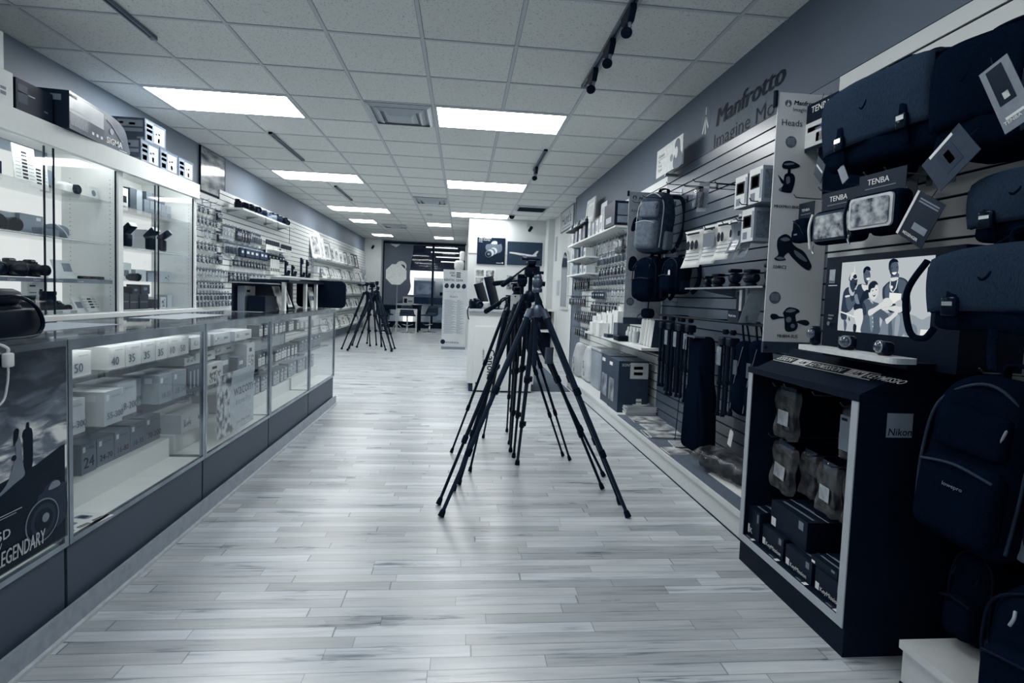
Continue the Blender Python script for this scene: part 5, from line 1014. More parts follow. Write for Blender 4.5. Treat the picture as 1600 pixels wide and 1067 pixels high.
MB().box(-.0, .56, 0, .012, 0, .235, mat('sign_white', 215, .5)).build('board', t); b = MB(); b.text('Genesis', .04, .16, .045, ink, y=-.001); b.box(.04, .2, -.001, 0, .145, .147, ink); b.text('The', .04, .115, .035, ink, y=-.001); b.text('Travel', .04, .08, .035, ink, y=-.001); b.text('Tripod', .04, .045, .035, ink, y=-.001)
b.prism(crom([(.4, .0), (.38, .08), (.42, .13), (.4, .19), (.45, .225), (.5, .2), (.52, .12), (.555, .08), (.555, 0)]), -.001, 0, mat('sign_figure', 92, .6)); b.prism(circ(.44, .12, .03, 18, .045), -.002, -.001, offw); b.prism(circ(.34, .1, .03, 16), -.001, 0, mat('sign_figure2', 130, .6)); b.build('print', t); MB().box(.2, .23, .0, .1, -.02, .0, steel).build('bracket', t)
def ring(b, x, z, r, e): b.prism(circ(x, z, r, 28), e-.0006, e, mat('disc_grey', 86, .6)); [b.box(x-r*.7, x+r*.6, e-.0012, e-.0006, z+r*(.5-.22*k), z+r*(.56-.22*k), mat('disc_line', 150, .6)) for k in range(5)]
banp = mat('banner_white', 198, .5, var=.02, scale=3)
t = thing('hanging_banner', 'tall white banner headed Heads with three pictured tripod heads', 'banner', (1.47, 2.5, .93), 0)
MB().box(0, .29, -.003, .003, .055, 1.25, banp).build('sheet', t); MB().box(0, .29, -.008, .008, 0, .055, mat('banner_foot', 58, .5)).build('bottom_rail', t)
b = MB(); b.tube([(-.012, 0, 1.18), (-.012, 0, 1.255)], .011, blk, 10); b.build('top_clip', t); MB().tube([(.012, -.009, .028), (.012, -.012, .028)], .008, silver, 12).build('screw', t)
b = MB(); e = -.003; b.prism(circ(.052, 1.2, .017, 24), e-.0006, e, mat('disc_grey', 86, .6)); lg(b, .052, 1.2, .16, e-.0006, offw)
b.text('Manfrotto', .078, 1.195, .03, ink, y=e-.001, bold=.02, shear=.2, sx=1.05); b.text('Imagine More', .076, 1.165, .026, ink, y=e-.001, sx=1.05); b.text('Heads', .022, 1.095, .043, mat('banner_text', 40, .6), y=e-.001, bold=0)
b.text('MHXPRO-BHQ2', .012, .705, .0195, ink, y=e-.001, bold=.015, sx=1.05); b.text('324RC2', .025, .413, .0215, ink, y=e-.001, bold=.015); b.text('MH804-3US', .07, .077, .0215, ink, y=e-.001, bold=.015)
ring(b, .078, 1.02, .028, e); ring(b, .048, .27, .03, e); b.build('print', t)
b = MB(); pk = mat('product_dark', 10, .4); ph = mat('product_light', 105, .4); e = -.0038   # three pictured heads
q = lambda pts, m_, o, sm=True: b.prism(crom(pts, 4) if sm else pts, e-.0006*o, e-.0006*(o-1), m_)
q([(.04, .9), (.05, .925), (.085, .93), (.125, .915), (.128, .905), (.10, .895), (.06, .89)], pk, 1); q([(.07, .895), (.085, .895), (.085, .865), (.07, .865)], pk, 1, False); q([(.055, .86), (.075, .872), (.1, .868), (.11, .84), (.1, .79), (.09, .778), (.055, .78), (.03, .79), (.05, .81)], pk, 1); q([(.022, .86), (.035, .85), (.055, .83), (.045, .82)], pk, 1); q([(.065, .85), (.08, .855), (.085, .83), (.07, .82)], ph, 2); q([(.03, .793), (.04, .80), (.045, .79), (.038, .784)], ph, 2); q([(.05, .915), (.09, .922), (.1, .915), (.06, .908)], ph, 2)
b.build('first_product_picture', t); b = MB()
q([(.04, .52), (.045, .56), (.08, .58), (.11, .565), (.118, .54), (.14, .52), (.18, .5), (.21, .46), (.225, .43), (.21, .41), (.17, .43), (.12, .47), (.1, .49), (.08, .47), (.09, .455), (.05, .45), (.03, .46), (.05, .48)], pk, 1); q([(.13, .505), (.17, .485), (.2, .455), (.18, .455), (.14, .48)], ph, 2); q([(.055, .555), (.085, .565), (.105, .553), (.075, .545)], ph, 2); q([(.038, .463), (.06, .47), (.085, .462), (.06, .455)], ph, 2)
b.build('second_product_picture', t); b = MB()
q([(.095, .2), (.12, .225), (.165, .22), (.18, .205), (.16, .19), (.165, .16), (.175, .14), (.165, .115), (.13, .105), (.11, .115), (.105, .15), (.1, .18)], pk, 1); q([(.03, .175), (.035, .19), (.06, .19), (.075, .18), (.1, .178), (.1, .172), (.07, .168), (.045, .162)], pk, 1); q([(.165, .155), (.19, .165), (.22, .165), (.235, .15), (.22, .138), (.19, .145)], pk, 1); b.prism(circ(.125, .165, .014, 16), e-.0012, e-.0006, ph); b.prism(circ(.148, .135, .011, 16), e-.0012, e-.0006, ph); q([(.105, .205), (.13, .218), (.16, .212), (.13, .2)], ph, 2)
b.build('third_product_picture', t)
t = thing('hanging_banner', 'tall pale banner headed Advanced behind the hanging backpacks', 'banner', (1.42, 4.64, .95), 0)
MB().box(0, .34, -.003, .003, .06, 1.16, mat('banner_pale', 170, .5)).build('sheet', t); MB().box(0, .34, -.008, .008, 0, .06, mat('banner_foot', 58, .5)).build('bottom_rail', t); MB().tube([(-.008, 0, 1.12), (-.008, 0, 1.165)], .01, blk, 8).build('top_clip', t)
b = MB(); e = -.003; b.prism(circ(.05, 1.11, .02, 20), e-.0006, e, mat('disc_grey', 86, .6)); lg(b, .05, 1.11, .18, e-.0006, offw); b.text('Manfrotto', .085, 1.09, .04, ink, y=e-.001, bold=.02, shear=.2); b.text('Advanced', .02, .985, .035, mat('banner_text', 40, .6), y=e-.001); b.text('Imagine', .085, 1.05, .03, ink, y=e-.001); ring(b, .055, .2, .036, e)
b.prism(crom([(.03, .83), (.05, .92), (.08, .94), (.1, .88), (.06, .82)]), e-.001, e, pk); b.prism(crom([(.02, .5), (.03, .58), (.07, .6), (.1, .56), (.09, .48), (.04, .47)]), e-.001, e, pk); b.text('Cases', .2, .03, .02, winki, y=-.0095); b.build('print', t)
# ================================================================ GREY SLATS: hooks, boxes, leaflets
hooks([(4.45, 1.98), (4.2, 1.98), (3.7, 1.98), (3.4, 1.905), (3.25, 1.905), (2.95, 1.83)], RX, RW, 'long dark hook on the upper grey slats', 'long hooks on the upper grey slats', .36, True)
hooks([(3.42, 1.60), (3.12, 1.60), (2.9, 1.60), (2.75, 1.60), (2.62, 1.68), (2.72, 1.68)], RX, RW, 'grey hook holding leaflets or boxes on the grey slats', 'hooks above the leaflets', .33, True)
def sheet_hang(y, w, h, z, label, m_, x=1.47, bend=.02, lines=3, dark=False):
    t = thing('hanging_leaflet', label, 'leaflet', (x, y, z), RW+.12)
    MB().sheet(lambda u, v: ((u-.5)*w, bend*sin(pi*v)-bend*1.2*v*v, -h*v), 4, 8, m_, .0012).build('sheet', t)
    b = MB()
    for k in range(lines): b.box(-w*.38, w*.38, -.012, -.011, -h*(.62+.09*k), -h*(.6+.09*k), inkg)
    b.box(-w*.3, w*.35, -.012, -.011, -h*.12, -h*.07, ink)
    nn = {3.36: 3, 3.13: 0, 2.96: 2}.get(y, 1)
    if nn == 0: b.box(-w*.35, w*.35, -.012, -.011, -h*.55, -h*.2, inkg)
    for k in range(nn): b.prism(crom([(-w*.3+w*.22*k, -h*.5), (-w*.32+w*.22*k, -h*.35), (-w*.22+w*.22*k, -h*.27), (-w*.13+w*.22*k, -h*.36), (-w*.16+w*.22*k, -h*.5)]), -.012, -.011, ink)
    b.build('print', t); return t
sheet_hang(3.36, .22, .24, 1.625, 'first hanging leaflet, with three dark shapes, on the grey slats', paper); sheet_hang(3.13, .17, .235, 1.63, 'second hanging leaflet, half in plastic, on the grey slats', offw); sheet_hang(2.96, .15, .22, 1.63, 'third hanging leaflet, with two product pictures, on the grey slats', paper); sheet_hang(2.835, .1, .18, 1.62, 'fourth hanging leaflet, darker and narrow, on the grey slats', mat('leaflet_dark', 90, .3), dark=True)
def accbox(y, z, w, h, label, ext=0):
    carton('boxed_lamp', label, 'packaged accessory', w, .13, h, (205, 120, 190), (1.47, y, z-h), RW, None, [('f', .12, .8, .42, .8, ink), ('f', .22, .7, .46, .76, mat('lamp_face', 170, .3)), ('f', .15, .5, .08, .3, inkg), ('f', .84, .97, .1, .9, mat('side_band', 120, .5)), ('r', .1, .9, .1, .9, mat('side_print', 90, .5, var=.4, scale=50))])
accbox(2.80, 1.85, .125, .17, 'white boxed lamp, left of two hanging high on the grey slats'); accbox(2.655, 1.86, .125, .18, 'white boxed lamp, right of two hanging high on the grey slats'); accbox(2.71, 1.66, .12, .17, 'white boxed lamp hanging alone below the pair')
sheet_hang(2.80, .11, .25, 1.655, 'long mid grey pack with pale lower half beside the lone boxed lamp', mat('leaflet_mid', 130, .4), x=1.5)
t = blister(.1, .17, 'cyl', 120, .03); t.location = (1.47, 3.25, 1.90); t.rotation_euler = (0, .12, RW+.2); tag(t, 'packaged mini tripod hanging at an angle on the upper grey slats', 'packaged accessory')
b = MB(); b.tube([(0, -.03, -.04), (0, -.03, -.13)], .012, blk, 8); b.rbox(.04, .03, .03, .006, blk, 2, (0, -.03, -.035)); b.tube([(-.02, -.03, -.08), (-.022, -.03, -.15)], .006, blk, 6); b.tube([(.02, -.03, -.08), (.022, -.03, -.15)], .006, blk, 6); b.build('mini_tripod', t)
# shelf of video heads
gsm = glassy('dark_glass_shelf', .6, .05)
t = thing('glass_shelf', 'narrow glass shelf of dark tripod heads on the grey slats', 'shelf', (RX, 2.96, 1.255), RW); MB().box(-.46, .46, -.31, 0, -.008, 0, gsm).build('board', t); MB().box(-.46, .46, -.313, -.31, -.009, .001, steel).build('front_edge', t)
for x in (-.4, .4): MB().prism([(0, -.008), (-.25, -.008), (0, -.05)], x-.003, x+.003, steel, 'x').build('bracket', t)
def thead(y, x, rz, label, s=1.):
    t = thing('pan_tilt_unit', label, 'tripod head', (x, y, 1.256), rz); t.scale = (s, s, s)
    b = MB(); b.lathe([(.028, 0), (.03, .006), (.03, .02), (.022, .026)], blk, 16); b.rbox(.06, .05, .05, .012, blk, 3, (0, 0, .05)); b.rbox(.07, .06, .018, .006, blk, 2, (0, 0, .088)); b.build('body', t); MB().lathe([(.02, -.045), (.026, -.04), (.026, .04), (.02, .045)], tb, 14, (0, 0, .05), 'x').build('drum', t)
    MB().tube([(.03, 0, .05), (.1, -.02, .06), (.19, -.03, .075)], [.006, .009, .012], rub, 8).build('handle', t)
for q, (y, rz, s) in enumerate(((3.32, 1.4, .8), (3.18, 1.8, .9), (2.98, 1.3, 1.1), (2.8, 1.7, 1.), (2.6, 1.2, 1.25))): thead(y, 1.56, rz, f'dark tripod head on the glass shelf, {ords[q]} from the far end', s)
t = thing('leaflet_holder', 'small brochure holder with upright leaflets on the grey slats', 'holder', (1.6, 2.82, 1.06), RW); MB().box(-.1, .02, -.1, 0, 0, .065, mat('holder_dark', 22, .4)).build('box', t)
b = MB(); b.add([(.02, -.1, 0), (.02, 0, 0), (.11, 0, .16), (.11, -.1, .16), (.021, -.1, 0), (.021, 0, 0), (.112, 0, .16), (.112, -.1, .16)], [(0, 1, 2, 3), (7, 6, 5, 4), (0, 3, 7, 4), (1, 5, 6, 2)], mat('holder_pale', 160, .4)); b.build('side_flap', t)
for k, v in enumerate((20, 190, 30, 90)): MB().box(-.07+.03*k, -.045+.03*k, -.07, -.06, .01, .17+.01*k, mat('leaf_tone', v, .4)).build('leaflet', t)
MB().text('Manfrotto', -.09, .03, .02, winki, y=-.101).build('lettering', t)
# bar with slim tripods
t = thing('hang_rail', 'dark rail of hooks carrying slim tripods below the backpacks', 'rail', (1.74, 3.35, 1.055), RW); MB().tube([(-.78, -.19, 0), (.82, -.19, 0)], .008, blk, 8).build('bar', t)
for x in (-.7, 0, .7): MB().tube([(x, -.19, 0), (x, .02, 0)], .007, blk, 6).build('bracket', t)
slim = None
def slimtri(loc, label, L_=.5, v=8, pale=True, rz=RW, r=.03):
    t = thing('folded_tripod', label, 'tripod', loc, rz)
    for k in range(3):
        a = 2.1*k; x, y = r*.62*cos(a), r*.62*sin(a); b = MB(); b.tube([(x, y, -.06), (x, y, -L_*.62)], r*.42, mat('slim_leg', v, .35), 8); b.tube([(x, y, -L_*.62), (x, y, -L_)], r*.33, mat('slim_leg', v, .35), 8); lg_ = b.build('leg', t); MB().tube([(x, y, -L_), (x, y, -L_-.02)], r*.45, rub, 8).build('foot', lg_)
        MB().tube([(x, y, -L_*.62-.012), (x, y, -L_*.62+.012)], r*.52, blk, 8).build('leg_lock', lg_)
    b = MB(); b.rbox(r*2.2, r*2, .05, .008, blk, 2, (0, 0, -.04)); b.lathe([(r*.5, 0), (r*.7, .015), (r*.5, .03)], blk, 10); b.build('head', t)
    if pale: b = MB(); b.rbox(r*1.8, .004, .11, .001, mat('slim_label', 110, .4, var=.4, scale=50), 1, (0, -r-.004, -.13)); b.build('label_card', t)
    MB().tube([(0, 0, .0), (0, .0, .035)], .003, hookm, 6).build('loop', t); return t
for q, y in enumerate((4.03, 3.94, 3.86, 3.77, 3.68, 3.59)): slimtri((1.56+.02*(q % 2), y, 1.02), f'slim folded tripod on the dark rail, {ords[q]} from the far end', .5+.02*(q % 3), pale=q % 2 == 1)
slimtri((1.56, 3.05, .98), 'folded tripod with a shiny label in the middle of the rail', .47); slimtri((1.57, 2.98, .98), 'folded tripod right of the shiny labelled one', .45, pale=False)
def softbag(name, label, cat, loc, rz, w, h, d, m_, fn=None, parts=None, r=.05, n=8, rot=None):
    t = thing(name, label, cat, loc, rz, rot=rot); MB().rbox(w, d, h, r, m_, n, (0, 0, 0), fn).build('body', t)
    if parts: parts(t)
    return t
for q, (y, w, h, z) in enumerate(((2.84, .13, .42, .75), (2.70, .12, .45, .75))):
    softbag('tripod_bag', ['long black tripod bag hanging left of two by the Heads banner', 'long black tripod bag hanging right of two by the Heads banner'][q], 'bag', (1.58, y, z), RW, w, h, .11, fab, lambda x, y_, z_: (x*(1-.12*(z_ > .1)), y_+.01*sin(z_*18), z_), lambda t: (MB().box(-.02, .02, -.062, -.056, .02, .1, mat('tag_grey', 70, .5)).build('label_patch', t), MB().tube(crom([(-.03, 0, .2), (-.02, -.02, .305), (.02, -.02, .305), (.03, 0, .2)], 5, False), .006, blk, 6).build('handle', t), MB().tube([(-.05, -.05, -.18), (.0, -.06, .0), (.05, -.05, .18)], .002, steel, 5).build('zip', t)))
softbag('tripod_bag', 'large black tapering tripod bag leaning upright on the platform', 'bag', (1.56, 3.38, .56), RW, .36, .76, .14, fab, lambda x, y, z: (x*(.62-.5*z) + .0, y*(1-.25*(z > 0))+.02, z+.04*x), lambda t: (MB().tube(crom([(.13, -.06, .2), (.23, -.08, .0), (.26, -.07, -.2), (.2, -.06, -.34)], 6, False), .014, fab, 8).build('shoulder_strap', t), MB().tube([(-.05, -.08, .36), (-.08, -.085, 0), (-.12, -.085, -.34)], .003, blk, 5).build('zip', t), MB().box(-.09, .07, -.07, .0, .375, .385, mat('tag_grey', 70, .5)).build('rim', t)))
t = thing('price_tag', 'white hanging tag low on the grey slats', 'tag', (1.60, 2.98, .42), RW, rot=(0, .25, RW)); MB().prism([(-.022, -.1), (.022, -.1), (.022, -.01), (.012, 0), (-.012, 0), (-.022, -.01)], -.001, 0, offw).build('card', t); MB().tube([(0, 0, 0), (0, .0, .1)], .0015, inkg, 5).build('string', t)
# ================================================================ THINGS ON THE RIGHT PLATFORM
PT = .1405
def mag(x, y, z, rz, label, m_, w=.22, l=.28, grp=None): return MB().box(-w/2, w/2, -l/2, l/2, 0, .006, paper).box(-w/2, w/2, -l/2, l/2, .006, .0068, m_).build('magazine', None, (x, y, z), rz, label=label, cat='magazine', group=grp)
mg0 = None
for k in range(11): mag(1.62+random.uniform(-.008, .008), 4.74+random.uniform(-.008, .008), PT+.0068*k, pi/2+random.uniform(-.04, .04), f'magazine in the thick stack on the platform, {ords[k] if k < 10 else "eleventh"} from the bottom', mat('mag_cover', 120, .3, var=.3, scale=9), .27, .28)
t = MB(); t.add([(p[0], p[1], 0) for p in circ(0, 0, .09, 24, .06)]+[(p[0], p[1], .003) for p in circ(0, 0, .09, 24, .06)], [list(range(23, -1, -1)), list(range(24, 48))]+[(i, (i+1) % 24, (i+1) % 24+24, i+24) for i in range(24)], paper); t.build('paper_disc', None, (1.65, 4.72, PT+.0755), .4, label='white rounded paper lying on top of the magazine stack', cat='paper')
for q, (x, y, rz, v, w, l) in enumerate(((1.60, 4.40, 1.5, 60, .22, .27), (1.60, 4.14, 1.62, 130, .2, .24), (1.55, 3.92, 1.5, 90, .22, .28), (1.64, 3.62, 1.45, 120, .2, .26), (1.52, 3.48, 1.6, 60, .16, .24))): 
    mag(x, y, .1465, rz, f'loose magazine on the grey mat, {ords[q]} from the far end', picture('mag_pic%d' % q, v-40, 215, 12, q*2.2, .3), w, l)
mag(1.56, 3.9, .154, 1.53, 'magazine with dark framed photo lying over another on the mat', picture('mag_pic9', 20, 200, 10, 9, .3), .2, .26)
t = thing('wrapped_bag', 'dark item in crinkled clear plastic lying on the platform', 'wrapped item', (1.60, 2.94, .155), RW+.25)
MB().rbox(.42, .2, .1, .045, mat('wrapped_dark', 6, .7, var=.4, scale=30, bump=.3), 6, (0, 0, .055), lambda x, y, z: (x, y, z+.012*sin(x*20)*cos(y*25))).build('bag', t); MB().rbox(.5, .25, .12, .05, glassy('loose_wrap', .92, .08, cloud=.1), 8, (0, 0, .062), lambda x, y, z: (x*(1+.03*sin(y*60)), y*(1+.05*sin(x*45)), z+.01*sin(x*50+y*30))).build('plastic_wrap', t)
t = thing('flat_poster', 'white sheet printed with round dark shapes lying on the platform', 'poster', (1.62, 2.66, .1465), pi/2); MB().box(-.36, .36, -.13, .13, 0, .003, paper).build('sheet', t)
b = MB()
for q, (x, y, r_) in enumerate(((-.1, .04, .045), (.02, .06, .035), (.18, .03, .04), (.1, -.05, .05), (-.02, -.06, .05), (-.16, -.05, .045), (.26, -.05, .04), (-.28, .05, .04))):
    b.add([(p[0], p[1], .0034) for p in circ(x, y, r_, 16, r_*.6)], [list(range(16))], mat('shape_dark', 26, .5)); b.add([(p[0], p[1], .0038) for p in circ(x, y, r_*.6, 12, r_*.3)], [list(range(12))], inkg)
b.text('KEYMISSION SALE', -.3, .09, .03, inkg, y=.0036, face='t'); b.build('print', t)
# printer cartons, storage box, bags
carton('printer_carton', 'near dark printed carton with white barcode label on the platform', 'box', .34, .28, .47, (mat('carton_slate', 62, .4, var=.25, scale=6), 66, 74), (1.425, 4.88, PT), RW, None, [('r', .38, .98, .66, .97, offw), ('r', .5, .8, .84, .9, inkg), ('r', .5, .8, .73, .79, inkg), ('r', .62, .8, .05, .12, winki), ('r', .62, .8, .14, .2, winki), ('r', .62, .8, .22, .27, winki), ('f', .1, .6, .15, .6, picture('carton_scene', 30, 150, 8, 2, .3)), ('f', .1, .4, .85, .92, winki)], [('r', 'SONY', .1, .9, .034, winki, {'bold': .01})])
carton('printer_carton', 'farther dark printed carton behind the barcode carton', 'box', .28, .28, .475, (mat('carton_slate', 62, .4, var=.25, scale=6), 60, 84), (1.435, 5.21, PT), RW, None, [('f', .1, .8, .15, .6, picture('carton_scene', 30, 150, 8, 2, .3)), ('f', .1, .5, .85, .92, winki)])
t = thing('storage_box', 'translucent grey storage box with lid behind the dark cartons', 'storage box', (1.53, 6.0, PT), RW); MB().rbox(.42, .22, .43, .02, mat('storage_grey', 140, .35), 3, (0, .115, .215)).build('tub', t); MB().rbox(.44, .235, .035, .012, mat('storage_lid', 176, .4), 2, (0, .115, .445)).build('lid', t); MB().box(.211, .2125, .06, .14, .08, .2, mat('storage_print', 190, .5, var=.3, scale=30)).build('sticker', t)
for q, (y, x) in enumerate(((6.5, 1.6), (6.95, 1.57))):
    t = thing('shopping_bag', ['white shopping bag printed S beside the storage box', 'white shopping bag at the platform far end'][q], 'bag', (x, y, PT+.22), RW); MB().rbox(.34, .16, .43, .05, mat('bag_white', 190, .6, var=.12, scale=9), 5, (0, 0, 0), lambda x_, y_, z_: (x_*(1-.3*max(0, z_)/.2), y_*(1-.5*max(0, z_)/.2), z_)).build('sack', t); MB().text('S', -.05, -.06, .13, ink, y=-.083, bold=.02).build('letter', t); MB().tube(crom([(-.12, -.03, .2), (-.02, -.06, .0), (.03, -.085, -.15)], 4, False), .006, inkg, 5).build('drawstring', t)
# ================================================================ FAR RIGHT SHELVES AND PACKS
def rshelf(y0, y1, z, label, d=.2, m_=white, th=.02, lip=False):
    t = thing('wall_shelf', label, 'shelf', (RX, (y0+y1)/2, z), RW); h = (y1-y0)/2
    MB().box(-h, h, -d, 0, -th, 0, m_).build('board', t)
    for x in (-h+.06, h-.06): MB().prism([(0, -th), (-d*.8, -th), (0, -th-.06)], x-.003, x+.003, steel, 'x').build('bracket', t)
    return t
rshelf(5.55, 8.1, 1.945, 'highest white shelf at the far right, under the black box'); rshelf(6.9, 8.1, 1.72, 'second short white shelf at the far right'); rshelf(6.85, 8.1, 1.50, 'third short white shelf at the far right')
rshelf(4.25, 6.3, .775, 'low white shelf with bottles and books above the cartons', .3, white, .02); rshelf(4.25, 5.1, .752, 'clear ledge under the low white shelf', .32, glassy('clear_ledge', .8, .05), .006)
carton('black_display_box', 'large black box with window panel on the highest far right shelf', 'box', .42, .2, .25, (10, 8, 10), (1.55, 5.75, 1.946), RW, None, [('r', .15, .8, .1, .9, mat('window_panel', 100, .3, var=.3, scale=12)), ('r', .15, .8, .38, .42, ink), ('f', .2, .7, .15, .4, mat('win2', 120, .4, var=.3, scale=30))])
for q, (y, w, h, v, z) in enumerate(((6.08, .14, .2, 205, 0), (6.26, .13, .2, 216, 0), (6.44, .12, .18, 210, 0), (6.15, .26, .13, 150, .202), (6.64, .1, .16, 180, 0), (6.85, .12, .2, 200, 0), (7.15, .13, .2, 88, 0), (7.4, .12, .18, 200, 0), (7.65, .12, .17, 120, 0), (7.9, .1, .15, 190, 0))):
    carton('shelf_box', f'{"pale" if v > 140 else "grey"} box on the highest far right shelf, {ords[q]} after the black one', 'box', w, .13, h, (v, v-20, v), (1.59, y, 1.946+z), RW, None, [('f', .2, .7, .2, .6, mat('sb%d' % (q % 3), 130, .5, var=.3, scale=40))])
lean('framed_photo', 'white framed picture standing on the highest far right shelf', 'picture frame', 1.67, 7.2, .46, .34, mat('shelf_frame_art', 190, .5), offw, .05, .08, RW, 2.17)
t = thing('bottle_rack', 'dark rail of small bottles over the highest far right shelf', 'rack', (1.72, 7.5, 2.15), RW); MB().box(-.7, .55, -.18, -.02, 0, .012, blk).build('board', t)
for q in range(8): MB().lathe([(.02, .012), (.022, .02), (.022, .06), (.008, .075), (.008, .1)], mat('bottle_tone', (200, 60, 220)[q % 3], .4), 10, (-.6+.15*q, -.12, 0)).build('bottle', t)
for q, (y, z, w, h, v) in enumerate(((7.1, 1.72, .12, .12, 205), (7.3, 1.72, .1, .15, 140), (7.55, 1.72, .12, .13, 90), (7.85, 1.72, .14, .14, 160), (7.05, 1.5, .16, .1, 200), (7.3, 1.5, .14, .12, 190), (7.7, 1.5, .4, .13, 128))):
    carton('shelf_box', f'{"pale" if v > 140 else "grey"} box on the {"second" if z > 1.6 else "third"} far right shelf, item {ords[q]} of seven', 'box', w, .12, h, (v, v-20, v), (1.6, y, z+.001), RW, None, [('f', .2, .7, .2, .6, inkg)])
def rrow(kind, w, h, v, y0, y1, n_, z, lab, grp, L_=.1, dd=.02): hang(kind, w, h, v, RX, RW, rowp(y0, y1, n_, z), lab, grp, True, L_=L_, d=dd)
rrow('art', .09, .15, 190, 5.62, 7.3, 13, 1.88, 'clear pack hanging right under the highest far right shelf', 'clear packs under the highest shelf')
rrow('cyl', .08, .13, 175, 5.6, 6.75, 10, 1.70, 'white capped tube pack in the second far right row', 'tube packs in the second far right row')
rrow('dark', .12, .22, 60, 5.75, 5.9, 2, 1.87, 'large dark pack hanging under the black box', 'large dark packs under the black box', dd=.03)
rrow('round', .08, .14, 170, 5.3, 5.5, 3, 1.86, 'grey pack hanging at our end of the top far right row', 'grey packs at our end of the top row'); rrow('dark', .07, .15, 120, 5.3, 5.5, 3, 1.68, 'dark labelled pack at our end of the second far right row', 'dark packs at our end of the second row')
rrow('dark', .08, .11, 150, 5.6, 6.7, 9, 1.545, 'dark labelled pack in the third far right row', 'dark packs in the third far right row'); rrow('art', .07, .13, 140, 5.3, 5.5, 3, 1.5, 'narrow grey pack at our end of the third far right row', 'narrow packs at our end of the third row')
rrow('dark', .07, .17, 40, 7.3, 8.15, 7, 1.44, 'tall black pack in the fourth far right row', 'tall black packs in the fourth row'); rrow('cyl', .07, .1, 160, 5.6, 6.9, 12, 1.42, 'small tube pack in the fourth far right row', 'tube packs in the fourth row')
rrow('pouch', .09, .12, 90, 6.4, 7.0, 6, 1.28, 'grey pouch pack in the fifth far right row', 'pouch packs in the fifth row'); rrow('art', .07, .12, 170, 5.6, 6.3, 7, 1.27, 'grey card pack in the fifth far right row', 'card packs in the fifth row'); rrow('art', .13, .2, 205, 5.3, 5.45, 2, 1.33, 'large pale pack at our end of the fifth far right row', 'large pale packs by the banner')
rrow('dark', .07, .15, 90, 7.5, 8.5, 9, 1.19, 'dark pack in the sixth far right row', 'dark packs in the sixth row'); rrow('dark', .06, .14, 150, 5.95, 7.0, 12, 1.12, 'dark narrow pack in the sixth far right row, nearer half', 'narrow dark packs in the sixth row')
rrow('dark', .07, .16, 60, 6.9, 8.0, 10, .97, 'dark pack in the seventh far right row', 'dark packs in the seventh row'); rrow('cyl', .07, .12, 90, 6.2, 6.8, 6, .96, 'tube pack in the seventh far right row', 'tube packs in the seventh row')
rrow('dark', .08, .15, 120, 7.3, 8.0, 6, .74, 'dark pack in the lowest far right row', 'dark packs in the lowest row')
# low shelf goods
def pouchbag(y, z, w, h, label, x=1.55): 
    t = thing('white_gift_bag', label, 'bag', (x, y, z), RW); MB().box(-w/2, w/2, -.05, .05, 0, h*.85, mat('gift_white', 218, .5, var=.04)).build('bag', t)
    for s_ in (-1, 1): MB().prism([(-w*.4*s_, h*.84), (-w*.15*s_, h*.84), (-w*.32*s_, h)], -.01, .01, paper).build('tissue', t)
for q, (y, z, w, h) in enumerate(((6.2, .776, .17, .22), (5.98, .776, .16, .24), (5.76, .776, .18, .26), (5.54, .776, .17, .28), (5.33, .776, .16, .32), (6.05, 1.005, .001, .001))[:5]): pouchbag(y, z, w, h, f'white gift bag on the low right shelf, {ords[q]} from the far end', 1.6)
for q, (y, z, w, h) in enumerate(((5.9, .776, .13, .15), (5.6, .776, .13, .16))): pouchbag(y, z, w, h, f'small white gift bag in the low shelf front row, {ords[q]} of two', 1.49)
carton('dark_tray_box', 'dark tray box under the small gift bags', 'box', .14, .06, .035, (60, 50, 70), (1.462, 5.35, .776), RW)
carton('grey_tub', 'dark grey square tub beside the bottles on the low shelf', 'box', .14, .12, .16, (80, 70, 40), (1.5, 5.14, .776), RW)
MB().rbox(.18, .1, .055, .012, blk, 2, (0, 0, .0275)).build('black_case', None, (1.50, 4.95, .776), RW, label='low black case at the edge of the low right shelf', cat='case')
for q in range(6):
    x, y = 1.56+.045*(q % 2), 4.72+.05*q
    t = thing('pump_bottle', f'small white capped bottle on the low right shelf, {ords[q]} of six', 'bottle', (x, y, .776), 0); MB().lathe([(.022, 0), (.023, .005), (.023, .09), (.012, .105)], mat('bottle_body', 130 if q % 2 else 190, .3), 12).build('body', t); MB().lathe([(.012, .105), (.012, .12), (.004, .14)], offw, 10).build('cap', t)
for q in range(9):
    y = 4.62-.036*q; v = (205, 120, 40, 200, 30, 215, 90, 210, 50)[q]
    MB().box(-.014, .014, -.17, 0, 0, .235, mat('book_cover', v, .45)).box(-.010, .010, -.1705, -.005, .003, .232, paper).build('book', None, (1.74, y, .778), rot=(0, .26, RW), label=f'slanted {"pale" if v > 140 else "dark"} book at our end of the low shelf, {ords[q]} from the bottles', cat='book')
# sign, mirror, papers on the rear right wall
t = thing('store_sign', "framed sign reading Hunt's on the pale rear right wall", 'sign', (1.868, 10.35, 2.42), RW); MB().box(0, 1.15, -.02, 0, 0, .36, mat('sign_pale', 190, .5)).build('board', t); b = MB(); b.text("Hunt's", .1, .1, .27, mat('sign_grey_ink', 70, .6), y=-.022, sx=1.25, bold=.01); b.box(.15, .9, -.022, -.02, .04, .055, inkg); b.build('lettering', t); b = MB(); b.box(-.015, 1.165, -.025, 0, -.015, 0, inkg); b.box(-.015, 1.165, -.025, 0, .36, .375, inkg); b.box(-.015, 0, -.025, 0, 0, .36, inkg); b.box(1.15, 1.165, -.025, 0, 0, .36, inkg); b.build('frame', t)
arch = [(-.33, .0), (-.33, .75)]+[(.33*cos(pi-pi*k/12), .75+.33*sin(pi*k/12)) for k in range(1, 12)]+[(.33, .75), (.33, 0)]
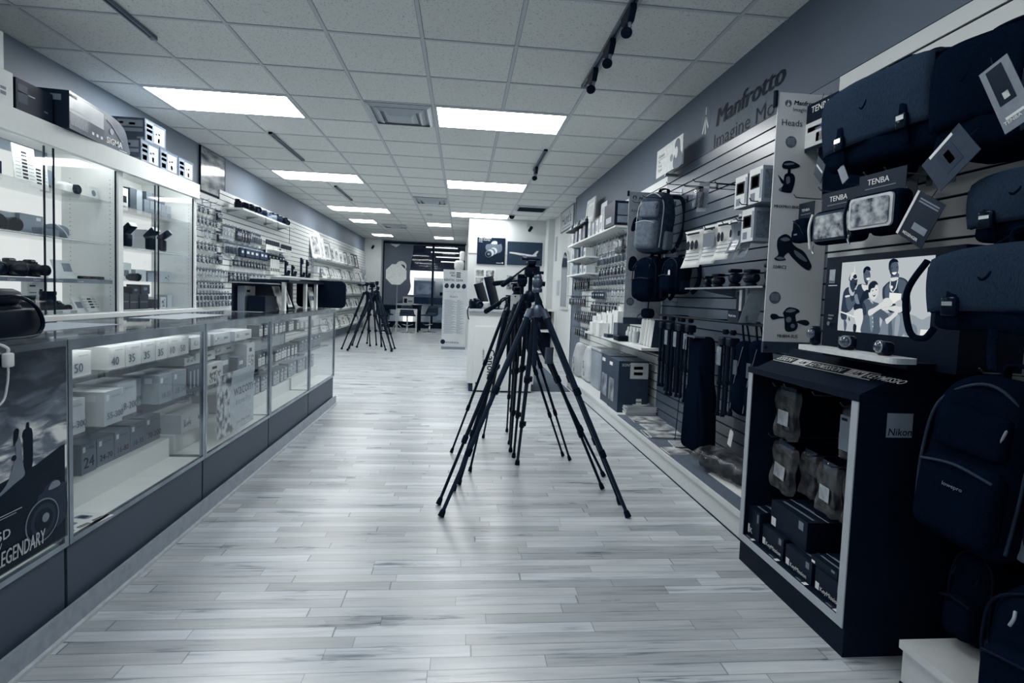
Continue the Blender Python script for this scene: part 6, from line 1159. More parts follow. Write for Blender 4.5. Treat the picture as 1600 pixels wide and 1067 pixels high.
t = thing('arched_mirror', 'arched white framed mirror on the pale rear right wall', 'mirror', (1.868, 9.75, .95), RW); MB().prism(arch, -.03, 0, mat('mirror_frame', 200, .4)).build('frame', t); MB().prism([(a*.84, .05+b_*.92) for a, b_ in arch], -.034, -.03, mat('mirror_glass', 160, .08, .9)).build('glass', t)
for q, (y, z, w, h) in enumerate(((10.9, 1.9, .2, .5), (10.5, 1.2, .3, .3), (9.2, 2.15, .5, .1), (8.9, 1.9, .1, .2))): MB().box(-w/2, w/2, -.004, 0, 0, h, mat('notice', 150+15*q, .6, var=.2, scale=30)).build('wall_notice', None, (1.867 if y > 8.75 else XR, y, z), RW, label=f'paper notice on the pale rear right wall, {ords[q]} from the far corner', cat='notice')
for q, (y, z, w, h) in enumerate(((8.55, 1.2, .25, .12), (8.5, .85, .3, .14), (8.5, .5, .3, .12))): carton('stock_box', f'grey box low at the end of the far right slatwall, {ords[q]} from the top', 'box', w, .18, h, (120, 110, 140), (1.6, y+.1, z), RW) if False else None
# ================================================================ BAGS ON THE RIGHT WALL
def wire_loop(t, pts, r=.004, m_=blk, name='strap', n=7, k=6): return MB().tube(crom(pts, k, False), r, m_, n).build(name, t)
def strap_band(t, pts, w, name='strap', m_=None, nrm=(0, 0, 0), th=.004, ax='x'):
    """flat webbing following pts, widened along axis"""
    P = crom(pts, 6, False); k = len(P)-1
    f = (lambda u, v: (P[int(round(u*k))][0]+(v-.5)*w, P[int(round(u*k))][1], P[int(round(u*k))][2])) if ax == 'x' else ((lambda u, v: (P[int(round(u*k))][0], P[int(round(u*k))][1]+(v-.5)*w, P[int(round(u*k))][2])) if ax == 'y' else (lambda u, v: (P[int(round(u*k))][0], P[int(round(u*k))][1], P[int(round(u*k))][2]+(v-.5)*w)))
    return MB().sheet(f, k, 1, m_ or fab, th).build(name, t)
def messenger(name, label, loc, rz, w, h, d, flap=fabg, tilt=0, buckles=True, logo=None, rot=None):
    t = thing(name, label, 'bag', loc, rz, rot=rot or (tilt, 0, rz))
    wob = lambda x, y, z: (x*(1+.02*sin(z*30)), y*(1+.12*cos(x*6))+.006*sin(x*30+z*20), z*(1+.03*sin(x*9))-.02*(x/w)**2)
    MB().rbox(w, d, h, .03, fab, 8, (0, 0, h/2), wob).build('body', t)
    # flap: covers the top and most of the front
    def ff(u, v):
        x = (u-.5)*w*.99
        if v < .35: y = d*.5*(1-2*v/.35)*1.0; z = h+.012*cos((v/.35-.5)*pi)
        else: q_ = (v-.35)/.65; y = -d*.5-.016-.01*sin(q_*pi)+.006*sin(x*25); z = h-h*.74*q_
        ed = (abs(u-.5)*2)**6; return (x*(1-.06*max(0, 1-v*2)), y*(1-.03*ed), z-.012*ed*(v < .5)-.008*(x/w*2)**2)
    fl = MB().sheet(ff, 14, 16, flap, .01).build('flap', t)
    wire_loop(fl, [ff(u_, 1) for u_ in (0.02, .2, .5, .8, .98)], .004, fab, 'flap_piping')
    if buckles:
        for s_ in (-.28, .28):
            b = MB(); b.rbox(.04, .018, .05, .005, blkg, 2, (s_*w, -d*.5-.035, h*.3)); bk = b.build('buckle', t); strap_band(bk, [(s_*w, -d*.5-.028, h*.5), (s_*w, -d*.5-.033, h*.3), (s_*w, -d*.5-.018, h*.05)], .028, 'buckle_strap'); MB().box(s_*w-.014, s_*w+.014, -d*.5-.0455, -d*.5-.044, h*.31, h*.36, silver).build('buckle_badge', bk)
    wire_loop(t, [(-.04, -d*.5-.02, h*.78), (-.045, -d*.5-.03, h*.68), (-.03, -d*.5-.034, h*.62), (-.015, -d*.5-.03, h*.7), (-.02, -d*.5-.02, h*.78)], .004, fab, 'cord_loop')
    b = MB(); 
    strap_band(t, [(-.06, 0, h+.01), (-.05, 0, h+.05), (.05, 0, h+.05), (.06, 0, h+.01)], .03, 'grab_handle', ax='y', th=.008)
    return t
def hangtag(name, label, loc, rot, w, h, m_, texts=(), deco=()):
    t = thing(name, label, 'tag', loc, rot=rot); MB().box(-w/2, w/2, -.001, .001, -h, 0, m_).build('card', t)
    b = MB()
    for a, c_, z0, z1, mm in deco: b.box(a*w, c_*w, -.0018, -.001, -z0*h, -z1*h, mm)
    for s_, x, z, sz, mm in texts: b.text(s_, x*w, -z*h, sz, mm, y=-.0026, bold=.01)
    b.build('print', t); MB().tube([(0, 0, 0), (0, .005, .025)], .0012, blk, 5).build('string', t); return t
tdark = mat('tag_navy', 16, .35); tmid = mat('tag_slate', 52, .4); tpale = mat('tag_pale', 112, .5)
# laptop sleeves
def sleeve(label, loc, w, h, m_, rot): 
    t = thing('laptop_sleeve', label, 'laptop sleeve', loc, rot=rot); MB().prism(rrect(-w/2, w/2, 0, h, .035, 5), -.014, .014, m_).build('body', t); wire_loop(t, [(p[0], -.015, p[1]) for p in rrect(-w/2+.006, w/2-.006, .006, h-.006, .033, 3)[:16]], .004, blk, 'piping'); wire_loop(t, [(-w*.35, -.016, h*.75), (-w*.36, -.02, h*.66), (-w*.35, -.018, h*.6)], .005, blk, 'zip_pull'); return t
sleeve('grey laptop sleeve behind the large messenger bag, by the Heads banner', (1.705, 2.36, 1.78), .34, .36, mat('sleeve_grey', 50, .9, scale=120, bump=.2), (0, .04, RW))
sleeve('black laptop sleeve showing under the large messenger bag', (1.66, 2.13, 1.655), .50, .26, fab, (0, -.06, RW))
messenger('messenger_bag', 'large dark ribbed messenger bag highest on the right wall', (1.60, 1.87, 1.71), RW, .47, .31, .24, fabg, rot=(.05, -.03, RW+.12))
messenger('messenger_bag', 'black messenger bag just right of the largest one', (1.60, 1.49, 1.64), RW, .26, .33, .24, fab, rot=(0, 0, RW+.15), buckles=False)
messenger('messenger_bag', 'dark bag at the upper right picture edge with two hanging tags', (1.60, 1.14, 1.585), RW, .40, .28, .22, fabg, rot=(0, 0, RW+.1), buckles=False)
messenger('camera_bag', 'dark ribbed bag at the right edge below the tagged bag', (1.59, 1.30, 1.365), RW, .34, .19, .2, fabg, rot=(0, 0, RW+.05))
t = messenger('shoulder_bag', 'charcoal shoulder bag hanging over the right end of the screen', (1.385, 1.175, 1.115), RW, .38, .21, .19, fabg, rot=(.02, .0, RW+.08))
wire_loop(t, [(-.24, -.06, .19), (-.29, -.07, .1), (-.275, -.07, -.01), (-.23, -.07, -.03), (-.2, -.07, .0)], .009, fab, 'strap_pad')
strap_band(t, [(-.1, 0, .22), (.05, .02, .3), (.16, .02, .26), (.2, 0, .2)], .04, 'carry_strap', ax='y', th=.006)
for x in (-.02, .14): strap_band(t, [(x, -.1, .02), (x, -.1, -.04), (x+.004, -.1, -.09)], .022, 'tail_strap')
hooks([(2.33, 2.11), (2.05, 1.96), (1.75, 2.04), (1.48, 1.96), (1.17, 1.88), (1.3, 1.575)], RX, RW, 'metal hook holding a bag on the upper right wall', 'hooks holding bags on the upper right wall', .14)
hooks([(1.215, 1.365)], RX, RW, 'long metal hook holding the charcoal shoulder bag', 'hook of the shoulder bag', .38)
hangtag('bag_tag', 'dark printed header card reading TENBA on the grey sleeve', (1.62, 2.39, 2.12), (0, .03, RW), .22, .22, tdark, [('TENBA', -.32, .2, .042, winki)], [(-.48, .48, .4, .92, offw), (-.4, .1, .5, .6, inkg), (-.1, .45, .66, .85, mat('tag_cam', 50, .5))])
hangtag('bag_tag', 'long slanted grey tag with white lettering beside the upper right bag', (1.40, 1.36, 1.83), (0, -.42, RW+.1), .075, .2, tpale, [('TENBA', -.4, .9, .014, winki)], [(-.3, .25, .05, .62, tdark), (-.1, .1, .46, .56, winki), (-.3, .3, .8, .84, winki)])
hangtag('bag_tag', 'dark tag with a pictured bag hanging at a slant under the upper right bag', (1.41, 1.42, 1.66), (0, .9, RW), .12, .15, tmid, [], [(-.3, .3, .3, .7, mat('tag_pic', 40, .4)), (-.2, .15, .42, .56, mat('tag_pic2', 120, .4)), (-.48, -.4, .2, .8, winki)])
hangtag('bag_tag', 'black square tag with white barcode patch beside the lower ribbed bag', (1.42, 1.54, 1.51), (0, .55, RW), .12, .145, tdark, [('MESSENGER', -.3, .92, .013, winki)], [(-.3, .4, .1, .13, inkg), (-.3, .4, .16, .19, inkg), (-.1, .4, .6, .75, tpale), (-.5, -.42, 0, 1, offw)])
hangtag('bag_tag', 'small folded dark tag under the near corner of the big messenger bag', (1.44, 2.10, 1.76), (.3, .8, RW), .07, .09, tmid, [], [(-.4, .4, .4, .5, winki)])
hangtag('bag_tag', 'small grey tag dangling below the big messenger bag', (1.45, 2.0, 1.71), (0, -.5, RW), .035, .07, tpale, [], [])
# small pouches with header cards
def pouch_card(label, y, z, w, h, wide, loc_x=1.56):
    t = thing('camera_pouch', label, 'pouch', (loc_x, y, z), RW+.08)
    MB().box(-w/2, w/2, -.001, .001, -.005, .075, tdark).build('header_card', t); b = MB(); b.text('TENBA', -w*.3, .035, w*.17 if w < .12 else .03, winki, y=-.0025, bold=.02); b.box(-w*.35, w*.3, -.002, -.001, .02, .023, inkg); b.build('card_lettering', t)
    if not wide:
        MB().rbox(w*1.05, .06, h, .02, fab, 5, (0, -.01, -h/2), lambda x, y_, z_: (x*(1-.15*(z_ > 0)), y_, z_)).build('body', t); wire_loop(t, [(-w*.3, -.042, -.01), (w*.1, -.045, -h*.3), (w*.4, -.04, -h*.7)], .003, blkg, 'zip'); MB().box(-w*.2, w*.0, -.0425, -.041, -h*.7, -h*.64, inkg).build('badge', t)
    else:
        MB().rbox(w*1.1, .07, h, .025, fab, 5, (0, .0, -h/2)).build('body', t); MB().prism(rrect(-w*.47, w*.47, -h*.92, -h*.1, .015), -.042, -.034, mat('pouch_rim', 190 if wide == 2 else 40, .5)).build('window_rim', t); MB().prism(rrect(-w*.41, w*.41, -h*.85, -h*.17, .012), -.046, -.042, picture('pouch_view%d' % wide, 40, 190, 26, wide, .3, .1, spec=1.)).build('window', t)
        wire_loop(t, [(-w*.56, -.03, -.01), (-w*.58, -.04, -h*.5), (-w*.57, -.03, -h*1.1)], .006, offw if wide == 1 else blk, 'zip_edge'); wire_loop(t, [(-w*.55, -.02, -h), (-w*.57, -.02, -h-.02), (-w*.53, -.02, -h-.035)], .004, steel, 'carabiner')
    return t
pouch_card('first small black pouch on a card, hanging beside the Heads banner', 2.36, 1.565, .10, .11, 0); pouch_card('second small black pouch on a card, partly behind the clear one', 2.19, 1.565, .10, .11, 0, 1.6)
pouch_card('clear fronted cable pouch with criss-cross wires', 2.045, 1.56, .22, .14, 1, 1.5); pouch_card('clear fronted pouch with pale rim and tools, right of the wire pouch', 1.82, 1.58, .2, .14, 2, 1.48)
pouch_card('dark pouch hidden behind the two clear fronted ones', 1.93, 1.57, .16, .12, 0, 1.64)
hooks([(2.36, 1.655), (2.19, 1.655), (2.04, 1.655), (1.83, 1.655), (1.93, 1.66)], RX, RW, 'metal hook holding a pouch above the video screen', 'hooks above the video screen', .26)
# ================================================================ VIDEO DISPLAY CABINET
cb = mat('cabinet_black', 4, .5, var=.1, spec=.35)
t = thing('display_cabinet', 'black open-front display cabinet with pale frame edges', 'cabinet', (1.29, 2.28, 0), RW)
W3 = .67; D3 = .46
b = MB(); b.box(0, W3, .005, D3, 0, .1, cb); b.build('plinth', t)
MB().box(0, W3, 0, D3, .1, .13, cb).build('floor_panel', t); MB().box(0, .02, 0, D3, .13, .86, cb).build('left_side', t); MB().box(W3-.02, W3, 0, D3, .13, .86, cb).build('right_side', t); MB().box(0, W3, D3-.02, D3, .13, .86, mat('cabinet_inner', 8, .6)).build('back_panel', t); MB().box(-.005, W3+.005, -.006, D3, .86, .885, cb).build('top_panel', t)
ed = mat('pale_edge', 165, .45, var=.03); b = MB(); b.box(.0, .03, -.004, 0, .10, .86, ed); b.build('frame_edge_left', t); MB().box(W3-.03, W3, -.004, 0, .10, .86, ed).build('frame_edge_right', t); MB().box(.03, W3-.03, -.004, 0, .10, .13, ed).build('frame_edge_bottom', t)
b = MB(); b.box(W3, W3+.002, .1, .19, .745, .825, mat('badge_square', 135, .35, var=.05)); b.text('Nikon', .103, .752, .034, ink, y=W3+.003, face='r', bold=.012, shear=.1); b.build('badge', t)
b = MB(); b.add([(.04, .0, .885), (W3, .0, .885), (W3, .18, .97), (.04, .18, .97), (.04, .18, .885), (W3, .18, .885)], [(0, 1, 2, 3), (3, 2, 5, 4), (0, 4, 5, 1), (0, 3, 4), (1, 5, 2)], cb); b.box(.0, W3, .18, D3, .885, .97, cb); b.build('console', t)
b = MB(); b.M = Matrix.Translation((.05, .015, .893)) @ Matrix.Rotation(math.atan2(.085, .18), 4, 'X')
b.box(.0, .56, .07, .115, .0, .0012, ink); b.box(-.0, .56, .114, .1165, .001, .0016, winki); b.box(0, .56, .068, .0705, .001, .0016, winki)
xx = .0
for s_, inv in (('ISSION', 0), ('I AM', 1), ('KEYMISSION', 0), ('I AM', 1), ('KEYMISSION', 0)):
    wd = text_mesh(s_, .01, .25)[2]*.042*.86+.012
    if xx+wd > .57: s_ = 'KEYMISSIO'; wd = .56-xx
    if inv: b.box(xx, xx+wd-.004, .074, .111, .001, .0018, winki)
    b.text(s_, xx+.004, .079, .039, ink if inv else winki, y=.0024, face='t', bold=.01, shear=.25, sx=.86); xx += wd
b.build('slogan_strip', t)
# hooks and packs inside the cabinet
wrapm = glassy('cabinet_wrap', .9, .15, cloud=.13)
def polybag(x, z, w, h, label, y=.12, lab=1, rot=0., dark=True):
    t2 = thing('clear_pack', label, 'packaged accessory', (1.29+y, 2.28-x, z), rot=(0, rot, RW+random.uniform(-.15, .15)))
    MB().rbox(w, .035, h, .005, wrapm, 8, (0, 0, -h/2), lambda a, b_, c_: (a*(1+.02*sin(c_*60)), b_+.006*sin(a*70+c_*50), c_)).build('plastic_bag', t2)
    MB().rbox(w*.62, .02, h*.35, .012, mat('pack_dark', 14, .6), 3, (w*.05, .004, -h*.68)).build('item', t2)
    if lab: MB().box(-w*.25, w*.3, -.0225, -.0215, -h*.72, -h*.42, mat('pack_label', 170, .5, var=.25, scale=60)).build('label_card', t2)
    MB().box(-w*.4, w*.4, -.003, .003, -.03, .012, mat('pack_header', 60 if dark else 130, .5, var=.4, scale=60)).build('header_card', t2)
polybag(.11, .80, .13, .21, 'crinkled clear pack with white label, upper left inside the display cabinet'); polybag(.47, .79, .12, .19, 'clear pack with tall grey box, upper right inside the display cabinet', y=.16)
polybag(.12, .56, .14, .2, 'crinkled clear pack, lower left inside the display cabinet', rot=.1); polybag(.2, .55, .1, .18, 'thin clear pack behind the lower left one', y=.18, lab=0); polybag(.36, .55, .12, .19, 'clear pack with pale card, lower middle of the display cabinet', y=.15); polybag(.49, .55, .1, .19, 'clear pack at the lower right inside the display cabinet', y=.16, lab=1)
carton('grey_pack_box', 'tall grey box hanging in the upper right of the display cabinet', 'box', .075, .035, .13, (110, 70, 90), (1.42, 2.28-.455, .635), RW, None, [('f', .1, .5, .85, .93, ink), ('f', .1, .8, .5, .53, inkg)])
hooks([(2.25, .80), (2.17, .81), (1.98, .81), (1.82, .80), (2.26, .57), (2.16, .575), (2.0, .56), (1.86, .56)], 1.725, RW, 'thin steel hook inside the display cabinet', 'hooks inside the display cabinet', .33)
def kbox(x, y, w, d, h, z, label, lab='KeyMission', rz=RW): carton('camera_carton', label, 'box', w, d, h, (9, 7, 12), (1.29+y, 2.28-x, z), rz, None, [('f', .03, .16, .1, .4, winki), ('f', .78, .9, .62, .9, inkg), ('t', .1, .9, .2, .26, inkg), ('t', .2, .6, .5, .56, inkg)], [('f', lab, .2, .14, h*.26, winki, {'bold': .015})])
kbox(.075, .02, .09, .16, .13, .131, 'upright black carton with icons at the far end of the cabinet floor', 'K'); kbox(.205, .03, .15, .14, .09, .131, 'black carton reading KeyMission, first on the cabinet floor'); kbox(.385, .025, .16, .15, .085, .131, 'black carton reading KeyMission, second on the cabinet floor'); kbox(.56, .025, .15, .15, .085, .131, 'black carton reading KeyMission, nearest us on the cabinet floor')
kbox(.27, .05, .24, .17, .115, .2215, 'large black carton lying on the first two KeyMission cartons', ' '); kbox(.6-.08, .03, .14, .12, .03, .2165, 'thin black carton on the nearest KeyMission carton', ' ')
for q, x in enumerate((.07, .25, .43, .6)): MB().box(-.03, .03, -.0, .022, 0, .001, mat('tray_label', 20, .4)).box(.01, .028, .002, .02, .001, .0014, winki).box(-.028, .0, .004, .01, .001, .0014, inkg).build('shelf_ticket', None, (1.292, 2.28-x, .1305), RW, label=f'price ticket on the display cabinet sill, {ords[q]} from the far end', cat='ticket')
# screen
t = thing('video_screen', 'black framed screen showing a photo of laughing people', 'screen', (1.50, 2.11, .972), RW)
fr_ = mat('screen_frame', 5, .4, spec=.4); W4, H4 = .62, .395
b = MB(); b.box(0, W4, .0, .22, 0, .1, fr_); b.box(0, W4, 0, .22, .37, H4, fr_); b.box(0, .085, 0, .22, .1, .37, fr_); b.box(.515, W4, 0, .22, .1, .37, fr_); b.box(.085, .515, .03, .22, .1, .37, fr_); b.build('housing', t)
scr = MB(); scr.box(.085, .515, .004, .006, .1, .37, emis('screen_light', G(184), .46)); scr.build('screen_panel', t)
sd = {v: emis('scr_%d' % v, G(v), .46) for v in (8, 30, 58, 88, 120, 150, 178, 215, 238)}
def uv(x, y):
    v = .5
    for _ in range(4):
        xl, xr_ = 160-45*v, 1110-40*v; u = (x-xl)/(xr_-xl); tp, bt = 120-62*u, 745+70*u; v = (y-tp)/(bt-tp)
    return (.085+.43*min(1, max(0, u)), .1+.27*min(1, max(0, 1-v)))
b = MB(); Y0 = .0035; lay = [0]
def F(tone, pts, sm=True):
    lay[0] += 1; q = [uv(*p) for p in pts]; b.prism(crom(q, 4) if sm else q, Y0-.00006*lay[0], Y0-.00006*(lay[0]-1), sd[tone])
def E_(tone, x, y, rx, ry): F(tone, [(x+rx*cos(k*pi/4), y+ry*sin(k*pi/4)) for k in range(8)])
F(150, [(850, 620), (920, 600), (1000, 640), (1085, 610), (1075, 812), (840, 790)]); F(120, [(850, 700), (920, 680), (960, 720), (950, 790), (850, 780)]); F(178, [(125, 600), (160, 520), (180, 560), (170, 740), (120, 740)])
# second man
F(58, [(345, 345), (400, 315), (470, 330), (500, 380), (470, 450), (420, 560), (330, 560), (310, 520)]); F(30, [(315, 510), (420, 470), (420, 560), (330, 560)]); F(215, [(325, 562), (425, 560), (415, 765), (350, 758), (318, 640)]); F(215, [(400, 320), (440, 325), (480, 335), (470, 375), (430, 380), (405, 350)]); F(58, [(418, 215), (420, 260), (435, 300), (460, 325), (468, 290), (440, 220)]); E_(88, 458, 240, 38, 55); F(8, [(415, 215), (420, 175), (455, 152), (490, 165), (492, 195), (450, 185), (430, 215)]); F(238, [(452, 262), (490, 258), (480, 280), (460, 280)]); E_(8, 445, 225, 5, 4); E_(8, 480, 222, 5, 4)
# man in profile on the left
F(58, [(190, 385), (240, 345), (300, 365), (345, 370), (362, 410), (350, 455), (300, 540), (240, 580), (165, 580), (172, 470)]); F(88, [(215, 430), (255, 420), (290, 480), (330, 450), (345, 470), (290, 540), (250, 560), (225, 510)]); F(120, [(320, 420), (350, 410), (360, 440), (375, 470), (400, 440), (395, 490), (350, 500), (325, 460)]); F(215, [(210, 425), (262, 418), (262, 432), (214, 440)]); F(58, [(265, 280), (265, 340), (300, 370), (330, 350), (350, 300), (345, 265), (290, 265)]); F(30, [(325, 300), (350, 318), (335, 332), (318, 322)]); F(178, [(262, 345), (300, 395), (320, 380), (310, 420), (275, 420), (252, 370)]); F(30, [(250, 275), (268, 235), (300, 225), (270, 285)]); F(215, [(262, 270), (285, 215), (325, 212), (352, 262), (320, 275), (300, 240), (280, 280)]); F(30, [(300, 245), (330, 225), (348, 255), (320, 268)]); F(238, [(315, 140), (322, 205), (312, 205)], False)
F(178, [(160, 590), (240, 600), (320, 620), (345, 755), (230, 750), (125, 735), (140, 640)]); F(58, [(160, 585), (230, 600), (225, 650), (170, 640)]); F(88, [(200, 640), (235, 680), (225, 745), (205, 740)]); F(88, [(255, 620), (275, 640), (270, 660), (255, 650)]); F(238, [(160, 570), (240, 590), (320, 615), (318, 625), (238, 602), (160, 580)]); F(30, [(318, 690), (352, 700), (345, 758), (316, 755)])
# tall man
F(58, [(640, 340), (700, 290), (790, 255), (860, 280), (885, 340), (900, 480), (905, 560), (860, 610), (845, 600), (835, 590), (720, 590), (640, 470), (628, 380)]); F(88, [(780, 270), (850, 290), (870, 380), (860, 470), (800, 420), (780, 330)]); F(88, [(655, 360), (690, 310), (705, 380), (690, 440), (660, 450)]); F(88, [(715, 225), (720, 270), (780, 265), (785, 220)]); E_(58, 738, 170, 46, 78); F(88, [(720, 130), (770, 120), (780, 180), (765, 225), (735, 235), (715, 180)]); F(8, [(690, 190), (690, 120), (725, 85), (770, 95), (785, 130), (770, 115), (720, 120), (700, 150)]); F(238, [(722, 212), (768, 208), (750, 232), (732, 228)]); E_(8, 722, 170, 7, 4); E_(8, 768, 165, 7, 4)
F(215, [(712, 262), (780, 255), (780, 275), (735, 292), (715, 285)]); F(215, [(705, 285), (714, 285), (712, 350), (735, 388), (760, 350), (775, 280), (784, 280), (768, 355), (738, 395), (712, 380), (700, 340)], False); E_(238, 722, 345, 13, 14)
F(120, [(650, 600), (720, 580), (840, 585), (850, 640), (830, 795), (610, 785), (630, 680)]); F(88, [(720, 620), (740, 790), (700, 785), (700, 660)]); F(150, [(770, 610), (810, 620), (790, 790), (760, 790)])
# woman
F(30, [(480, 370), (430, 390), (395, 450), (380, 480), (410, 510), (440, 460), (500, 440)]); F(88, [(425, 490), (470, 455), (540, 480), (600, 500), (612, 560), (608, 660), (600, 785), (410, 768), (430, 640), (420, 540)]); F(58, [(420, 500), (445, 500), (470, 590), (430, 600)]); F(120, [(500, 600), (530, 560), (545, 700), (520, 760)]); F(88, [(605, 545), (660, 570), (700, 610), (670, 665), (630, 640), (600, 600)]); F(215, [(490, 385), (520, 355), (575, 330), (590, 380), (575, 435), (545, 465), (510, 460), (488, 420)]); F(30, [(485, 385), (484, 330), (520, 292), (560, 290), (586, 320), (560, 325), (548, 350), (515, 360), (500, 395)]); F(88, [(530, 415), (562, 408), (556, 430), (540, 432)]); F(238, [(535, 414), (560, 409), (556, 417), (538, 420)]); E_(30, 530, 378, 8, 4); E_(30, 568, 370, 8, 4); F(178, [(490, 430), (520, 462), (540, 500), (510, 480)])
F(215, [(490, 560), (560, 530), (640, 480), (670, 520), (600, 555), (520, 605), (492, 605)]); F(215, [(668, 640), (720, 610), (775, 560), (790, 590), (740, 640), (690, 685), (675, 670)]); F(238, [(705, 395), (820, 405), (815, 490), (700, 500)], False); F(215, [(645, 460), (700, 445), (740, 490), (720, 520), (660, 525)]); F(215, [(640, 540), (740, 520), (850, 500), (855, 540), (800, 580), (700, 555), (645, 560)]); F(178, [(765, 485), (820, 460), (825, 520), (780, 520)])
for k in range(4): E_(238, 535+2*k, 590+40*k, 5, 5)
F(238, [(1000, 730), (1062, 732), (1058, 808), (992, 805)], False)
b.build('screen_picture', t)
b = MB(); b.box(.022, .055, -.001, 0, .29, .345, mat('badge_pale', 150, .5)); b.text('Nikon', .024, .293, .012, ink, y=-.002, bold=.01); b.box(.02, .07, -.001, 0, .278, .281, winki); b.text('TOUCH', .03, .155, .009, winki, y=-.001); b.text('VIDEO', .03, .142, .009, winki, y=-.001); b.build('badge', t); MB().lathe([(.009, -.006), (.009, 0)], silver, 16, (.042, 0, .125), 'y').build('button', t)
t = thing('camera_shelf', 'white rounded bar shelf below the screen', 'shelf', (1.36, 1.76, .995), RW); MB().prism(rrect(-.24, .24, -.045, .05, .025), 0, .018, mat('bar_white', 205, .4), 'z').build('board', t); MB().box(-.2, .2, .04, .14, -.02, 0, fr_).build('support', t)
for q, (y, w, h, rz) in enumerate(((1.965, .03, .075, 0), (1.79, .055, .05, .5), (1.62, .06, .045, -.2))):
    t = thing('action_camera', ['upright narrow action camera at the far end of the white bar', 'action camera with a clear dome in the middle of the white bar', 'small action camera with ring lens nearest us on the white bar'][q], 'camera', (1.37, y, 1.0135), RW+rz)
    MB().rbox(w, .035, h, .01, blkg, 3, (0, 0, h/2)).build('body', t); MB().lathe([(.004, -.03), (.014, -.028), (.018, -.02), (.018, -.016)], mat('dome_glass', 70, .05, coat=1.), 18, (0, 0, h*.6), 'y').build('lens', t); MB().lathe([(.019, -.022), (.021, -.02), (.021, -.012)], steel, 18, (0, 0, h*.6), 'y').build('lens_ring', t) if q else None
# ================================================================ BACKPACKS
def backpack(label, loc, rot, w, h, d, m_=fab, pipe=None, pockets=2, logo=None, strapsides=1, topm=None):
    t = thing('backpack', label, 'backpack', loc, rot=rot)
    sh = lambda x, y, z: (x*(1-.28*max(0, z/(h/2))**3), y*(1-.35*max(0, z/(h/2))**3)+.006*sin(z*30), z)
    MB().rbox(w, d, h, min(w, d)*.35, m_, 9, (0, 0, 0), sh).build('body', t)
    pf = MB().rbox(w*.78, d*.4, h*.46, .04, m_ if topm is None else topm, 6, (0, -d*.5, -h*.2)).build('front_pocket', t)
    if pockets > 1: MB().rbox(w*.66, d*.25, h*.26, .03, m_ if topm is None else topm, 5, (0, -d*.47, h*.2)).build('upper_pocket', t)
    for s_ in (-1, 1): MB().rbox(.04, d*.5, h*.3, .018, mat('mesh_pocket', 110 if pipe else 5, .7, scale=200, bump=.3), 4, (s_*w*.5, 0, -h*.28)).build('side_pocket', t)
    pm = pipe or blk
    wire_loop(t, [(-w*.44, -d*.4, -h*.4), (-w*.47, -d*.42, 0), (-w*.4, -d*.38, h*.32), (0, -d*.34, h*.47), (w*.4, -d*.38, h*.32), (w*.47, -d*.42, 0), (w*.44, -d*.4, -h*.4)], .0045, pm, 'piping')
    wire_loop(pf, [(-w*.34, -d*.69, -h*.02), (0, -d*.72, h*.015), (w*.34, -d*.69, -h*.02)], .004, pm, 'zip')
    strap_band(t, [(-.04, d*.3, h*.46), (-.035, d*.3, h*.56), (.035, d*.3, h*.56), (.04, d*.3, h*.46)], .03, 'top_handle', ax='y', th=.01)
    for s_ in ((-1, 1) if strapsides else ()): wire_loop(t, [(s_*.05, d*.45, h*.45), (s_*w*.5, d*.62, h*.4), (s_*w*.62, d*.7, 0), (s_*w*.5, d*.6, -h*.35), (s_*w*.4, d*.5, -h*.45)], .016, m_ if not pipe else mat('strap_dark', 14, .8), 'shoulder_strap')
    if logo: MB().text(logo.lower(), -.02, -h*.12, .016, mat('logo_grey', 130, .5), y=-d*.72-.002).build('logo', t)
    for s_ in (-.25, .28): wire_loop(t, [(s_*w, -d*.5, h*.3), (s_*w+.006, -d*.55, h*.26), (s_*w, -d*.56, h*.2)], .004, mat('zip_pull', 140, .4) if logo else blk, 'zip_pull')
    return t
gp = mat('pack_grey', 104, .85, var=.25, scale=40, bump=.3); lp = mat('pack_piping', 175, .6)
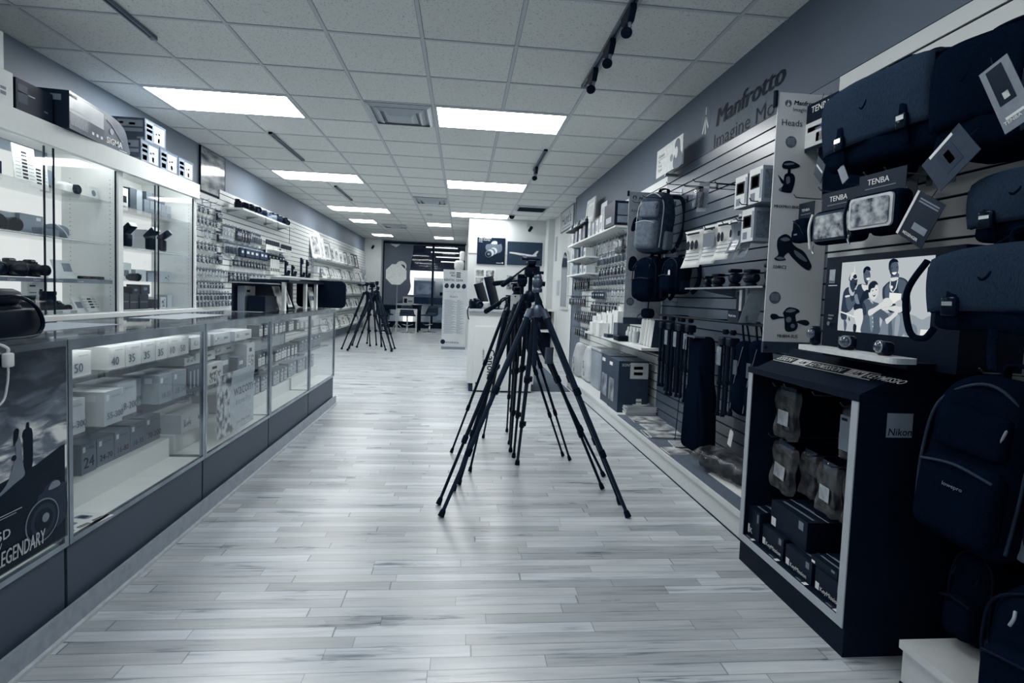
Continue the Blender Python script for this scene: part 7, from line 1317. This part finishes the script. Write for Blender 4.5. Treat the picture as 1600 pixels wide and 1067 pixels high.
backpack('grey backpack with pale piping hanging over the Advanced banner', (1.56, 4.33, 1.80), (.0, .08, RW+.55), .28, .50, .2, mat('pack_dark_grey', 60, .85, var=.3, scale=40, bump=.3), lp, 2, topm=gp)
backpack('black camera backpack hanging below the grey piped one', (1.53, 4.30, 1.34), (0, -.05, RW+.5), .27, .37, .19, fab, None, 1); backpack('round black bag with white tag right of the black backpack', (1.62, 3.98, 1.36), (0, 0, RW+.2), .21, .28, .16, fab, None, 1)
t = thing('price_tag', 'white price tag hanging from the round black bag', 'tag', (1.535, 3.92, 1.40), rot=(0, .05, RW)); MB().prism([(-.02, -.1), (.02, -.1), (.02, -.01), (.01, 0), (-.01, 0), (-.02, -.01)], -.001, 0, offw).build('card', t)
softbag('small_pouch', 'small black pouch dangling under the black camera backpack', 'pouch', (1.52, 4.3, 1.06), RW+.4, .12, .08, .07, fab, None, lambda t: (wire_loop(t, [(-.06, 0, .0), (-.1, -.02, -.03), (-.05, -.04, -.05), (.0, -.04, -.04)], .004), wire_loop(t, [(0, 0, .04), (.01, 0, .12)], .005)), .03, 5)
hooks([(4.33, 2.06), (4.3, 1.6), (3.98, 1.56), (4.3, 1.16)], RX, RW, 'hook holding a backpack on the grey slats', 'hooks of the hanging backpacks', .16)
backpack('black backpack with pale zip pulls hanging beside the display cabinet', (1.52, 1.38, .73), (0, .10, RW+.18), .28, .50, .20, fab, mat('dark_piping', 60, .5), 2, 'Lowepro')
backpack('black backpack at the right picture edge beside the display cabinet', (1.50, 1.04, .80), (0, 0, RW+.1), .30, .50, .22, fab, None, 2)
backpack('lower black backpack with pale logo standing on the near platform', (1.56, 1.12, .315), (0, 0, RW+.2), .36, .34, .28, fab, None, 1, 'Lowepro')
backpack('lowest black bag beside the cabinet base on the near platform', (1.64, 1.45, .30), (0, 0, RW+.1), .13, .30, .20, fab, None, 1)
hooks([(1.45, .98), (1.1, 1.0)], RX, RW, 'hook holding a black backpack low on the right wall', 'hooks of the low backpacks', .22)
